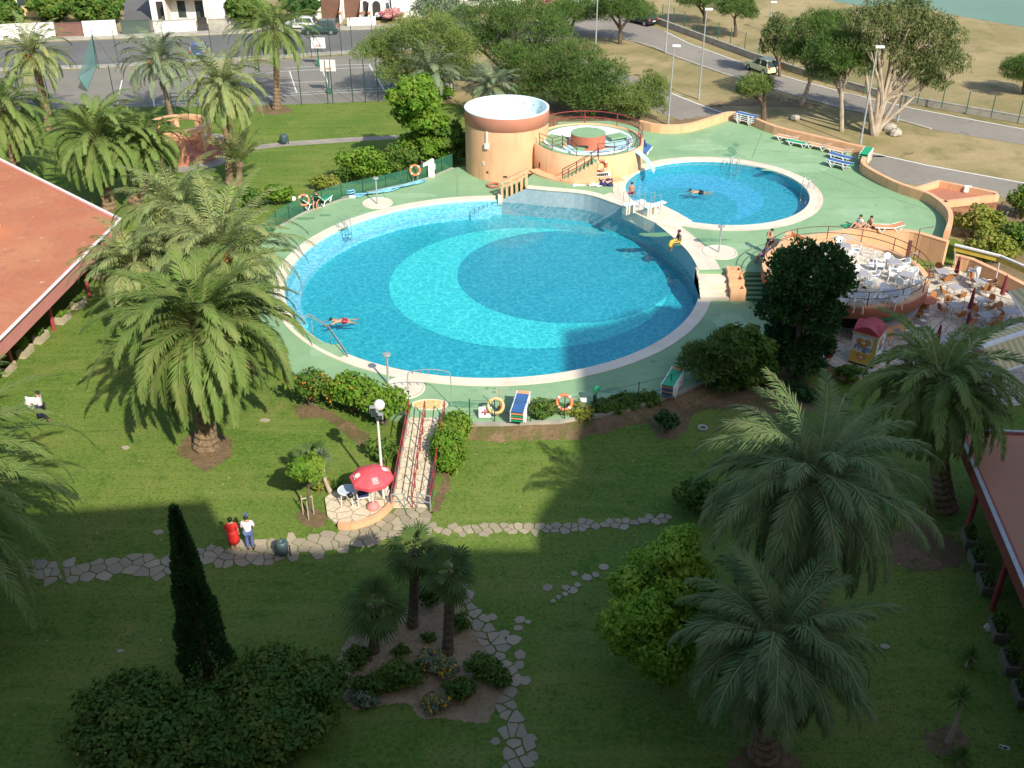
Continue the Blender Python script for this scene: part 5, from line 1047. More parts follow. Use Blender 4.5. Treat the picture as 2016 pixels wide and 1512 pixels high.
# ---- flower bed
for i, (lab, px, py, rx, hh, m, fl) in enumerate([
    ('dark leafy plant at the left foot of the shortest fan palm', 705, 1310, .55, .8, 'dull', None), ('dense dark green shrub in the lower left of the flower bed', 740, 1365, .7, .8, 'dull', None),
    ('grey leaved plant at the bottom left corner of the flower bed', 715, 1385, .5, .55, 'grey', None), ('large bright green shrub in the middle of the flower bed', 790, 1350, .8, 1.0, 'mid', None),
    ('grey green lavender clump under the tallest fan palm', 845, 1320, .6, .75, 'grey', 'flower'), ('yellow flowering plant at the centre of the flower bed', 878, 1330, .5, .7, 'grey', 'flower'),
    ('lower yellow flowering plant near the front edge of the bed', 855, 1395, .5, .6, 'grey', 'flower'), ('dark bushy shrub at the front right of the flower bed', 905, 1375, .6, .85, 'dull', None),
    ('glossy rose bush with a pale bloom at the right of the bed', 955, 1335, .7, 1.0, 'mid', None), ('dark shrub at the right front corner of the bed', 985, 1350, .45, .7, 'dull', None),
    ('leafy plant behind the tallest fan palm near the path', 905, 1240, .45, .7, 'dull', None), ('shrub between the two rear fan palms', 845, 1190, .6, .9, 'dull', None),
    ('small plant alone on the bare soil of the bed', 845, 1262, .3, .4, 'mid', None), ('bushy plant below the rear fan palm', 790, 1290, .35, .45, 'mid', None), ('white flowered bush beside the yucca stem', 632, 965, .45, .7, 'olive', None)]):
    shrub(lab, px, py, rx, rx * .85, hh, m, 70 + i, size=.075, grp='flower bed plants' if i < 14 else None, flowers=fl, name='flowering_plant' if fl else 'shrub')
# ---- pines behind the pool and along the roads
PG = 'pines behind the pool'
tree('broad light green pine at the corner of the sports court', (800, 195), [(780, 145, 2, 2.6, 1.6), (900, 95, 4, 2.2, 1.9), (790, 95, 4.2, 3.6, 2.6), (850, 70, 5.5, 3.2, 2.6), (740, 105, 3.2, 2.2, 1.7), (880, 130, 3.2, 2.6, 2.2)], 'pinel', 81, 36450, .30, .085, grp=PG)
tree('large dark pine behind the small palm and water tank', (1000, 175), [(930, 80, 4, 2.6, 2.0), (1060, 110, 4, 2.6, 1.9), (960, 35, 6.0, 3.2, 2.3), (1030, 45, 6.3, 3.6, 2.5), (1080, 70, 4.8, 2.6, 2.0), (990, 85, 3.8, 3.0, 1.9)], 'pine', 82, 36450, .30, .085, grp=PG)
tree('low dense pine to the right of the small palm', (1065, 205), [(1060, 178, 1, 2.6, 1.5), (1120, 160, 2, 2.4, 1.6), (1030, 130, 3.6, 2.6, 2.0), (1085, 140, 3.4, 2.6, 2.0), (1000, 115, 4.0, 2.0, 1.6)], 'pine', 83, 22275, .30, .085, grp=PG)
tree('pointed pine standing right behind the spa railing', (1165, 228), [(1200, 150, 3, 1.9, 1.7), (1150, 205, 1, 2.5, 1.3), (1145, 130, 4.6, 2.6, 2.3), (1170, 180, 2.6, 2.4, 1.7), (1125, 185, 2.4, 2.2, 1.6)], 'pine', 84, 22275, .30, .085, grp=PG)
tree('small ragged pine between the spa and the lower road', (1262, 232), [(1275, 205, 1, 1.7, 1.0), (1235, 215, 1, 1.7, 1.0), (1285, 175, 2.6, 1.7, 1.4), (1235, 195, 1.9, 1.9, 1.3), (1205, 200, 1.9, 1.6, 1.2)], 'pinel', 85, 16200, .30, .085, grp=PG)
tree('small umbrella pine beside the bend of the upper road', (1119, 68), [(1135, 28, 4.2, 3.3, 1.7), (1105, 32, 4.0, 2.6, 1.5)], 'pine', 86, 14175, .30, .085, grp='roadside umbrella pines', low=-.1)
tree('forked pine standing alone on the dry verge by the lamp', (1221, 86), [(1222, 18, 5.6, 3.0, 1.9), (1200, 24, 5.0, 2.0, 1.4), (1250, 22, 5.0, 2.2, 1.4)], 'pine', 87, 18225, .30, .085, grp='roadside umbrella pines', low=-.3)
tree('umbrella pine cut by the top edge in the dry field', (1388, 46), [(1385, 2, 4.2, 3.2, 1.7), (1365, 2, 4.0, 2.2, 1.3)], 'pine', 88, 14175, .30, .085, grp='roadside umbrella pines', low=-.1)
tree('small round topped pine in the dry field beyond the road', (1447, 72), [(1450, 22, 4.0, 2.6, 1.8)], 'pine', 89, 12150, .30, .085, grp='roadside umbrella pines', low=-.2)
tree('young pine on the verge in front of the yellow car', (1503, 237), [(1482, 172, 4.2, 1.4, 1.0), (1500, 168, 4.6, 1.1, .8), (1470, 180, 3.6, 1.0, .7)], 'pinel', 90, 9112, .30, .085, grp='roadside trees')
tree('slim ragged eucalyptus at the left of the roadside group', (1535, 150), [(1530, 60, 5.0, 1.5, 1.8), (1520, 95, 3.0, 1.3, 1.3), (1550, 90, 3.4, 1.4, 1.5)], 'gum', 91, 6500, .30, .14, 'drop', r0=.14, grp='roadside trees', name='eucalyptus_tree')
tree('twin trunked dark pine in the middle of the roadside group', (1577, 207), [(1600, 70, 7.0, 2.5, 2.2), (1580, 110, 5.0, 2.0, 1.8), (1640, 60, 7.2, 2.0, 1.8)], 'pine', 92, 22275, .30, .085, bark='palebark', r0=.2, grp='roadside trees')
tree('leaning pine with two pale trunks beside the eucalyptus', (1657, 258), [(1640, 110, 6.4, 2.3, 2.0), (1680, 125, 5.6, 2.0, 1.7), (1630, 145, 4.4, 1.7, 1.2)], 'pine', 93, 20250, .30, .085, bark='palebark', r0=.18, grp='roadside trees')
gb = at(1722, 266); lim = []
for (px, py, z, r_) in [(1690, 40, 9.0, .12), (1745, 30, 9.5, .14), (1790, 50, 8.6, .13), (1830, 90, 7.0, .12), (1850, 140, 5.4, .1), (1760, 110, 7.0, .1)]:
    e_ = aty(px, py, gb.y) - gb; z = e_.z; lim.append((smoothline([(0, 0, 0), (e_.x * .12, e_.y * .2, .9), (e_.x * .5, e_.y * .55, z * .5), (e_.x, e_.y, z)], 3), [.34, .3, .26, .2, .17, .15, .12, .1, .08, .05]))
tree('large pale barked eucalyptus with many spreading limbs', (1722, 266), [(1720, 45, 9.0, 2.3, 1.9), (1780, 35, 9.6, 2.6, 2.0), (1835, 70, 8.2, 2.5, 2.2), (1850, 120, 6.4, 2.2, 2.0), (1800, 130, 6.2, 2.0, 1.7), (1760, 90, 7.8, 2.0, 1.6), (1700, 85, 7.4, 1.5, 1.3), (1835, 160, 4.9, 1.6, 1.0)], 'gum', 94, 21000, .30, .14, 'drop', bark='palebark', r0=.2, grp='roadside trees', name='eucalyptus_tree', limbs=lim, core=False, nl=10)
tree('round dark pine cut by the right edge of the dry field', (2016, 185), [(2014, 140, 2.4, 2.2, 1.8), (2036, 145, 2.6, 2.0, 1.7)], 'pine', 95, 14175, .30, .085, grp='roadside umbrella pines')
# ---- bushes at the right beyond the orange wall and across the street
shrub('tall yellowish bush against the outside of the orange parapet', 1925, 470, 1.6, 1.3, 2.4, 'olive', 101, size=.13)
shrub('yellow green bush leaning over the white awning frame', 1945, 520, 1.7, 1.3, 2.3, 'olive', 102, size=.13)
shrub('dark green bush behind the yellow green bush', 1985, 500, 1.3, 1.2, 2.2, 'mid', 103, size=.13)
shrub('dark green bush at the right edge beside the lower road', 2012, 430, 1.2, 1.2, 2.4, 'mid', 104, size=.13)
shrub('bush between the two right edge bushes', 2012, 495, 1.1, 1.0, 2.0, 'mid', 105, size=.13)
tree('leafy garden tree with pinkish blossom at the top left corner', (12, 68), [(8, 30, 2.2, 2.4, 2.0), (-20, 25, 2.5, 2.4, 2.0)], 'dull', 106, 6000, .3, .6, 'leaf', name='broadleaf_tree')
tree('bushy garden tree beside the ochre house', (105, 38), [(100, 15, 1.6, 2.2, 1.9)], 'mid', 107, 5000, .3, .6, 'leaf', name='broadleaf_tree')
tree('wide olive green garden tree behind the whitewashed wall', (190, 48), [(175, 20, 2.0, 2.6, 2.0), (205, 30, 1.6, 2.0, 1.6), (200, 8, 2.4, 2.4, 1.8)], 'dull', 108, 8000, .3, .6, 'leaf', name='broadleaf_tree')
tree('bright green garden tree left of the tallest palm', (480, 55), [(475, 18, 2.6, 2.2, 2.0), (500, 25, 2.2, 1.8, 1.6)], 'mid', 109, 7000, .3, .6, 'leaf', name='broadleaf_tree')
tree('dark leafy tree beside the garage house', (590, 42), [(588, 8, 2.8, 2.0, 1.6), (605, 12, 2.2, 1.4, 1.2)], 'deep', 110, 5000, .3, .6, 'leaf', name='broadleaf_tree')
tree('reddish purple flowering bush beside the parked van', (770, 40), [(768, 28, .7, 1.5, .6)], 'pink', 111, 1500, .16, .6, 'leaf', name='flowering_bush', cat='shrub')
tree('feathery grey tree at the top of the light pine', (865, 60), [(855, 20, 3.6, 2.6, 2.2), (890, 30, 3.0, 2.2, 1.8)], 'grey', 112, 7000, .32, .2, 'needle')
tree('pink flowering garden bush above the large pine', (1090, 25), [(1085, 5, 1.4, 1.6, 1.0)], 'pink', 113, 1500, .2, .6, 'leaf', name='flowering_bush', cat='shrub')
tree('deep green shrubby tree near the pavilion palm', (430, 212), [(455, 195, 1.2, 1.4, 1.1)], 'mid', 114, 3000, .18, .6, 'leaf', name='broadleaf_tree')
# ------------------------------------------------------------------ street lamps
def lamp(label, base, top_py, arm=0.0, single=True):
    b = at(*base); hh = hgt(base[0], base[1], top_py); o = empty('street_lamp', b, label, 'street lamp', 'street lamps along the roads')
    q = MB(); q.tube([(0, 0, 0), (0, 0, .9), (0, 0, 1.0), (0, 0, hh)], [.11, .11, .085, .055], 8); q.build('pole', M['galv'], o)
    q = MB(); q.box(.2, 0, hh - .08, .7, .28, .16); q.build('lamp_head', M['white'], o); q = MB(); q.box(.22, 0, hh - .13, .5, .22, .05); q.build('lens', M['steel'], o)
    return o
lamp('street lamp in front of the forked pine behind the dark pines', (1172, 108), -12); lamp('tall street lamp cut by the top edge at the upper road', (1310, 104), -8)
lamp('tall street lamp on the verge between the two roads', (1375, 196), 18); lamp('street lamp on the far side of the wall in the dry field', (1513, 62), 4)
lamp('street lamp standing by the parapet at the lower road', (1315, 246), 90); lamp('street lamp in front of the large eucalyptus', (1693, 287), 92)
lamp('shorter street lamp on the right of the eucalyptus at the upper road', (1766, 240), 152)
b = at(756, 985); o = empty('floodlight_mast', b, 'white mast with a round lamp and floodlights beside the stone ramp', 'lamp post'); hh = hgt(756, 985, 800)
q = MB(); q.tube([(0, 0, 0), (0, 0, hh)], [.07, .045], 8); q.build('pole', M['white'], o)
q = MB(); q.ball((.12, -.05, hh + .1), .24, 16, 10); q.build('globe', M['white'], o, True)
for dx, dz in ((-.05, -.35), (.12, -.5), (-.12, -.15)):
    q = MB(); q.box(dx, -.18, hh + dz, .3, .22, .26); fl = q.build('floodlight', M['galv'], o, bevel=.02); q = MB(); q.box(dx, -.3, hh + dz + .03, .24, .02, .2); q.build('lens', M['glass'], fl)
q = MB(); q.tube([(.0, 0, 1.9), (.16, -.02, .5)], [.03, .12], 8); q.build('folded_banner', M['white'], o)
# ------------------------------------------------------------------ showers
def shower(label, px, py, z, top):
    b = at(px, py, z); o = empty('shower_post', b, label, 'shower', 'pool showers'); t_ = aty(px, top, b.y).z - z
    q = MB(); q.tube([(0, 0, 0), (0, 0, t_)], .055, 8); q.build('pole', M['galv'], o)
    q = MB(); q.lathe([(.01, t_ + .05), (.2, t_ + .02), (.22, t_ - .06), (.05, t_ - .1)], 14); q.build('shower_head', M['galv'], o); return o
shower('shower post on a round white base near the blue hose', 743, 402, ZL, 350); shower('shower post on a round base between the two pools', 1415, 497, ZU, 445); shower('shower post at the deck edge behind the bright shrubs', 765, 757, ZL, 697)
o = empty('shower_arch', at(806, 800, ZL), 'thin metal spray arch over the yellow footbath', 'shower'); a_, b_ = at(806, 800, ZL), at(889, 800, ZL); w_ = (b_ - a_).x
q = MB(); q.tube(smoothline([(0, 0, 0), (0, 0, 1.7), (w_ * .1, 0, 2.0), (w_ * .5, 0, 2.12), (w_ * .9, 0, 2.0), (w_, 0, 1.7), (w_, 0, 0)], 4), .022, 6); q.build('pipe', M['galv'], o)
for i in range(5): q = MB(); q.tube([(w_ * (.12 + .19 * i), 0, 2.05), (w_ * (.12 + .19 * i), 0, 1.9)], .035, 6); q.build('nozzle', M['steel'], o)
# ------------------------------------------------------------------ pool ladders and rails
def ladder(label, px, py, z, rz, m='steel'):
    o = empty('pool_ladder', at(px, py, z), label, 'pool ladder', 'pool ladders', rz)
    for s in (-.27, .27):
        q = MB(); q.tube(smoothline([(s, .55, 0), (s, .5, .6), (s, .25, .78), (s, -.05, .65), (s, -.12, .1), (s, -.14, -1.0)], 4), .026, 6); q.build('handrail', M[m], o)
    for k in range(3): q = MB(); q.box(0, -.13, -.35 - .28 * k, .5, .1, .03); q.build('rung', M[m], o)
    return o
ladder('steel ladder at the far left edge of the big pool', 683, 452, ZL, R(45)); ladder('white ladder at the back edge of the small pool', 1447, 326, ZU, R(0)); ladder('steel ladder at the right edge of the small pool', 1586, 373, ZU, R(-62))
o = empty('pool_handrail', at(592, 640, ZL), 'long double steel handrail sloping into the big pool at the entry steps', 'handrail'); b0 = at(592, 640, ZL)
for dz in (0, -.14):
    P = [at(590, 628, ZL + .95), at(608, 618, ZL + .95), at(645, 640, ZL + .75), at(685, 697, ZL + .3)]; q = MB(); q.tube([(p - b0) + Vector((0, 0, dz)) for p in P], .028, 6); q.build('rail', M['galv'], o)
for px, py, z in ((592, 629, ZL + .9), (612, 620, ZL + .9), (647, 642, ZL + .7)): p = at(px, py, z) - b0; q = MB(); q.tube([p, (p.x, p.y, -.9)], .024, 6); q.build('post', M['galv'], o)
# ------------------------------------------------------------------ diving boards
def board(label, a, b):
    A_, B_ = at(*a, ZU + .75), at(*b, ZU + .75); d = B_ - A_; L0 = d.length; o = empty('diving_board', (A_.x, A_.y, ZU + .07), label, 'diving board', 'diving boards', math.atan2(d.y, d.x))
    q = MB(); q.box(L0 / 2, 0, .62, L0, .46, .06); q.build('board', M['tankwhite'], o, bevel=.02); q = MB(); q.box(.25, 0, 0, .35, .4, .6); q.box(L0 * .45, 0, 0, .2, .36, .6); q.build('stand', M['coping'], o)
    for s in (-.3, .3): q = MB(); q.tube([(.2, s, 0), (.2, s, 1.45), (L0 * .62, s, 1.4), (L0 * .62, s, .05)], .024, 6); q.build('handrail', M['galv'], o)
    return o
board('pale blue diving board reaching over the small pool on the left', (1228, 404), (1268, 393)); board('pale blue diving board reaching over the small pool on the right', (1270, 408), (1309, 396))
# ------------------------------------------------------------------ slanted balustrade on the pool stairs
A_, B_ = at(986, 392, ZL), at(1036, 376, ZU); o = empty('balustrade', A_, 'stepped orange balustrade with square openings between the tank and the big pool', 'balustrade'); d = Vector((B_.x - A_.x, B_.y - A_.y, 0)); d_ = Vector((B_.x - A_.x + .25, 0, 1.0)); rz = 0
L0 = 1.95
for i in range(6): q = MB(); x = .1 + i * (L0 - .2) / 5; q.box(x, -.05, -.1 + x * .5, .17, .2, .95); q.build('pillar', M['orange'], o)
for z0, hh in ((.82, .16), (1.22, .14)):
    q = MB(); q.add([(0, -.16, z0), (L0, -.16, z0 + 1.0), (L0, .08, z0 + 1.0), (0, .08, z0), (0, -.16, z0 + hh), (L0, -.16, z0 + 1.0 + hh), (L0, .08, z0 + 1.0 + hh), (0, .08, z0 + hh)], [(3, 2, 1, 0), (4, 5, 6, 7), (0, 1, 5, 4), (1, 2, 6, 5), (2, 3, 7, 6), (3, 0, 4, 7)]); q.build('rail', M['orange'], o)
for i in range(4): q = MB(); x = .15 + i * (L0 - .3) / 3; q.box(x, -.04, .95 + x * .5, .14, .2, .34); q.build('pillar', M['orange'], o)
q = MB(); q.box(-.05, -.05, -.35, .3, .5, .7); q.build('base', M['coping'], o)
# stepped planter on the right hand stairs
o = empty('stepped_planter', (13.33, 55.4, ZL), 'orange planter trough with three empty stepped compartments on the stairs', 'planter')
q = MB(); W_ = .9; L1 = 2.0
def trough(y0_, y1_, z): 
    q.strip([(-W_ / 2, y0_), (W_ / 2, y0_), (W_ / 2, y1_), (-W_ / 2, y1_)], [(-W_ / 2 + .13, y0_ + .13), (W_ / 2 - .13, y0_ + .13), (W_ / 2 - .13, y1_ - .1), (-W_ / 2 + .13, y1_ - .1)], 0, z, True); q.box(0, (y0_ + y1_) / 2, 0, W_ - .1, y1_ - y0_ - .05, z - .42)
trough(-.1, .6, .72); trough(.602, 1.3, 1.0); trough(1.302, 2.0, 1.28); q.build('trough', M['orange'], o)
# ------------------------------------------------------------------ lifebuoys
def buoy(label, p, m='buoy', tilt=70, rz=0, r=.36, base=None):
    o = empty('lifebuoy', p, label, 'lifebuoy', 'lifebuoys by the pools', rz)
    q = MB(); tr = Matrix.Rotation(R(tilt), 3, 'X'); q.tube([tr @ Vector((r * math.cos(a), r * math.sin(a), 0)) for a in [k * math.pi / 12 for k in range(24)]], .085, 8, True); q.build('ring', M[m], o, True)
    for k in range(4):
        a = R(45 + 90 * k); q = MB(); c = [tr @ Vector(((r + .088 * math.cos(b)) * math.cos(a + e), (r + .088 * math.cos(b)) * math.sin(a + e), .092 * math.sin(b))) for e in (-.12, .12) for b in [j * math.pi / 4 for j in range(8)]]
        q.add(c, [(j, (j + 1) % 8, 8 + (j + 1) % 8, 8 + j) for j in range(8)]); q.build('band', M['white'] if m != 'buoyp' else M['yellow'], o)
    if base:
        for s in (-.18, .18): q = MB(); q.tube([(s, .05, -.45), (s, .05, -1.0)], .03, 6); q.build('bracket', M['galv'], o)
    return o
buoy('orange lifebuoy on the net fence above the two sitting bathers', at(598, 394, ZL + .75), base=1, rz=R(25)); buoy('orange lifebuoy on the net fence beside the white figure sign', at(817, 335, ZL + 1.0), base=1)
a = R(280); buoy('orange lifebuoy hanging on the curved wall of the spa', (SX + (SRR + .14) * math.cos(a), SY + (SRR + .14) * math.sin(a), ZU + 1.22), tilt=88, rz=R(6)); buoy('bright orange lifebuoy on the wire fence between two round bushes', at(1111, 792, ZL + .65), tilt=60)
buoy('faded yellow lifebuoy hanging on the wire fence beside the red cross sign', at(976, 799, ZL + .65), 'buoyp', 62)
o = buoy('dark red rubber ring lying flat at the foot of the water tank', at(971, 364, ZL + .12), 'brickred', 0, r=.42); o['category'] = 'rubber ring'
for ch in list(o.children):
    if ch.name.startswith('band'): bpy.data.objects.remove(ch)
# ------------------------------------------------------------------ signs and small things on the deck
def board_sign(name, label, p, w, hh, m, tilt=-50, rz=0, cat='sign'):
    o = empty(name, p, label, cat, None, rz); q = MB(); q.box(0, 0, 0, w, .03, hh); x = q.build('panel', m, o); x.rotation_euler = (R(tilt), 0, 0); return o, x
o, x = board_sign('first_aid_sign', 'white sign with a dark red cross on the wire fence', at(955, 822, ZL + .1), .62, .52, M['white'], -35)
q = MB(); q.box(0, -.022, .20, .36, .012, .10); q.box(0, -.022, .11, .10, .012, .09); q.box(0, -.022, .30, .10, .012, .09); q.build('cross', M['column'], x)
board_sign('notice_sign', 'small white blank notice to the right of the bright orange lifebuoy', at(1149, 792, ZL + .35), .3, .22, M['white'], -35); board_sign('notice_sign', 'small white notice left of the lifebuoy above the bathers', at(579, 395, ZL + .6), .24, .3, M['white'], -5)
o = empty('figure_sign', at(845, 349, ZL), 'tall white board shaped like the figure 1 by the net fence', 'sign'); q = MB(); f1 = [(-.05, 0), (.42, 0), (.42, 1.42), (.28, 1.5), (-.42, 1.1), (-.42, .82), (-.05, .98)]
q.add([(a[0], -.05, a[1]) for a in f1] + [(a[0], .05, a[1]) for a in f1], [tuple(range(7)), tuple(reversed(range(7, 14)))] + [((i + 1) % 7, i, 7 + i, 7 + (i + 1) % 7) for i in range(7)]); q.build('panel', M['white'], o)
def bin_(label, p, r, hh, m, legs=True, name='litter_bin'):
    o = empty(name, p, label, 'litter bin'); q = MB(); q.lathe([(r * .85, .18), (r, .25), (r, hh - .1), (r * .8, hh), (r * .45, hh + .02), (r * .4, hh - .1), (.01, hh - .1)], 16); q.build('bucket', m, o, True)
    if legs:
        for s in (-1, 1): q = MB(); q.tube([(s * (r + .06), 0, 0), (s * (r + .06), 0, hh * .75), (s * r, 0, hh * .75)], .03, 6); q.build('leg', M['dkgreen'], o)
    return o
bin_('dark green litter bin on posts at the edge of the flagstone path', at(558, 1096), .24, .8, mat('slate_bin', (0.06, 0.10, 0.11), .5)); bin_('small dark litter bin on the far lawn by the back path', at(560, 284), .3, .85, mat('slate_bin_far', (0.05, 0.09, 0.10), .5))
o = bin_('pale green hanging bin on the fence right of the figure sign', at(853, 338, ZL + .35), .2, .65, mat('mint_plastic', (0.45, 0.72, 0.62), .4), False)
o = empty('foot_shower', at(1170, 800, ZL), 'dark post with a green bent top behind the clipped hedge', 'post'); q = MB(); q.tube([(0, 0, 0), (0, 0, .75)], .08, 8); q.build('post', M['dark'], o); q = MB(); q.tube(smoothline([(0, 0, .7), (0, 0, 1.0), (.12, .05, 1.08), (.22, .05, .95)], 3), .1, 8); q.build('cover', M['emerald'], o)
o = empty('rescue_pole', at(985, 812, ZL), 'orange paddle leaning upright beside the faded lifebuoy', 'paddle'); q = MB(); q.tube([(0, 0, 0), (-.05, .1, 1.35)], .025, 6); q.build('shaft', M['buoy'], o); q = MB(); q.box(0, -.02, 0, .26, .06, .4); q.build('blade', M['buoy'], o, bevel=.02)
# pool cleaning hose
o = empty('pool_hose', at(700, 384, ZL), 'light blue pool cleaning hose and pole lying along the net fence', 'hose'); b0 = at(700, 384, ZL)
P = smoothline([at(696, 388, ZL + .08), at(715, 384, ZL + .1), at(760, 376, ZL + .12), at(800, 366, ZL + .15), at(835, 356, ZL + .12)], 4); blu = mat('light_blue_hose', (0.20, 0.50, 0.72), .5)
for k in range(3): q = MB(); q.tube([Vector(p) - b0 + Vector((.1 * math.sin(i * .9 + k), .12 * math.cos(i * 1.1 + k * 2), .06 * k)) for i, p in enumerate(P)], .055, 6); q.build('hose', blu, o, True)
q = MB(); q.tube([at(672, 389, ZL + .06) - b0, at(835, 354, ZL + .12) - b0], .03, 6); q.build('pole', M['galv'], o); q = MB(); q.tube([(Vector((.35 * math.cos(a), .3 * math.sin(a), .1 + .03 * a)) + (at(690, 384, ZL) - b0)) for a in [i * .45 for i in range(28)]], .05, 6); q.build('coil', blu, o, True)
q = MB(); q.box(*(at(694, 390, ZL) - b0)[:2], .02, .5, .3, .16); q.build('suction_head', M['white'], o, bevel=.03)
# towels and bags
def cloth(name, label, cat, px, py, z, w, d, m, seed, lift=.05, rz=0.0):
    rg = random.Random(seed); n = 7; q = MB(); vs = [((i / n - .5) * w + rg.uniform(-.03, .03), (j / n - .5) * d + rg.uniform(-.03, .03), .012 + lift * rg.random()) for i in range(n + 1) for j in range(n + 1)]
    q.add(vs, [(i * (n + 1) + j, (i + 1) * (n + 1) + j, (i + 1) * (n + 1) + j + 1, i * (n + 1) + j + 1) for i in range(n) for j in range(n)]); o = q.build(name, m, None, True); o.location = at(px, py, z); o.rotation_euler = (0, 0, rz); o.modifiers.new('t', 'SOLIDIFY').thickness = .02; return tag(o, label, cat)
cloth('towel', 'white towel with a red mark lying flat on the raised green deck', 'towel', 1139, 363, ZU, .9, .8, M['white'], 1, .03); cloth('towel', 'crumpled white towel beside the dark blue bag', 'towel', 1172, 362, ZU, 1.0, 1.4, M['white'], 2, .16)
cloth('towel', 'bright green towel spread beside the sitting couple', 'towel', 1680, 446, ZU, 1.4, .9, M['emerald'], 3, .04, .3); cloth('towel', 'dark towel heap with a small brown ball by the small pool', 'towel', 1193, 362, ZU, .95, 1.2, M['navy'], 4, .3)
o = empty('sun_cover', at(1252, 304, ZU), 'dark navy canvas flap hanging on the right side of the spa', 'canvas'); q = MB(); q.add([(-.5, -.5, .9), (.6, .0, 1.2), (.9, .1, .35), (-.1, -.6, .1)], [(0, 1, 2, 3)]); x = q.build('canvas', M['navy'], o); x.modifiers.new('t', 'SOLIDIFY').thickness = .04
# ------------------------------------------------------------------ fences
def fence(name, label, pts, hh, m_net, m_post, every=1, net=True, r=.03, grp=None, wires=0):
    P = [Vector(p) for p in pts]; o = empty(name, P[0], label, 'fence', grp); Q = [p - P[0] for p in P]
    if net:
        q = MB(); q.add([(p.x, p.y, p.z + .03) for p in Q] + [(p.x, p.y, p.z + hh) for p in Q], [(i, i + 1, len(Q) + i + 1, len(Q) + i) for i in range(len(Q) - 1)]); q.build('mesh_panel', m_net, o)
    for k in range(wires): q = MB(); q.tube([p + Vector((0, 0, hh * (k + 1) / wires - .02)) for p in Q], .012, 4); q.build('wire', M['dkgreen'], o)
    for p in Q[::every]: q = MB(); q.tube([p, p + Vector((0, 0, hh + .08))], r, 6); q.build('post', m_post, o)
    return o
fence('net_fence', 'green net fence along the far left edge of the pool deck', [at(*p, ZL - .1) for p in [(512, 478), (545, 447), (570, 432), (599, 417), (635, 404), (673, 391), (715, 383), (760, 373), (803, 362), (845, 348), (870, 338), (891, 330)]], 1.15, M['netgreen'], M['dkgreen'])
fence('wire_fence', 'thin wire fence with dark green posts along the near deck edge', [at(*p, 0.35) for p in [(925, 834), (974, 836), (1044, 836), (1111, 830), (1172, 819), (1255, 800), (1318, 784), (1400, 745)]], 1.35, None, M['dkgreen'], net=False, r=.025, wires=2)
fence('court_fence', 'tall thin chain link fence on the near side of the sports court', [at(*p) for p in [(-40, 228), (50, 224), (103, 222), (230, 216), (330, 213), (430, 211), (594, 206), (646, 205), (656, 204), (695, 202), (720, 202), (745, 201), (772, 200)]], 4.0, M['wire'], M['dkgreen'], r=.04)
fence('court_fence', 'tall thin chain link fence between the sports court and the street', [at(*p) for p in [(195, 136), (235, 134), (330, 128), (420, 123), (514, 118), (560, 116), (614, 113), (651, 111), (673, 110), (694, 109), (735, 107)]], 4.0, M['wire'], M['dkgreen'], r=.035)
o = empty('windbreak_net', at(190, 134), 'tall green windbreak net stretched on a guyed pole across the court', 'net'); b0 = at(190, 134); n1 = at(172, 180); tp = aty(181, 67, b0.y) - b0; t2 = aty(154, 152, n1.y) - b0
q = MB(); q.add([(0, 0, .2), tuple(tp), tuple(t2), tuple(n1 - b0 + Vector((0, 0, .2)))], [(0, 1, 2, 3)]); q.build('net', M['netblue'], o); q = MB(); q.tube([(0, 0, 0), tuple(tp)], .06, 6); q.build('pole', M['green'], o)
q = MB(); e_ = at(232, 134) - b0; q.tube([tuple(tp), tuple(e_)], .02, 4); q.build('guy_wire', M['dkgreen'], o); q = MB(); q.tube([tuple(n1 - b0), tuple(t2)], .05, 6); q.build('pole', M['green'], o)
fp = [(1303, 43), (1325, 50), (1346, 58), (1367, 65), (1412, 82), (1437, 92), (1465, 102), (1493, 113), (1525, 126), (1560, 139), (1600, 153), (1700, 186), (1806, 198 + 6), (1853, 208 + 5), (1901, 222 + 3), (1950, 233), (2003, 244)]
fence('roadside_fence', 'green post fence on the low concrete wall by the upper road', [at(*p, .3) for p in fp], 2.0, M['wire'], M['green'], r=.05)
def hoop(label, base, top, w=1.5):
    b = at(*base); o = empty('basketball_hoop', b, label, 'basketball hoop', 'basketball hoops on the court'); zt_ = aty(top[0], top[1], b.y).z; dx = aty(top[0], top[1], b.y).x - b.x
    q = MB(); q.tube([(0, 0, 0), (0, 0, zt_ * .75), (dx, -.3, zt_ - .3)], .075, 8); q.box(0, 0, 0, .4, .5, .5); q.build('post', M['green'], o); q = MB(); q.box(dx, -.4, zt_ - .7, w, .05, 1.1); q.build('backboard', M['white'], o, bevel=.05)
    q = MB(); q.tube([(dx + .23 * math.cos(k * .524), -.68 + .23 * math.sin(k * .524), zt_ - .4) for k in range(12)], .02, 5, True); q.build('rim', M['buoy'], o)
    q = MB(); q.strip([(dx - .3, -.432), (dx + .3, -.432)], [(dx - .3, -.437), (dx + .3, -.437)], zt_ - .4, zt_ - .37); q.build('board_marking', M['dark'], o)
hoop('basketball hoop on a green post nearest the pool', (649, 184), (646, 124)); hoop('smaller looking basketball hoop at the street side of the court', (628, 130), (627, 80))
o = empty('court_barrier', at(338, 206), 'low green metal barrier at the near edge of the court', 'barrier'); L0 = (at(415, 203) - at(338, 206)).length; q = MB()
for z in (.35, .7, 1.05): q.box(L0 / 2, 0, z, L0, .05, .07)
q.build('rail', M['green'], o)
for k in range(4): q = MB(); q.box(L0 * k / 3, 0, 0, .07, .07, 1.15); q.build('post', M['green'], o)
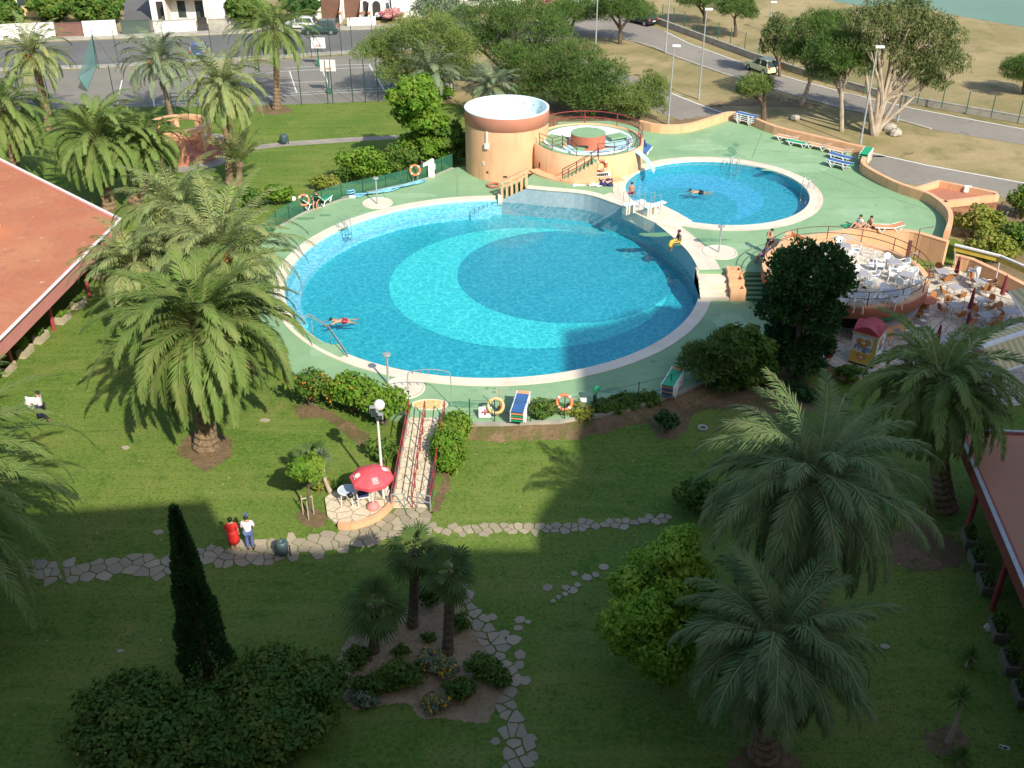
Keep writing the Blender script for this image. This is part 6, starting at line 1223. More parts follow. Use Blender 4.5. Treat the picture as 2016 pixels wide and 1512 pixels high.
# ------------------------------------------------------------------ sun loungers
def make_lounger(label, m, back=0.0):
    o = empty('sun_lounger', (0, 0, 0), label, 'sun lounger', 'sun loungers on the pool decks'); fl = [(-.95, .36), (.25, .33), (.95, .36 + back)]
    for s in (-.32, .32): q = MB(); q.tube([(x, s, z) for x, z in fl], .032, 6); q.build('side_rail', M['plastic'], o)
    q = MB(); q.add([(x, s, z + .025) for x, z in smooth_bed(fl) for s in (-.3, .3)], [(2 * i, 2 * i + 2, 2 * i + 3, 2 * i + 1) for i in range(len(smooth_bed(fl)) - 1)]); x = q.build('sling', M[m], o); x.modifiers.new('t', 'SOLIDIFY').thickness = .025
    for cx in (-.5, .55):
        for s in (-.33, .33): q = MB(); q.tube([(cx - .24, s, .35), (cx, s, .03), (cx + .24, s, .35)], .036, 6); q.build('leg', M['plastic'], o)
    return o
def smooth_bed(fl): return smoothline([fl[0], (-.35, fl[1][1] + .005), fl[1], fl[2]], 3)
LG = {k: make_lounger('x', m, bk) for k, (m, bk) in dict(blue=('blue', .0), green=('emerald', .0), peach=('peach', .18), greenup=('emerald', .55)).items()}
used = set()
def lounger(kind, px, py, z, rz, label, dz=0.0, tilt=None):
    p = at(px, py, z); p.z += dz
    if kind not in used: used.add(kind); o = LG[kind]; o.location = p; o.rotation_euler = (tilt or 0, 0, rz); return tag(o, label)
    return dup(LG[kind], p, rz, label, None, tilt)
al = math.atan2(*(lambda d: (d.y, d.x))(at(1690, 305, ZU) - at(1527, 266, ZU)))
lounger('peach', 1549, 278, ZU, al + .12, 'orange lounger with a blue towel, first along the right parapet'); lounger('green', 1571, 288, ZU, al + .15, 'green lounger in front of the first orange lounger'); lounger('peach', 1609, 294, ZU, al + .1, 'orange lounger in the middle of the row along the parapet')
lounger('peach', 1652, 304, ZU, al + .05, 'orange lounger partly behind the upper blue lounger'); lounger('blue', 1654, 315, ZU, al - .05, 'blue lounger standing behind the stacked blue one'); lounger('green', 1652, 331, ZU, al + .02, 'green lounger under the blue one near the parapet corner'); lounger('blue', 1652, 331, ZU, al + .02, 'blue lounger stacked on the green one near the parapet corner', .17)
for k in range(4): lounger('green', 1702, 318, ZU, R(62), ['lowest', 'second', 'third', 'topmost'][k] + ' green lounger of the stack tucked in the parapet corner', .16 * k)
for k in range(4): lounger('blue', 1467, 244, ZU, al + .05, ['lowest', 'second', 'third', 'topmost'][k] + ' blue lounger of the stack against the far parapet', .16 * k)
for k in range(5): lounger('blue' if k == 4 else 'peach' if k % 2 else 'green', 1024, 822, ZL, R(80), ['lowest lounger', 'second lounger', 'third lounger', 'fourth lounger', 'topmost blue lounger'][k] + ' of the stack beside the faded lifebuoy', .13 * k)
for k in range(5): lounger('green' if k == 4 else 'peach' if k % 2 else 'blue', 1322, 772, ZL, R(66), ['lowest lounger', 'second lounger', 'third lounger', 'fourth lounger', 'topmost green lounger'][k] + ' of the shaded stack under the cedar', .13 * k)
lounger('greenup', 610, 408, ZL, R(-122), 'green lounger with a raised back left of the sitting bathers'); lounger('greenup', 636, 402, ZL, R(-108), 'green lounger with a raised back right of the sitting bathers')
lounger('blue', 1268, 306, ZU, R(70), 'blue lounger tilted up against the spa', .25, R(18)); lounger('peach', 1747, 455, ZU, R(0), 'pale orange lounger behind the retaining wall top')
# ------------------------------------------------------------------ cafe tables and chairs
def make_chair(kind):
    o = empty('cafe_chair', (0, 0, 0), 'x', 'chair'); w = kind == 'white'; mf = M['plastic'] if w else M['steel']; ms_ = M['plastic'] if w else M['caney']; rr = .028 if w else .016
    q = MB(); q.box(0, 0, .42, .46, .44, .04); q.build('seat', ms_, o, bevel=.02)
    q = MB(); bk = [(.23 * math.sin(a) * (1.0 if True else 1), -.22 - .07 * math.cos(a) * .6, 0) for a in [R(-78 + 26 * i) for i in range(7)]]
    top_ = [(.0 if w else .0) + .40 * math.cos(R(-70 + 140 * i / 6)) ** .5 for i in range(7)]
    q.add([(p[0], p[1], .46) for p in bk] + [(p[0], p[1] - .07, .46 + t_) for p, t_ in zip(bk, top_)], [(i, i + 1, 8 + i, 7 + i) for i in range(6)]); x = q.build('backrest', ms_, o); x.modifiers.new('t', 'SOLIDIFY').thickness = .03
    for sx_ in (-1, 1):
        for sy_ in (-1, 1): q = MB(); q.tube([(sx_ * .2, sy_ * .19, .43), (sx_ * .25, sy_ * .24, 0)], rr, 6); q.build('leg', mf, o)
        q = MB(); q.tube(smoothline([(sx_ * .23, .2, .43), (sx_ * .27, .19, .64), (sx_ * .27, -.1, .67), (sx_ * .22, -.25, .72)], 3), rr, 6); q.build('armrest', mf, o)
    return o
def make_table(round_=False):
    o = empty('cafe_table', (0, 0, 0), 'x', 'table'); q = MB()
    q.box(0, 0, .70, .74, .74, .035); q.build('table_top', M['tabletop'], o, bevel=.012)
    for sx_ in (-1, 1):
        for sy_ in (-1, 1): q = MB(); q.tube([(sx_ * .3, sy_ * .3, .7), (sx_ * .33, sy_ * .33, 0)], .022, 6); q.build('leg', M['galv'], o)
    return o
CH = {'white': make_chair('white'), 'cane': make_chair('cane')}; TB = make_table(); used2 = set()
def put(src, key, p, rz, label, group):
    if key not in used2: used2.add(key); src.location = p; src.rotation_euler = (0, 0, rz); return tag(src, label, None, group)
    return dup(src, p, rz, label, group)
rc = random.Random(12); CNO = 0
def table_set(desc, px, py, z, kind, sides, where, rz=None):
    p = at(px, py, z + .73); p.z = z; rz = rc.uniform(-.6, .6) if rz is None else rz
    put(TB, 'table', p, rz, 'grey topped cafe table ' + desc, 'cafe tables ' + where)
    for s in sides:
        a = rz + {'far': R(90), 'near': R(-90), 'left': R(180), 'right': 0}[s] + rc.uniform(-.22, .22); d = rc.uniform(.62, .74)
        put(CH[kind], kind, (p.x + d * math.cos(a), p.y + d * math.sin(a), z), a + R(90) + rc.uniform(-.25, .25), ('white armchair' if kind == 'white' else 'cane chair') + ' on the %s side of the table ' % s + desc, 'chairs ' + where)
W1, W2 = 'on the round terrace', 'on the lower cafe floor'
for desc, px, py, sides in [('furthest back by the terrace rail', 1662, 482, ('far', 'right', 'near')), ('in the sun by the brown post', 1761, 514, ('far', 'left', 'right', 'near')), ('right of the terrace centre', 1786, 539, ('far', 'left', 'right', 'near')), ('in the middle beside the evergreen', 1699, 538, ('far', 'left', 'right', 'near')), ('nearest the front of the terrace', 1756, 574, ('far', 'left', 'right', 'near')), ('half hidden by the evergreen', 1690, 578, ('right', 'near'))]: table_set(desc, px, py, ZT, 'white', sides, W1)
for desc, px, py, sides in [('in the corner below the retaining wall', 1855, 533, ('far', 'left', 'right', 'near')), ('against the low orange wall', 1931, 552, ('far', 'right', 'near')), ('behind the third folded parasol', 1881, 564, ('left', 'near')), ('at the edge of the sunlight', 1932, 589, ('near', 'left', 'right')), ('left of the folded parasols', 1881, 600, ('near', 'left', 'far')), ('in the shaded middle of the floor', 1941, 619, ('far', 'left', 'right', 'near')), ('right of the shaded middle table', 1989, 612, ('far', 'near')), ('just beyond the double awning', 1941, 651, ('far', 'left', 'near')), ('at the right edge beyond the awning', 2000, 639, ('far', 'left')), ('by the nearest folded parasol', 1866, 668, ('left', 'near')), ('under the double awning end', 1903, 682, ('near', 'right')), ('nearest the canary palm', 1889, 706, ('near', 'left')), ('under the double awning corner', 1962, 722, ('left', 'near'))]: table_set(desc, px, py, .02, 'cane', sides, W2)
for i in range(4): put(CH['white'], 'white', Vector(at(1912, 556, .02)) + Vector((0, 0, .11 * i)), .4, ['lowest', 'second', 'third', 'topmost'][i] + ' white resin armchair of the pile by the third parasol', 'chairs ' + W2)
for i, (px, py) in enumerate([(1812, 632), (1838, 603)]): put(CH['cane'], 'cane', at(px, py, .02), R(150 + 40 * i), ['cane seated metal chair beside the bar column', 'cane seated metal chair under the terrace rim'][i], 'chairs ' + W2)
def stool(label, p):
    o = empty('bar_stool', p, label, 'stool', 'silver stools along the bar'); q = MB(); q.lathe([(.01, .74), (.17, .74), (.18, .70), (.01, .69)], 14); q.build('seat', M['steel'], o)
    for k in range(4): a = R(45 + 90 * k); q = MB(); q.tube([(.1 * math.cos(a), .1 * math.sin(a), .7), (.21 * math.cos(a), .21 * math.sin(a), 0)], .018, 5); q.build('leg', M['steel'], o)
    q = MB(); q.add([(-.17, .14, .76), (.17, .14, .76), (.17, .17, .98), (-.17, .17, .98)], [(0, 1, 2, 3)]); q.build('backrest', M['steel'], o).modifiers.new('t', 'SOLIDIFY').thickness = .02
    return o
for i in range(6): a = R(284 + i * 10); stool('silver bar stool in the close row along the curved bar', (CX + (CR + .25) * math.cos(a), CY + (CR + .25) * math.sin(a), .02))
def parasol_shut(label, base, top):
    b = at(*base, .02); hh = aty(top[0], top[1], b.y).z; o = empty('closed_parasol', b, label, 'parasol', 'folded burgundy parasols at the cafe'); dx = (aty(top[0], top[1], b.y).x - b.x)
    q = MB(); q.tube([(0, 0, 0), (0, 0, hh)], .025, 6); q.build('pole', M['galv'], o); q = MB(); q.lathe([(.01, hh + .02), (.07, hh - .1), (.10, hh * .7), (.13, hh * .42), (.15, hh * .34), (.03, hh * .36)], 9); q.build('canopy', M['burgundy'], o)
    q = MB(); q.lathe([(.01, .08), (.22, .06), (.25, 0)], 14); q.build('base', M['concrete'], o)
for lab, b_, t_ in [('folded burgundy parasol at the corner of the retaining wall', (1879, 552), (1888, 505)), ('folded burgundy parasol in front of the low orange wall', (1968, 598), (1981, 542)), ('third folded parasol beside the pile of white chairs', (1904, 628), (1913, 566)), ('folded burgundy parasol in the shaded centre of the cafe', (1896, 672), (1908, 615)), ('nearest folded parasol rising out of the palm fronds', (1839, 698), (1852, 640))]: parasol_shut(lab, b_, t_)
o = empty('terrace_lamp_post', at(1797, 517, ZT), 'brown post and thin pole with a hanging ring at the terrace rail', 'post'); q = MB(); q.box(-.35, .1, 0, .18, .14, 1.35); q.build('post', M['brownrail'], o); q = MB(); q.tube([(0, 0, 0), (.05, .1, 2.1), (.9, .3, 2.15)], .03, 6); q.build('pole', M['brownrail'], o); q = MB(); q.tube([(.05 + .28 * math.cos(k * .524), 0, .35 + .28 * math.sin(k * .524)) for k in range(12)], .03, 5, True); q.build('ring', M['galv'], o)
o = empty('parasol_stand', at(1718, 521, ZT), 'white parasol foot with a short tube in the middle of the terrace', 'parasol stand'); q = MB(); q.lathe([(.01, .1), (.2, .09), (.3, .03), (.31, 0)], 18); q.build('foot', M['plastic'], o); q = MB(); q.tube([(0, 0, .05), (0, 0, .9)], .03, 8); q.build('tube', M['plastic'], o)
# ------------------------------------------------------------------ patio furniture
b = at(735, 1000, .14); o = empty('parasol', b, 'open red parasol with white lettering on a pink round foot on the patio', 'parasol'); hh = aty(731, 936, b.y).z - .14; dx = aty(731, 936, b.y).x - b.x
q = MB(); q.tube([(0, 0, 0), (dx, 0, hh + .25)], .025, 8); q.build('pole', M['white'], o)
q = MB(); q.lathe([(.01, .3), (.1, .28), (.24, .2), (.28, .08), (.27, 0)], 18); q.build('foot', mat('pink_parasol_foot', (0.70, 0.28, 0.26), .6), o, True)
RAD = .93; q = MB(); q.lathe([(.01, hh + .3), (RAD * .35, hh + .235), (RAD * .72, hh + .10), (RAD, hh - .06), (RAD * 1.0, hh - .2)], 8, dx); cp_ = q.build('canopy', M['parasol'], o); cp_.modifiers.new('t', 'SOLIDIFY').thickness = .012
def logo(par, ang, t_=.64):                                   # three white loops on a panel of the canopy
    for k in range(3):
        q = MB(); c = []
        for j in range(13):
            a = j / 12 * 2 * math.pi; u = (k - 1) * .085 + .032 * math.cos(a); v = t_ * RAD + .095 * math.sin(a) * (1 + .2 * (k == 1)); z = hh + .3 - .36 * (v / RAD) ** 1.7 + .03
            c.append((dx + v * math.cos(ang) - u * math.sin(ang), v * math.sin(ang) + u * math.cos(ang), z))
        q.tube(c, .013, 5); q.build('lettering', M['white'], par)
    q = MB(); v = (t_ + .17) * RAD; q.tube([(dx + v * math.cos(ang) - u * math.sin(ang), v * math.sin(ang) + u * math.cos(ang), hh + .3 - .36 * (v / RAD) ** 1.7 + .04) for u in (-.14, 0, .14)], .016, 5); q.build('lettering', M['white'], par)
for a in (-68, -158, 22): logo(cp_, R(a + .5))
b = at(684, 975, .14); o = empty('garden_table', at(685, 990, .14), 'white round garden table with a glass top and a black helmet on it', 'table')
q = MB(); q.lathe([(.40, .68), (.40, .72), (.33, .72), (.33, .69)], 28); q.build('rim', M['plastic'], o); q = MB(); q.disc(0, 0, .705, .34, 28); q.build('glass_top', mat('frosted_glass', (0.55, 0.66, 0.72), .2), o)
for k in range(4): a = R(45 + 90 * k); q = MB(); q.tube([(.3 * math.cos(a), .3 * math.sin(a), .7), (.36 * math.cos(a), .36 * math.sin(a), 0)], .025, 6); q.build('leg', M['plastic'], o)
h_ = at(690, 978, .88); q = MB(); q.ball((0, 0, .1), .13, 14, 8); o = q.build('helmet', M['bag'], None, True); o.location = (h_.x, h_.y, .85); tag(o, 'shiny black helmet on the round glass table', 'helmet')
o = empty('garden_chair', at(716, 990, .14), 'white garden chair with a navy seat cushion under the red parasol', 'chair', None, R(15))
q = MB(); q.box(0, 0, .4, .5, .48, .04); q.build('seat', M['plastic'], o, bevel=.02); q = MB(); q.box(0, 0, .445, .44, .42, .07); q.build('cushion', M['navy'], o, bevel=.03)
q = MB(); q.box(0, .25, .44, .5, .04, .5); q.build('backrest', M['plastic'], o, bevel=.02)
for sx_ in (-1, 1):
    for sy_ in (-1, 1): q = MB(); q.tube([(sx_ * .22, sy_ * .2, .42), (sx_ * .26, sy_ * .24, 0)], .022, 6); q.build('leg', M['plastic'], o)
    q = MB(); q.tube([(sx_ * .26, -.2, .42), (sx_ * .28, -.2, .64), (sx_ * .27, .24, .66)], .02, 6); q.build('armrest', M['plastic'], o)
# ------------------------------------------------------------------ ice cream kiosk
Pl, Pc = at(1669, 713, .02), at(1718, 727, .02); d = Pc - Pl; W0 = d.length; o = empty('ice_cream_kiosk', Pl, 'white and yellow ice cream kiosk with a red vaulted roof and heart logo', 'kiosk', None, math.atan2(d.y, d.x)); KH = hgt(1718, 727, 667) ; KH = aty(1726, 668, Pc.y).z
q = MB(); q.box(W0 / 2, W0 / 2, 0, W0 - .02, W0 - .02, .12); q.build('plinth', M['dkgreen'], o)
q = MB(); q.box(W0 / 2, W0 / 2, .12, W0, W0, KH - .12); bd = q.build('body', M['white'], o)
ye = mat('kiosk_yellow', (0.66, 0.44, 0.06), .5, (0.60, 0.42, 0.10), 2.0)
q = MB(); q.box(W0 / 2, -.004, .13, W0 - .004, .012, KH * .36); q.build('yellow_panel', ye, bd); q = MB(); q.box(W0 - .12, -.011, .13, .24, .014, KH - .2); q.build('yellow_strip', ye, bd); q = MB(); q.box(W0 + .004, W0 / 2, .13, .012, W0 - .004, KH * .16); q.build('yellow_panel', ye, bd)
q = MB(); q.box(W0 / 2, W0 / 2, KH, W0 + .1, W0 + .1, .07); q.build('eaves_trim', M['awning'], o)
q = MB(); n = 14; vs = []
for i in range(n + 1):
    for j in range(n + 1):
        x, y = -1 + 2 * i / n, -1 + 2 * j / n; vs.append((W0 / 2 + x * (W0 / 2 + .03), W0 / 2 + y * (W0 / 2 + .03), KH + .07 + .42 * max(1 - x * x, 1 - y * y)))
q.add(vs, [(i * (n + 1) + j, (i + 1) * (n + 1) + j, (i + 1) * (n + 1) + j + 1, i * (n + 1) + j + 1) for i in range(n) for j in range(n)])
for ed in ([i * (n + 1) for i in range(n + 1)], [i * (n + 1) + n for i in range(n + 1)], list(range(n + 1)), [n * (n + 1) + j for j in range(n + 1)]):
    b0 = len(q.v); q.v += [(q.v[k][0], q.v[k][1], KH + .068) for k in ed]; q.f += [(ed[k], ed[k + 1], b0 + k + 1, b0 + k) for k in range(n)]
q.build('roof', mat('kiosk_red', (0.46, 0.07, 0.08), .55), o)
def heart(s): 
    return [(s * .062 * 16 * math.sin(t) ** 3 / 16 * 1.15, s * .062 * (13 * math.cos(t) - 5 * math.cos(2 * t) - 2 * math.cos(3 * t) - math.cos(4 * t)) / 16) for t in [k * 2 * math.pi / 40 for k in range(40)]]
def face_pt(f, u, z, off): return (W0 * .46 + u, -off, z) if f == 0 else (W0 + off, W0 * .5 + u, z)
def heart_logo(f, cz, s):
    for k, (sc, mm) in enumerate([(1.0, mat('logo_brown', (0.42, 0.10, 0.04), .5)), (.86, mat('logo_gold', (0.80, 0.45, 0.16), .5)), (.66, M['logo_b']), (.54, M['logo_g']), (.3, M['white'])]):
        M.setdefault('logo_b', mm); q = MB(); P = [face_pt(f, a * sc, cz + b_ * sc + (.03 * (1 - sc)), .008 + .004 * k + .012) for a, b_ in heart(s)]; q.add(P, [tuple(range(40)) if f else tuple(range(40))]); q.build('heart_logo', mm, bd)
M['logo_b'] = mat('logo_brown_inner', (0.42, 0.10, 0.04), .5); M['logo_g'] = mat('logo_gold_inner', (0.80, 0.42, 0.08), .5)
heart_logo(0, KH * .74, 5.4); heart_logo(1, KH * .74, 5.0); heart_logo(0, KH * .28, 3.9)
def text(s, size, m, par, f, u, z):
    cu = bpy.data.curves.new('lettering', 'FONT'); cu.body = s; cu.size = size; cu.align_x = 'CENTER'; cu.extrude = .004; cu.offset = .006; cu.shear = .15
    to = bpy.data.objects.new('lettering', cu); COL.objects.link(to); dg = bpy.context.evaluated_depsgraph_get(); me = bpy.data.meshes.new_from_object(to.evaluated_get(dg)); bpy.data.objects.remove(to)
    x = link('lettering', me, None, par); me.materials.clear(); me.materials.append(m); x.location = face_pt(f, u, z, .014); x.rotation_euler = (R(90), 0, 0 if f == 0 else R(90)); return x
inkb = mat('logo_blue', (0.05, 0.16, 0.36), .5); text('Frigo', .46, inkb, bd, 0, 0, KH * .50); text('Frigo', .42, inkb, bd, 1, 0, KH * .50)
# ------------------------------------------------------------------ people
J0 = dict(pelvis=(0, 0, .95), spine=(0, .01, 1.14), chest=(0, 0, 1.34), neck=(0, -.01, 1.49), chin=(0, .02, 1.56), head=(0, .01, 1.645), crown=(0, 0, 1.70), nose=(0, .105, 1.61),
    sL=(-.18, 0, 1.41), eL=(-.25, -.03, 1.14), wL=(-.25, .06, .90), hL=(-.25, .09, .84), sR=(.18, 0, 1.41), eR=(.25, -.03, 1.14), wR=(.25, .06, .90), hR=(.25, .09, .84),
    pL=(-.09, 0, .91), kL=(-.10, .02, .50), aL=(-.10, -.03, .09), tL=(-.12, .13, .035), pR=(.09, 0, .91), kR=(.10, .02, .50), aR=(.10, -.03, .09), tR=(.12, .13, .035))
RD = dict(pelvis=(.155, .115), spine=(.135, .10), chest=(.165, .115), neck=(.058, .058), chin=(.068, .075), head=(.08, .098), crown=(.05, .06), nose=(.014, .014), s=(.072, .07), e=(.047, .047), w=(.034, .028), h=(.042, .022), p=(.095, .095), k=(.062, .062), a=(.043, .043), t=(.042, .032))
EDG = [('pelvis', 'spine'), ('spine', 'chest'), ('chest', 'neck'), ('neck', 'chin'), ('chin', 'head'), ('head', 'crown'), ('head', 'nose')] + [e for s in 'LR' for e in (('chest', 's' + s), ('s' + s, 'e' + s), ('e' + s, 'w' + s), ('w' + s, 'h' + s), ('pelvis', 'p' + s), ('p' + s, 'k' + s), ('k' + s, 'a' + s), ('a' + s, 't' + s))]
def skin_obj(name, pts, rad, edges, root, m, par, lev=1):
    ks = list(pts); me = bpy.data.meshes.new(name); me.from_pydata([pts[k] for k in ks], [(ks.index(a), ks.index(b_)) for a, b_ in edges], []); ob = link(name, me, m, par)
    sk = ob.modifiers.new('skin', 'SKIN'); sk.use_smooth_shade = True
    if not me.skin_vertices: me.attributes
    for i, k in enumerate(ks): d = me.skin_vertices[0].data[i]; d.radius = rad[k]; d.use_root = (k == root)
    ss = ob.modifiers.new('sub', 'SUBSURF'); ss.levels = lev; ss.render_levels = lev; return ob
def rkey(k): return RD[k] if k in RD else RD[k[0]]
def person(label, p, rz, pose=None, scale=1.0, skin='skin', top=None, bottom=None, legs='long', hair='hair', sleeve=.5, dress=None, cap=None, hairlen=0, grp=None):
    o = empty('person', p, label, 'person', grp, rz); o.scale = (scale,) * 3; J = dict(J0); J.update(pose or {}); J = {k: Vector(v) for k, v in J.items()}
    P = dict(J); E_ = list(EDG); Rr = {k: rkey(k) for k in J}
    for s in 'LR':                                              # five fingers from the palm
        w, h = J['w' + s], J['h' + s]; d = (h - w).normalized(); side = d.cross(Vector((0, 0, 1))); side = side.normalized() if side.length > .1 else Vector((0, 1, 0)); nrm = d.cross(side)
        for i, (off, ln) in enumerate([(-.032, .068), (-.011, .078), (.011, .072), (.031, .058)]):
            a, b_ = 'f%s%da' % (s, i), 'f%s%db' % (s, i); P[a] = h + d * .045 + side * off; P[b_] = P[a] + (d * .8 + nrm * .5) * ln; Rr[a] = (.011, .011); Rr[b_] = (.008, .008); E_ += [('h' + s, a), (a, b_)]
        P['th' + s] = h + side * -.055 + d * .02; Rr['th' + s] = (.011, .011); E_.append(('h' + s, 'th' + s))
    skin_obj('body', P, Rr, E_, 'pelvis', M[skin], o)
    hd, cr, ns = J['head'], J['crown'], J['nose']; up = (cr - J['chin']).normalized(); fw = (ns - hd); fw = (fw - up * fw.dot(up)).normalized(); sd = fw.cross(up)
    def ell(name, c, r, m, n=12):
        q = MB(); vs = []
        for i in range(9):
            t = math.pi * i / 8
            for k in range(n): a = 2 * math.pi * k / n; vs.append(c + sd * (r[0] * math.sin(t) * math.cos(a)) + fw * (r[1] * math.sin(t) * math.sin(a)) + up * (r[2] * math.cos(t)))
        q.add(vs, [(i * n + k, i * n + (k + 1) % n, (i + 1) * n + (k + 1) % n, (i + 1) * n + k) for i in range(8) for k in range(n)]); return q.build(name, m, o, True)
    if hair: ell('hair', hd + up * (.035 - hairlen * .3) - fw * (.035), (.105, .11, .095 + hairlen), M[hair])
    if cap: ell('cap', hd + up * .055, (.11, .115, .075), M[cap]); q = MB(); c = hd + up * .05 + fw * .12; q.add([c - sd * .08, c + sd * .08, c + sd * .06 + fw * .09, c - sd * .06 + fw * .09], [(0, 1, 2, 3)]); q.build('cap_peak', M[cap], o)
    q = MB(); mo = hd - up * .02
    for s in (-1, 1): q.ball(tuple(mo + up * .035 + fw * .085 + sd * (.035 * s)), .012, 6, 4)
    q.build('eyes', M['hair'], o); q = MB(); c = hd - up * .055 + fw * .082; q.tube([c - sd * .025, c, c + sd * .025], .008, 5); q.build('mouth', M['swim'], o)
    q = MB()
    for s in (-1, 1): q.ball(tuple(hd + sd * (.088 * s) - up * .005), .022, 6, 4)
    q.build('ears', M[skin], o)
    grow = lambda r, g: (r[0] * 1.06 + g, r[1] * 1.06 + g)
    if top:
        ks = ['pelvis', 'spine', 'chest', 'sL', 'sR', 'uL', 'uR']; P = {k: J[k] for k in ks[:5]}; P['pelvis'] = J['pelvis'].lerp(J['spine'], .1); P['nk'] = J['chest'].lerp(J['neck'], .75); R2 = {k: grow(rkey(k), .018) for k in ks[:5]}; R2['nk'] = (.075, .07)
        for s in 'LR': P['u' + s] = J['s' + s].lerp(J['e' + s], sleeve) if sleeve <= 1 else J['e' + s]; R2['u' + s] = (.07, .07)
        E2 = [('pelvis', 'spine'), ('spine', 'chest'), ('chest', 'nk'), ('chest', 'sL'), ('chest', 'sR'), ('sL', 'uL'), ('sR', 'uR')]
        if sleeve > 1:
            for s in 'LR': P['v' + s] = J['e' + s].lerp(J['w' + s], .85); R2['v' + s] = (.05, .05); E2.append(('u' + s, 'v' + s))
        skin_obj('shirt' if not dress else 'dress_top', P, R2, E2, 'spine', M[top], o)
    if bottom:
        f = {'long': 1.0, 'short': .0, 'mid': .5}[legs]; P = {'pelvis': J['pelvis']}; R2 = {'pelvis': grow(rkey('pelvis'), .014)}; E2 = []
        for s in 'LR':
            P['p' + s] = J['p' + s]; P['k' + s] = J['p' + s].lerp(J['k' + s], .62) if f == 0 else J['k' + s]; R2['p' + s] = grow(RD['p'], .014); R2['k' + s] = (.092, .092) if f == 0 else grow(RD['k'], .014); E2 += [('pelvis', 'p' + s), ('p' + s, 'k' + s)]
            if f == 1: P['a' + s] = J['k' + s].lerp(J['a' + s], .92); R2['a' + s] = grow(RD['a'], .022); E2.append(('k' + s, 'a' + s))
        skin_obj('trousers' if f == 1 else 'shorts', P, R2, E2, 'pelvis', M[bottom], o)
    if dress:
        a = J['pelvis'] + Vector((0, 0, .12)); bt = (J['kL'] + J['kR']) / 2 - Vector((0, 0, .08)); q = MB(); n = 20; vs = []
        for t in (0, .3, .65, 1.0):
            c = a.lerp(bt, t); rx, ry = .175 + .055 * t + .03 * math.sin(t * 3), .14 + .06 * t
            for k in range(n): an = 2 * math.pi * k / n; wv = 1 + .06 * t * math.sin(5 * an); vs.append((c.x + rx * wv * math.cos(an), c.y + ry * wv * math.sin(an), c.z))
        q.add(vs, [(i * n + k, i * n + (k + 1) % n, (i + 1) * n + (k + 1) % n, (i + 1) * n + k) for i in range(3) for k in range(n)]); q.build('skirt', M[dress], o, True).modifiers.new('t', 'SOLIDIFY').thickness = .012
    if legs == 'long' and bottom:
        for s in 'LR': q = MB(); a, t = J['a' + s], J['t' + s]; q.tube([a + (a - t) * .3 - Vector((0, 0, .04)), a.lerp(t, .4) - Vector((0, 0, .02)), t + (t - a) * .2], [.05, .055, .04], 8); q.build('shoe', M['black'], o, True)
    return o
sit = lambda h=.45, ext=0.0: dict(pelvis=(0, 0, h + .08), spine=(0, .01, h + .27), chest=(0, .03, h + .47), neck=(0, .05, h + .62), chin=(0, .08, h + .69), head=(0, .08, h + .775), crown=(0, .07, h + .83), nose=(0, .185, h + .74), sL=(-.18, .03, h + .54), sR=(.18, .03, h + .54), eL=(-.24, .1, h + .28), eR=(.24, .1, h + .28), wL=(-.16, .3, h + .2), wR=(.16, .3, h + .2), hL=(-.14, .36, h + .18), hR=(.14, .36, h + .18), pL=(-.1, .04, h + .07), pR=(.1, .04, h + .07), kL=(-.12, .46, h + .08), kR=(.12, .46, h + .08), aL=(-.12, .5 + ext, max(.08, h - .35)), aR=(.12, .52 + ext, max(.08, h - .35)), tL=(-.13, .66 + ext, max(.04, h - .40)), tR=(.13, .68 + ext, max(.04, h - .40)))
def ground_sit(): d = sit(.02); d.update(kL=(-.14, .40, .42), kR=(.14, .42, .40), aL=(-.14, .72, .07), aR=(.14, .74, .07), tL=(-.15, .9, .04), tR=(.15, .92, .04)); return d
prone = dict(pelvis=(0, 0, 0), spine=(0, .2, .02), chest=(0, .4, .04), neck=(0, .55, .07), chin=(0, .62, .08), head=(0, .69, .12), crown=(0, .72, .17), nose=(0, .79, .1), sL=(-.18, .46, .02), sR=(.18, .46, .02), eL=(-.36, .66, -.02), eR=(.34, .68, -.02), wL=(-.28, .9, -.04), wR=(.24, .92, -.04), hL=(-.25, .97, -.05), hR=(.22, .99, -.05), pL=(-.09, -.05, 0), pR=(.09, -.05, 0), kL=(-.16, -.45, -.05), kR=(.16, -.45, -.05), aL=(-.24, -.82, -.06), aR=(.24, -.82, -.02), tL=(-.27, -.95, -.08), tR=(.27, -.95, -.05))
walk = dict(aL=(-.1, -.30, .13), tL=(-.1, -.19, .04), kL=(-.1, -.10, .5), aR=(.1, .16, .09), tR=(.1, .32, .04), kR=(.1, .12, .5), eL=(-.24, .04, 1.15), wL=(-.14, .28, 1.12), hL=(-.1, .34, 1.12), eR=(.25, .03, 1.14), wR=(.14, .27, 1.10), hR=(.1, .33, 1.1))
waiter = person('waiter in white shirt and dark apron walking over the lawn carrying a white cloth', at(88, 830), R(92), walk, top='shirt', bottom='trousers', sleeve=2)
q = MB(); n = 14; q.add([(.21 * math.cos(R(200 - k * 220 / n)), .17 * math.sin(R(200 - k * 220 / n)), 1.02) for k in range(n + 1)] + [(.25 * math.cos(R(200 - k * 220 / n)), .06 + .24 * math.sin(R(200 - k * 220 / n)), .42) for k in range(n + 1)], [(k, k + 1, n + 2 + k, n + 1 + k) for k in range(n)]); q.build('apron', M['navy'], waiter, True).modifiers.new('t', 'SOLIDIFY').thickness = .015
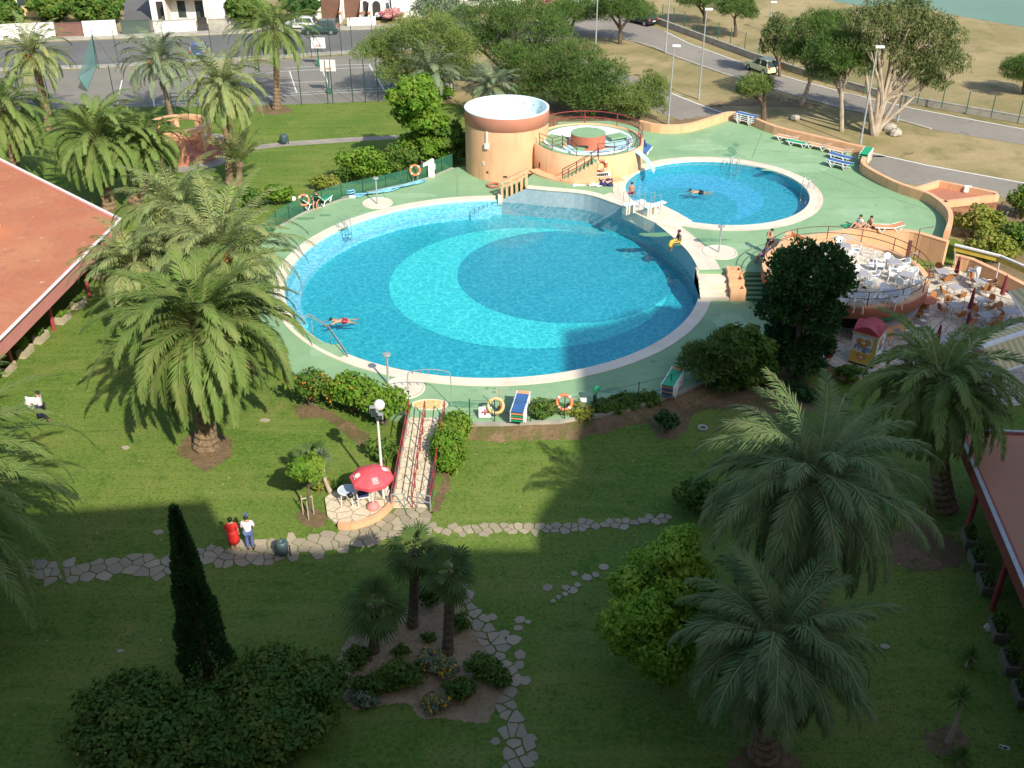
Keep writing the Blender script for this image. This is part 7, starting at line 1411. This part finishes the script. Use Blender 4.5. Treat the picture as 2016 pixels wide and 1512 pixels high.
cl = at(72, 815); q = MB(); rg = random.Random(2); vs = [((i - 2) * .14 + rg.uniform(-.03, .03), rg.uniform(-.08, .08), 1.42 - j * .17 + rg.uniform(-.02, .02)) for j in range(5) for i in range(5)]; q.add(vs, [(j * 5 + i, j * 5 + i + 1, j * 5 + i + 6, j * 5 + i + 5) for j in range(4) for i in range(4)]); o = q.build('table_cloth', M['shirt'], None, True); o.location = (at(88, 830).x - .42, at(88, 830).y, 0); o.modifiers.new('t', 'SOLIDIFY').thickness = .03; tag(o, 'bundled white cloth carried by the walking waiter', 'cloth')
person('woman in a red dress with dark hair seen from behind at the flagstone path', at(463, 1083), R(8), dict(eL=(-.27, -.02, 1.13), wL=(-.24, .12, .93), hL=(-.24, .16, .87)), .97, top='red', dress='red', sleeve=.95, hairlen=.02)
person('man in white shirt, jeans and grey cap standing beside the woman in red', at(494, 1081), R(12), dict(eL=(-.24, .03, 1.14), wL=(-.1, .26, 1.16), hL=(-.05, .3, 1.18), eR=(.27, .0, 1.14), wR=(.16, .22, 1.02), hR=(.1, .26, 1.02)), 1.0, top='shirt', bottom='jeans', sleeve=.9, cap='jeans')
person('swimmer in dark red shorts with short dark hair in the big pool', at(676, 632, ZW - .02), R(96), prone, 1.0, bottom='swim', legs='short')
person('swimmer with dark hair crossing the middle of the small pool', at(1378, 379, ZW2 - .04), R(84), prone, 1.0, bottom='trousers', legs='short')
person('dark haired bather at the left rim of the small pool under the diving boards', at(1242, 392, ZW2 - .55), R(-30), sit(.45), .95, bottom='swim', legs='short')
person('person in white shirt sitting on the green towel by the retaining wall', at(1692, 448, ZU), R(120), ground_sit(), 1.0, top='shirt', bottom='shirt', legs='short')
person('shirtless tanned person sitting with raised knees next to the white shirt', at(1713, 450, ZU), R(110), ground_sit(), 1.0, bottom='trousers', legs='short')
person('shirtless boy in black shorts standing with hands at his mouth by the terrace', at(1513, 501, ZU), R(100), dict(eL=(-.2, .2, 1.2), wL=(-.09, .24, 1.46), hL=(-.06, .2, 1.53), eR=(.2, .2, 1.2), wR=(.09, .24, 1.46), hR=(.06, .2, 1.53)), .98, skin='skin', bottom='black', legs='short')
p = at(1507, 517, ZU); person('person in blue sitting on a white chair at the foot of the terrace', p, R(95), sit(.45, .05), 1.0, skin='skindark', top='blue', bottom='jeans', legs='mid'); put(CH['white'], 'white', p, R(95), 'white resin armchair under the person in blue', 'chairs on the upper deck')
yp = at(1337, 478, ZU + .04); yd = sit(.0); yd.update(aL=(-.12, .52, -.38), aR=(.12, .50, -.40), tL=(-.13, .62, -.46), tR=(.13, .6, -.48)); ya = math.atan2(PC[1] - yp.y, PC[0] - yp.x) - R(90)
yo = person('woman in a yellow wrap sitting on the raised pool edge with dangling legs', yp, ya, yd, 1.0, skin='skindark', top='bag', sleeve=.1)
q = MB(); q.tube([(0, -.12, .10), (0, .08, .12), (0, .30, .12), (0, .50, .08), (0, .58, -.12), (0, .58, -.22)], [.12, .16, .17, .165, .15, .13], 12); q.build('wrap', M['yellow'], yo, True)
person('dark haired bather in swimwear sitting between the two green loungers', at(625, 408, ZL), R(172), sit(.38), 1.0, skin='skin', top='bag', bottom='bag', legs='short', sleeve=.05)
person('man in white T-shirt and red shorts with his back turned by the kiosk', at(1629, 722, .02), R(15), dict(eL=(-.3, .0, 1.16), wL=(-.32, .2, 1.06), hL=(-.32, .26, 1.04), eR=(.32, .02, 1.18), wR=(.34, .2, 1.2), hR=(.34, .26, 1.2)), 1.0, skin='skin', top='shirt', bottom='red', legs='mid', sleeve=.6)
# ------------------------------------------------------------------ cars
def car(label, p, rz, paint, L=4.2, W=1.74, H=1.5, van=False, cat='car'):
    o = empty('parked_car', p, label, cat, None, rz); h1 = .86; x0, x1 = -L / 2, L / 2          # nose at +x
    prof = [(x0, .32), (x0 + .02, .75), (x0 + .1, h1 + .02), (x0 + .45, h1 + .05), (x1 - 1.25, h1 + .02), (x1 - .25, h1 - .14), (x1 - .02, .58), (x1, .32)]
    def extr(P, w0, w1, zlo, zhi):
        q = MB(); f = lambda z: w0 + (w1 - w0) * max(0, min(1, (z - zlo) / (zhi - zlo))); n = len(P); vs = [(a, -f(b_) / 2, b_) for a, b_ in P] + [(a, f(b_) / 2, b_) for a, b_ in P]
        q.add(vs, [tuple(range(n)), tuple(reversed(range(n, 2 * n)))] + [((i + 1) % n, i, n + i, n + (i + 1) % n) for i in range(n)]); return q
    extr(prof, W, W - .06, .3, h1).build('body', paint, o, bevel=.06)
    rb_ = .15 if van else .35
    cab = [(x0 + .08, h1), (x0 + rb_ + .05, H - .06), (x0 + rb_ + .3, H - .04), (x1 - 2.05, H - .05), (x1 - 1.2, h1)]
    extr(cab, W - .12, W - .38, h1, H).build('windows', M['glass'], o, bevel=.03)
    rf = [(x0 + rb_ + .02, H - .07), (x0 + rb_ + .12, H), (x1 - 2.15, H), (x1 - 2.0, H - .07)]; extr(rf, W - .34, W - .42, H - .1, H).build('roof', paint, o, bevel=.03)
    for xx in (x0 + L * .36, x0 + L * .60, x0 + .26):
        for s in (-1, 1): q = MB(); q.tube([(xx, s * (W / 2 - .055), h1), (xx + (.03 if xx > x0 + .5 else rb_ * .7), s * (W / 2 - .185), H - .05)], .05, 5); q.build('window_pillar', paint, o)
    for wx in (x0 + .78, x1 - .82):
        for s in (-1, 1):
            q = MB(); q.tube([(wx, s * (W / 2 - .2), .31), (wx, s * (W / 2 + .01), .31)], .31, 18); wh = q.build('wheel', M['black'], o); q = MB(); q.tube([(wx, s * (W / 2 - .1), .31), (wx, s * (W / 2 + .018), .31)], .19, 14); q.build('rim', M['steel'], wh)
    for s in (-1, 1):
        q = MB(); q.box(x1 - .12, s * (W / 2 - .28), .58, .2, .34, .14); q.build('headlight', M['steel'], o, bevel=.03); q = MB(); q.box(x0 + .06, s * (W / 2 - .16), .66, .12, .18, .26); q.build('tail_light', M['red'], o, bevel=.02)
    q = MB(); q.box(x1 - .04, 0, .34, .12, W - .1, .2); q.build('bumper', M['dark'], o, bevel=.03); q = MB(); q.box(x0 + .01, 0, .34, .1, W - .1, .2); q.build('bumper', paint, o, bevel=.03)
    q = MB(); q.box(x0 - .045, 0, .56, .02, .5, .11); q.build('number_plate', M['white'], o); return o
paint = lambda n, c: mat(n, c, .25, tuple(x * .95 for x in c), 2.0, spec=.6)
car('dark green people carrier parked side on in front of the garages', at(632, 66), R(180), paint('dark_green_paint', (0.018, 0.055, 0.05)), 4.25, 1.8, 1.62)
car('white car half hidden by palm fronds behind the green people carrier', at(592, 57), R(176), paint('white_car_paint', (0.75, 0.76, 0.75)), 4.1, 1.7, 1.45)
car('dark blue car behind the palms on the near side of the street', at(394, 108), R(100), paint('blue_paint', (0.02, 0.06, 0.20)), 4.1, 1.7, 1.42)
car('white van facing the street in the drive of the garage house', at(757, 34), R(-92), paint('white_van_paint', (0.78, 0.78, 0.78)), 4.4, 1.85, 1.9, True, 'van')
dr = at(1466, 130) - at(1530, 153); car('pale yellow car driving away along the upper road', at(1499, 141), math.atan2(dr.y, dr.x), paint('yellow_paint', (0.82, 0.80, 0.38)), 4.0, 1.7, 1.5)
car('dark car parked behind the forked pine on the upper road', at(1262, 46), math.atan2(dr.y, dr.x) + .2, paint('black_paint', (0.02, 0.03, 0.035)), 4.3, 1.72, 1.42)
# ------------------------------------------------------------------ planters along the low buildings
def planter(label, px, py, rz, m, seed, plant=.5, stone='planter'):
    o = empty('planter_box', at(px, py, .012), label, 'planter', 'stone planters along the low buildings', rz); q = MB()
    q.strip([(-.42, -.17), (.42, -.17), (.42, .17), (-.42, .17)], [(-.5, -.25), (.5, -.25), (.5, .25), (-.5, .25)], 0, .42, True); q.box(0, 0, .02, .84, .34, .3); q.build('trough', M[stone], o)
    quads('plant', crown(seed, lobes(seed, (0, 0, .38 + plant * .3), (.42, .24, plant * .45), 5), 500, .07, .6), M[m], o)
tl = at(156, 598) - at(16, 728); ta = math.atan2(tl.y, tl.x)
for i, (lab, px, py, m, pl) in enumerate([('stone planter nearest the left edge of the photo', 16, 732, 'mid', .4), ('stone planter with a tall leafy bush, second from the left edge', 51, 698, 'bright', 1.3), ('stone planter right beside the tall leafy bush', 82, 670, 'mid', .6), ('stone planter beside the middle crimson column', 125, 632, 'bright', .35), ('stone planter just below the upper crimson column', 156, 603, 'mid', .3), ('stone planter half buried in drooping palm fronds', 200, 545, 'dull', .9), ('stone planter with a dark bush by the roof corner', 216, 512, 'dull', .9)]): planter(lab, px, py, ta, m, 200 + i, pl)
tr_ = at(1995, 1330) - at(1915, 1095); ta = math.atan2(tr_.y, tr_.x)
for i, (lab, px, py, pl) in enumerate([('shaded stone planter highest in the row by the dark fascia', 1906, 1068, .5), ('shaded stone planter with a small bush, second in the row', 1921, 1112, .5), ('shaded empty looking stone planter above the column foot', 1938, 1158, .3), ('shaded stone planter beside the loose pale stone', 1962, 1248, .6), ('shaded stone planter with a spiky green plant', 1985, 1312, .7), ('shaded stone planter cut off at the lower right edge', 2008, 1375, .6)]): planter(lab, px, py, ta, 'dull', 220 + i, pl + .25, 'mossy')
# ------------------------------------------------------------------ stones and little things
def rock(label, px, py, r, z=0.0, flat_=.5, seed=0, grp=None, name='rock', cat='rock'):
    rg = random.Random(seed); q = MB(); q.ball((0, 0, r * flat_ * .6), r, 9, 6, flat_); q.v = [(a * rg.uniform(.82, 1.15), b_ * rg.uniform(.82, 1.15), max(-.02, c * rg.uniform(.85, 1.15))) for a, b_, c in q.v]; o = q.build(name, M['rock'], None); o.location = at(px, py, z); return tag(o, label, cat, grp)
for i, (lab, px, py, r) in enumerate([('white stone at the left end of the deck edge', 931, 843, .3), ('white stone second along the deck edge', 955, 844, .32), ('round white stone under the red cross sign', 974, 845, .28), ('white stone below the blue lounger stack', 1041, 845, .32), ('white stone below the bright orange lifebuoy', 1110, 840, .3), ('white stone at the foot of the green topped post', 1171, 831, .28), ('small white stone right of the clipped hedge', 1291, 799, .26), ('small white stone beside the shaded lounger stack', 1317, 793, .24), ('boulder at the foot of the large eucalyptus', 1751, 256, .6), ('second darker boulder beside the eucalyptus roots', 1763, 266, .6), ('small boulder on the verge near the parapet', 1565, 236, .45), ('pale stone beside a shaded planter', 1946, 1240, .22)]): rock(lab, px, py, r, 0, .6, i)
def slab(label, px, py, w, d, rz, hh=.05):
    rg = random.Random(int(px)); q = MB(); q.prism([(w * rg.uniform(.8, 1.1) * math.cos(a + rz), d * rg.uniform(.8, 1.1) * math.sin(a + rz)) for a in (0, 1.2, 2.3, 3.3, 4.4, 5.4)], -.02, hh); o = q.build('flat_stone', M['flag'], None); o.location = at(px, py); tag(o, label, 'stone')
slab('flat grey stone in the shaded lawn left of the couple', 312, 1049, .24, .2, .3); slab('pale square stone on the dark lawn at lower right', 1741, 1274, .2, .17, .2); slab('flat stone near the canary palm soil ring', 522, 828, .3, .16, .4); slab('faint flat stone on the lawn left of the palm trunk', 247, 882, .22, .14, .1); slab('flat stone between the palm and the floodlight mast', 606, 876, .16, .12, .1); slab('pale stone in the dark lawn above the shrub masses', 237, 1283, .14, .1, .1)
o = empty('stone_ring', at(1383, 844), 'white stone ring lying on the lawn right of the topiary', 'ring'); q = MB(); q.tube([(.2 * math.cos(k * .524), .2 * math.sin(k * .524), .05) for k in range(12)], .075, 8, True); q.build('ring', M['concrete'], o, True)
o = empty('garden_lamp', at(890, 1140), 'short white garden lamp behind the tallest fan palm', 'lamp post'); zt_ = hgt(890, 1140, 1080); q = MB(); q.tube([(0, 0, 0), (0, 0, zt_ - .25)], .045, 8); q.build('post', M['white'], o); q = MB(); q.lathe([(.05, zt_ - .28), (.13, zt_ - .25), (.13, zt_ - .02), (.01, zt_ - .02)], 14); q.build('lamp_glass', M['plastic'], o); q = MB(); q.lathe([(.16, zt_ - .02), (.12, zt_ + .06), (.01, zt_ + .08)], 14); q.build('cap', M['dark'], o)
for lab, px, py in (('white plant tag with dark print at the foot of the bottom palm', 1496, 1462), ('white plant tag with dark print at the bottom right corner', 1970, 1490)):
    o = empty('plant_tag', at(px, py), lab, 'plant tag', None, R(-25)); q = MB(); q.tube([(0, 0, 0), (0, 0, .42)], .012, 5); q.build('stake', M['galv'], o); q = MB(); q.box(0, -.02, .4, .34, .015, .16); x = q.build('plate', M['white'], o); q = MB(); q.box(.04, -.032, .44, .1, .006, .08); q.box(-.1, -.032, .46, .1, .006, .03); q.build('print', M['dark'], x)
o = empty('plant_stakes', at(606, 1020), 'three light wooden stakes and crossbar supporting the young tree', 'stakes'); s0 = at(606, 1020)
for px, py in ((597, 1012), (618, 1012), (608, 1024)): p = at(px, py) - s0; q = MB(); q.tube([p, p + Vector((0, 0, 1.0))], .03, 6); q.build('stake', M['planter'], o)
q = MB(); p1, p2 = at(597, 1012) - s0, at(618, 1012) - s0; q.tube([p1 + Vector((0, 0, .8)), p2 + Vector((0, 0, .95))], .025, 6); q.build('crossbar', M['white'], o)
o = empty('retaining_kerb', at(1660, 748), 'low brown retaining wall with a cream cap below the kiosk', 'wall'); P = [at(*p) for p in ((1600, 722), (1640, 742), (1690, 762))]; b0 = P[0]; q = MB(); LP = [(p.x - at(1660, 748).x, p.y - at(1660, 748).y) for p in P]; q.strip(LP, offset(LP, .25), 0, .55); q.build('wall', M['orange'], o); q = MB(); q.strip(offset(LP, -.03), offset(LP, .28), .552, .62); q.build('cap', M['concrete'], o)
o = empty('goal_frame', at(1985, 432), 'brown rectangular goal frame between the bushes at the right edge', 'frame'); q = MB(); q.tube([(-.75, 0, 0), (-.75, 0, 1.3), (.55, 0, 1.3), (.55, 0, 0)], .06, 6); q.build('frame', M['brownrail'], o)
o = empty('pale_cabinet', at(884, 190), 'small cream meter cabinet at the foot of the palm behind the tank', 'cabinet'); q = MB(); q.box(0, 0, 0, .7, .5, 1.2); q.build('body', M['concrete'], o, bevel=.03); q = MB(); q.box(0, -.26, .15, .55, .03, .9); q.build('door', M['white'], o)
LG_unused = [r_ for k, r_ in LG.items() if k not in used]
for r_ in LG_unused:
    for ch in list(r_.children): bpy.data.objects.remove(ch)
    bpy.data.objects.remove(r_)
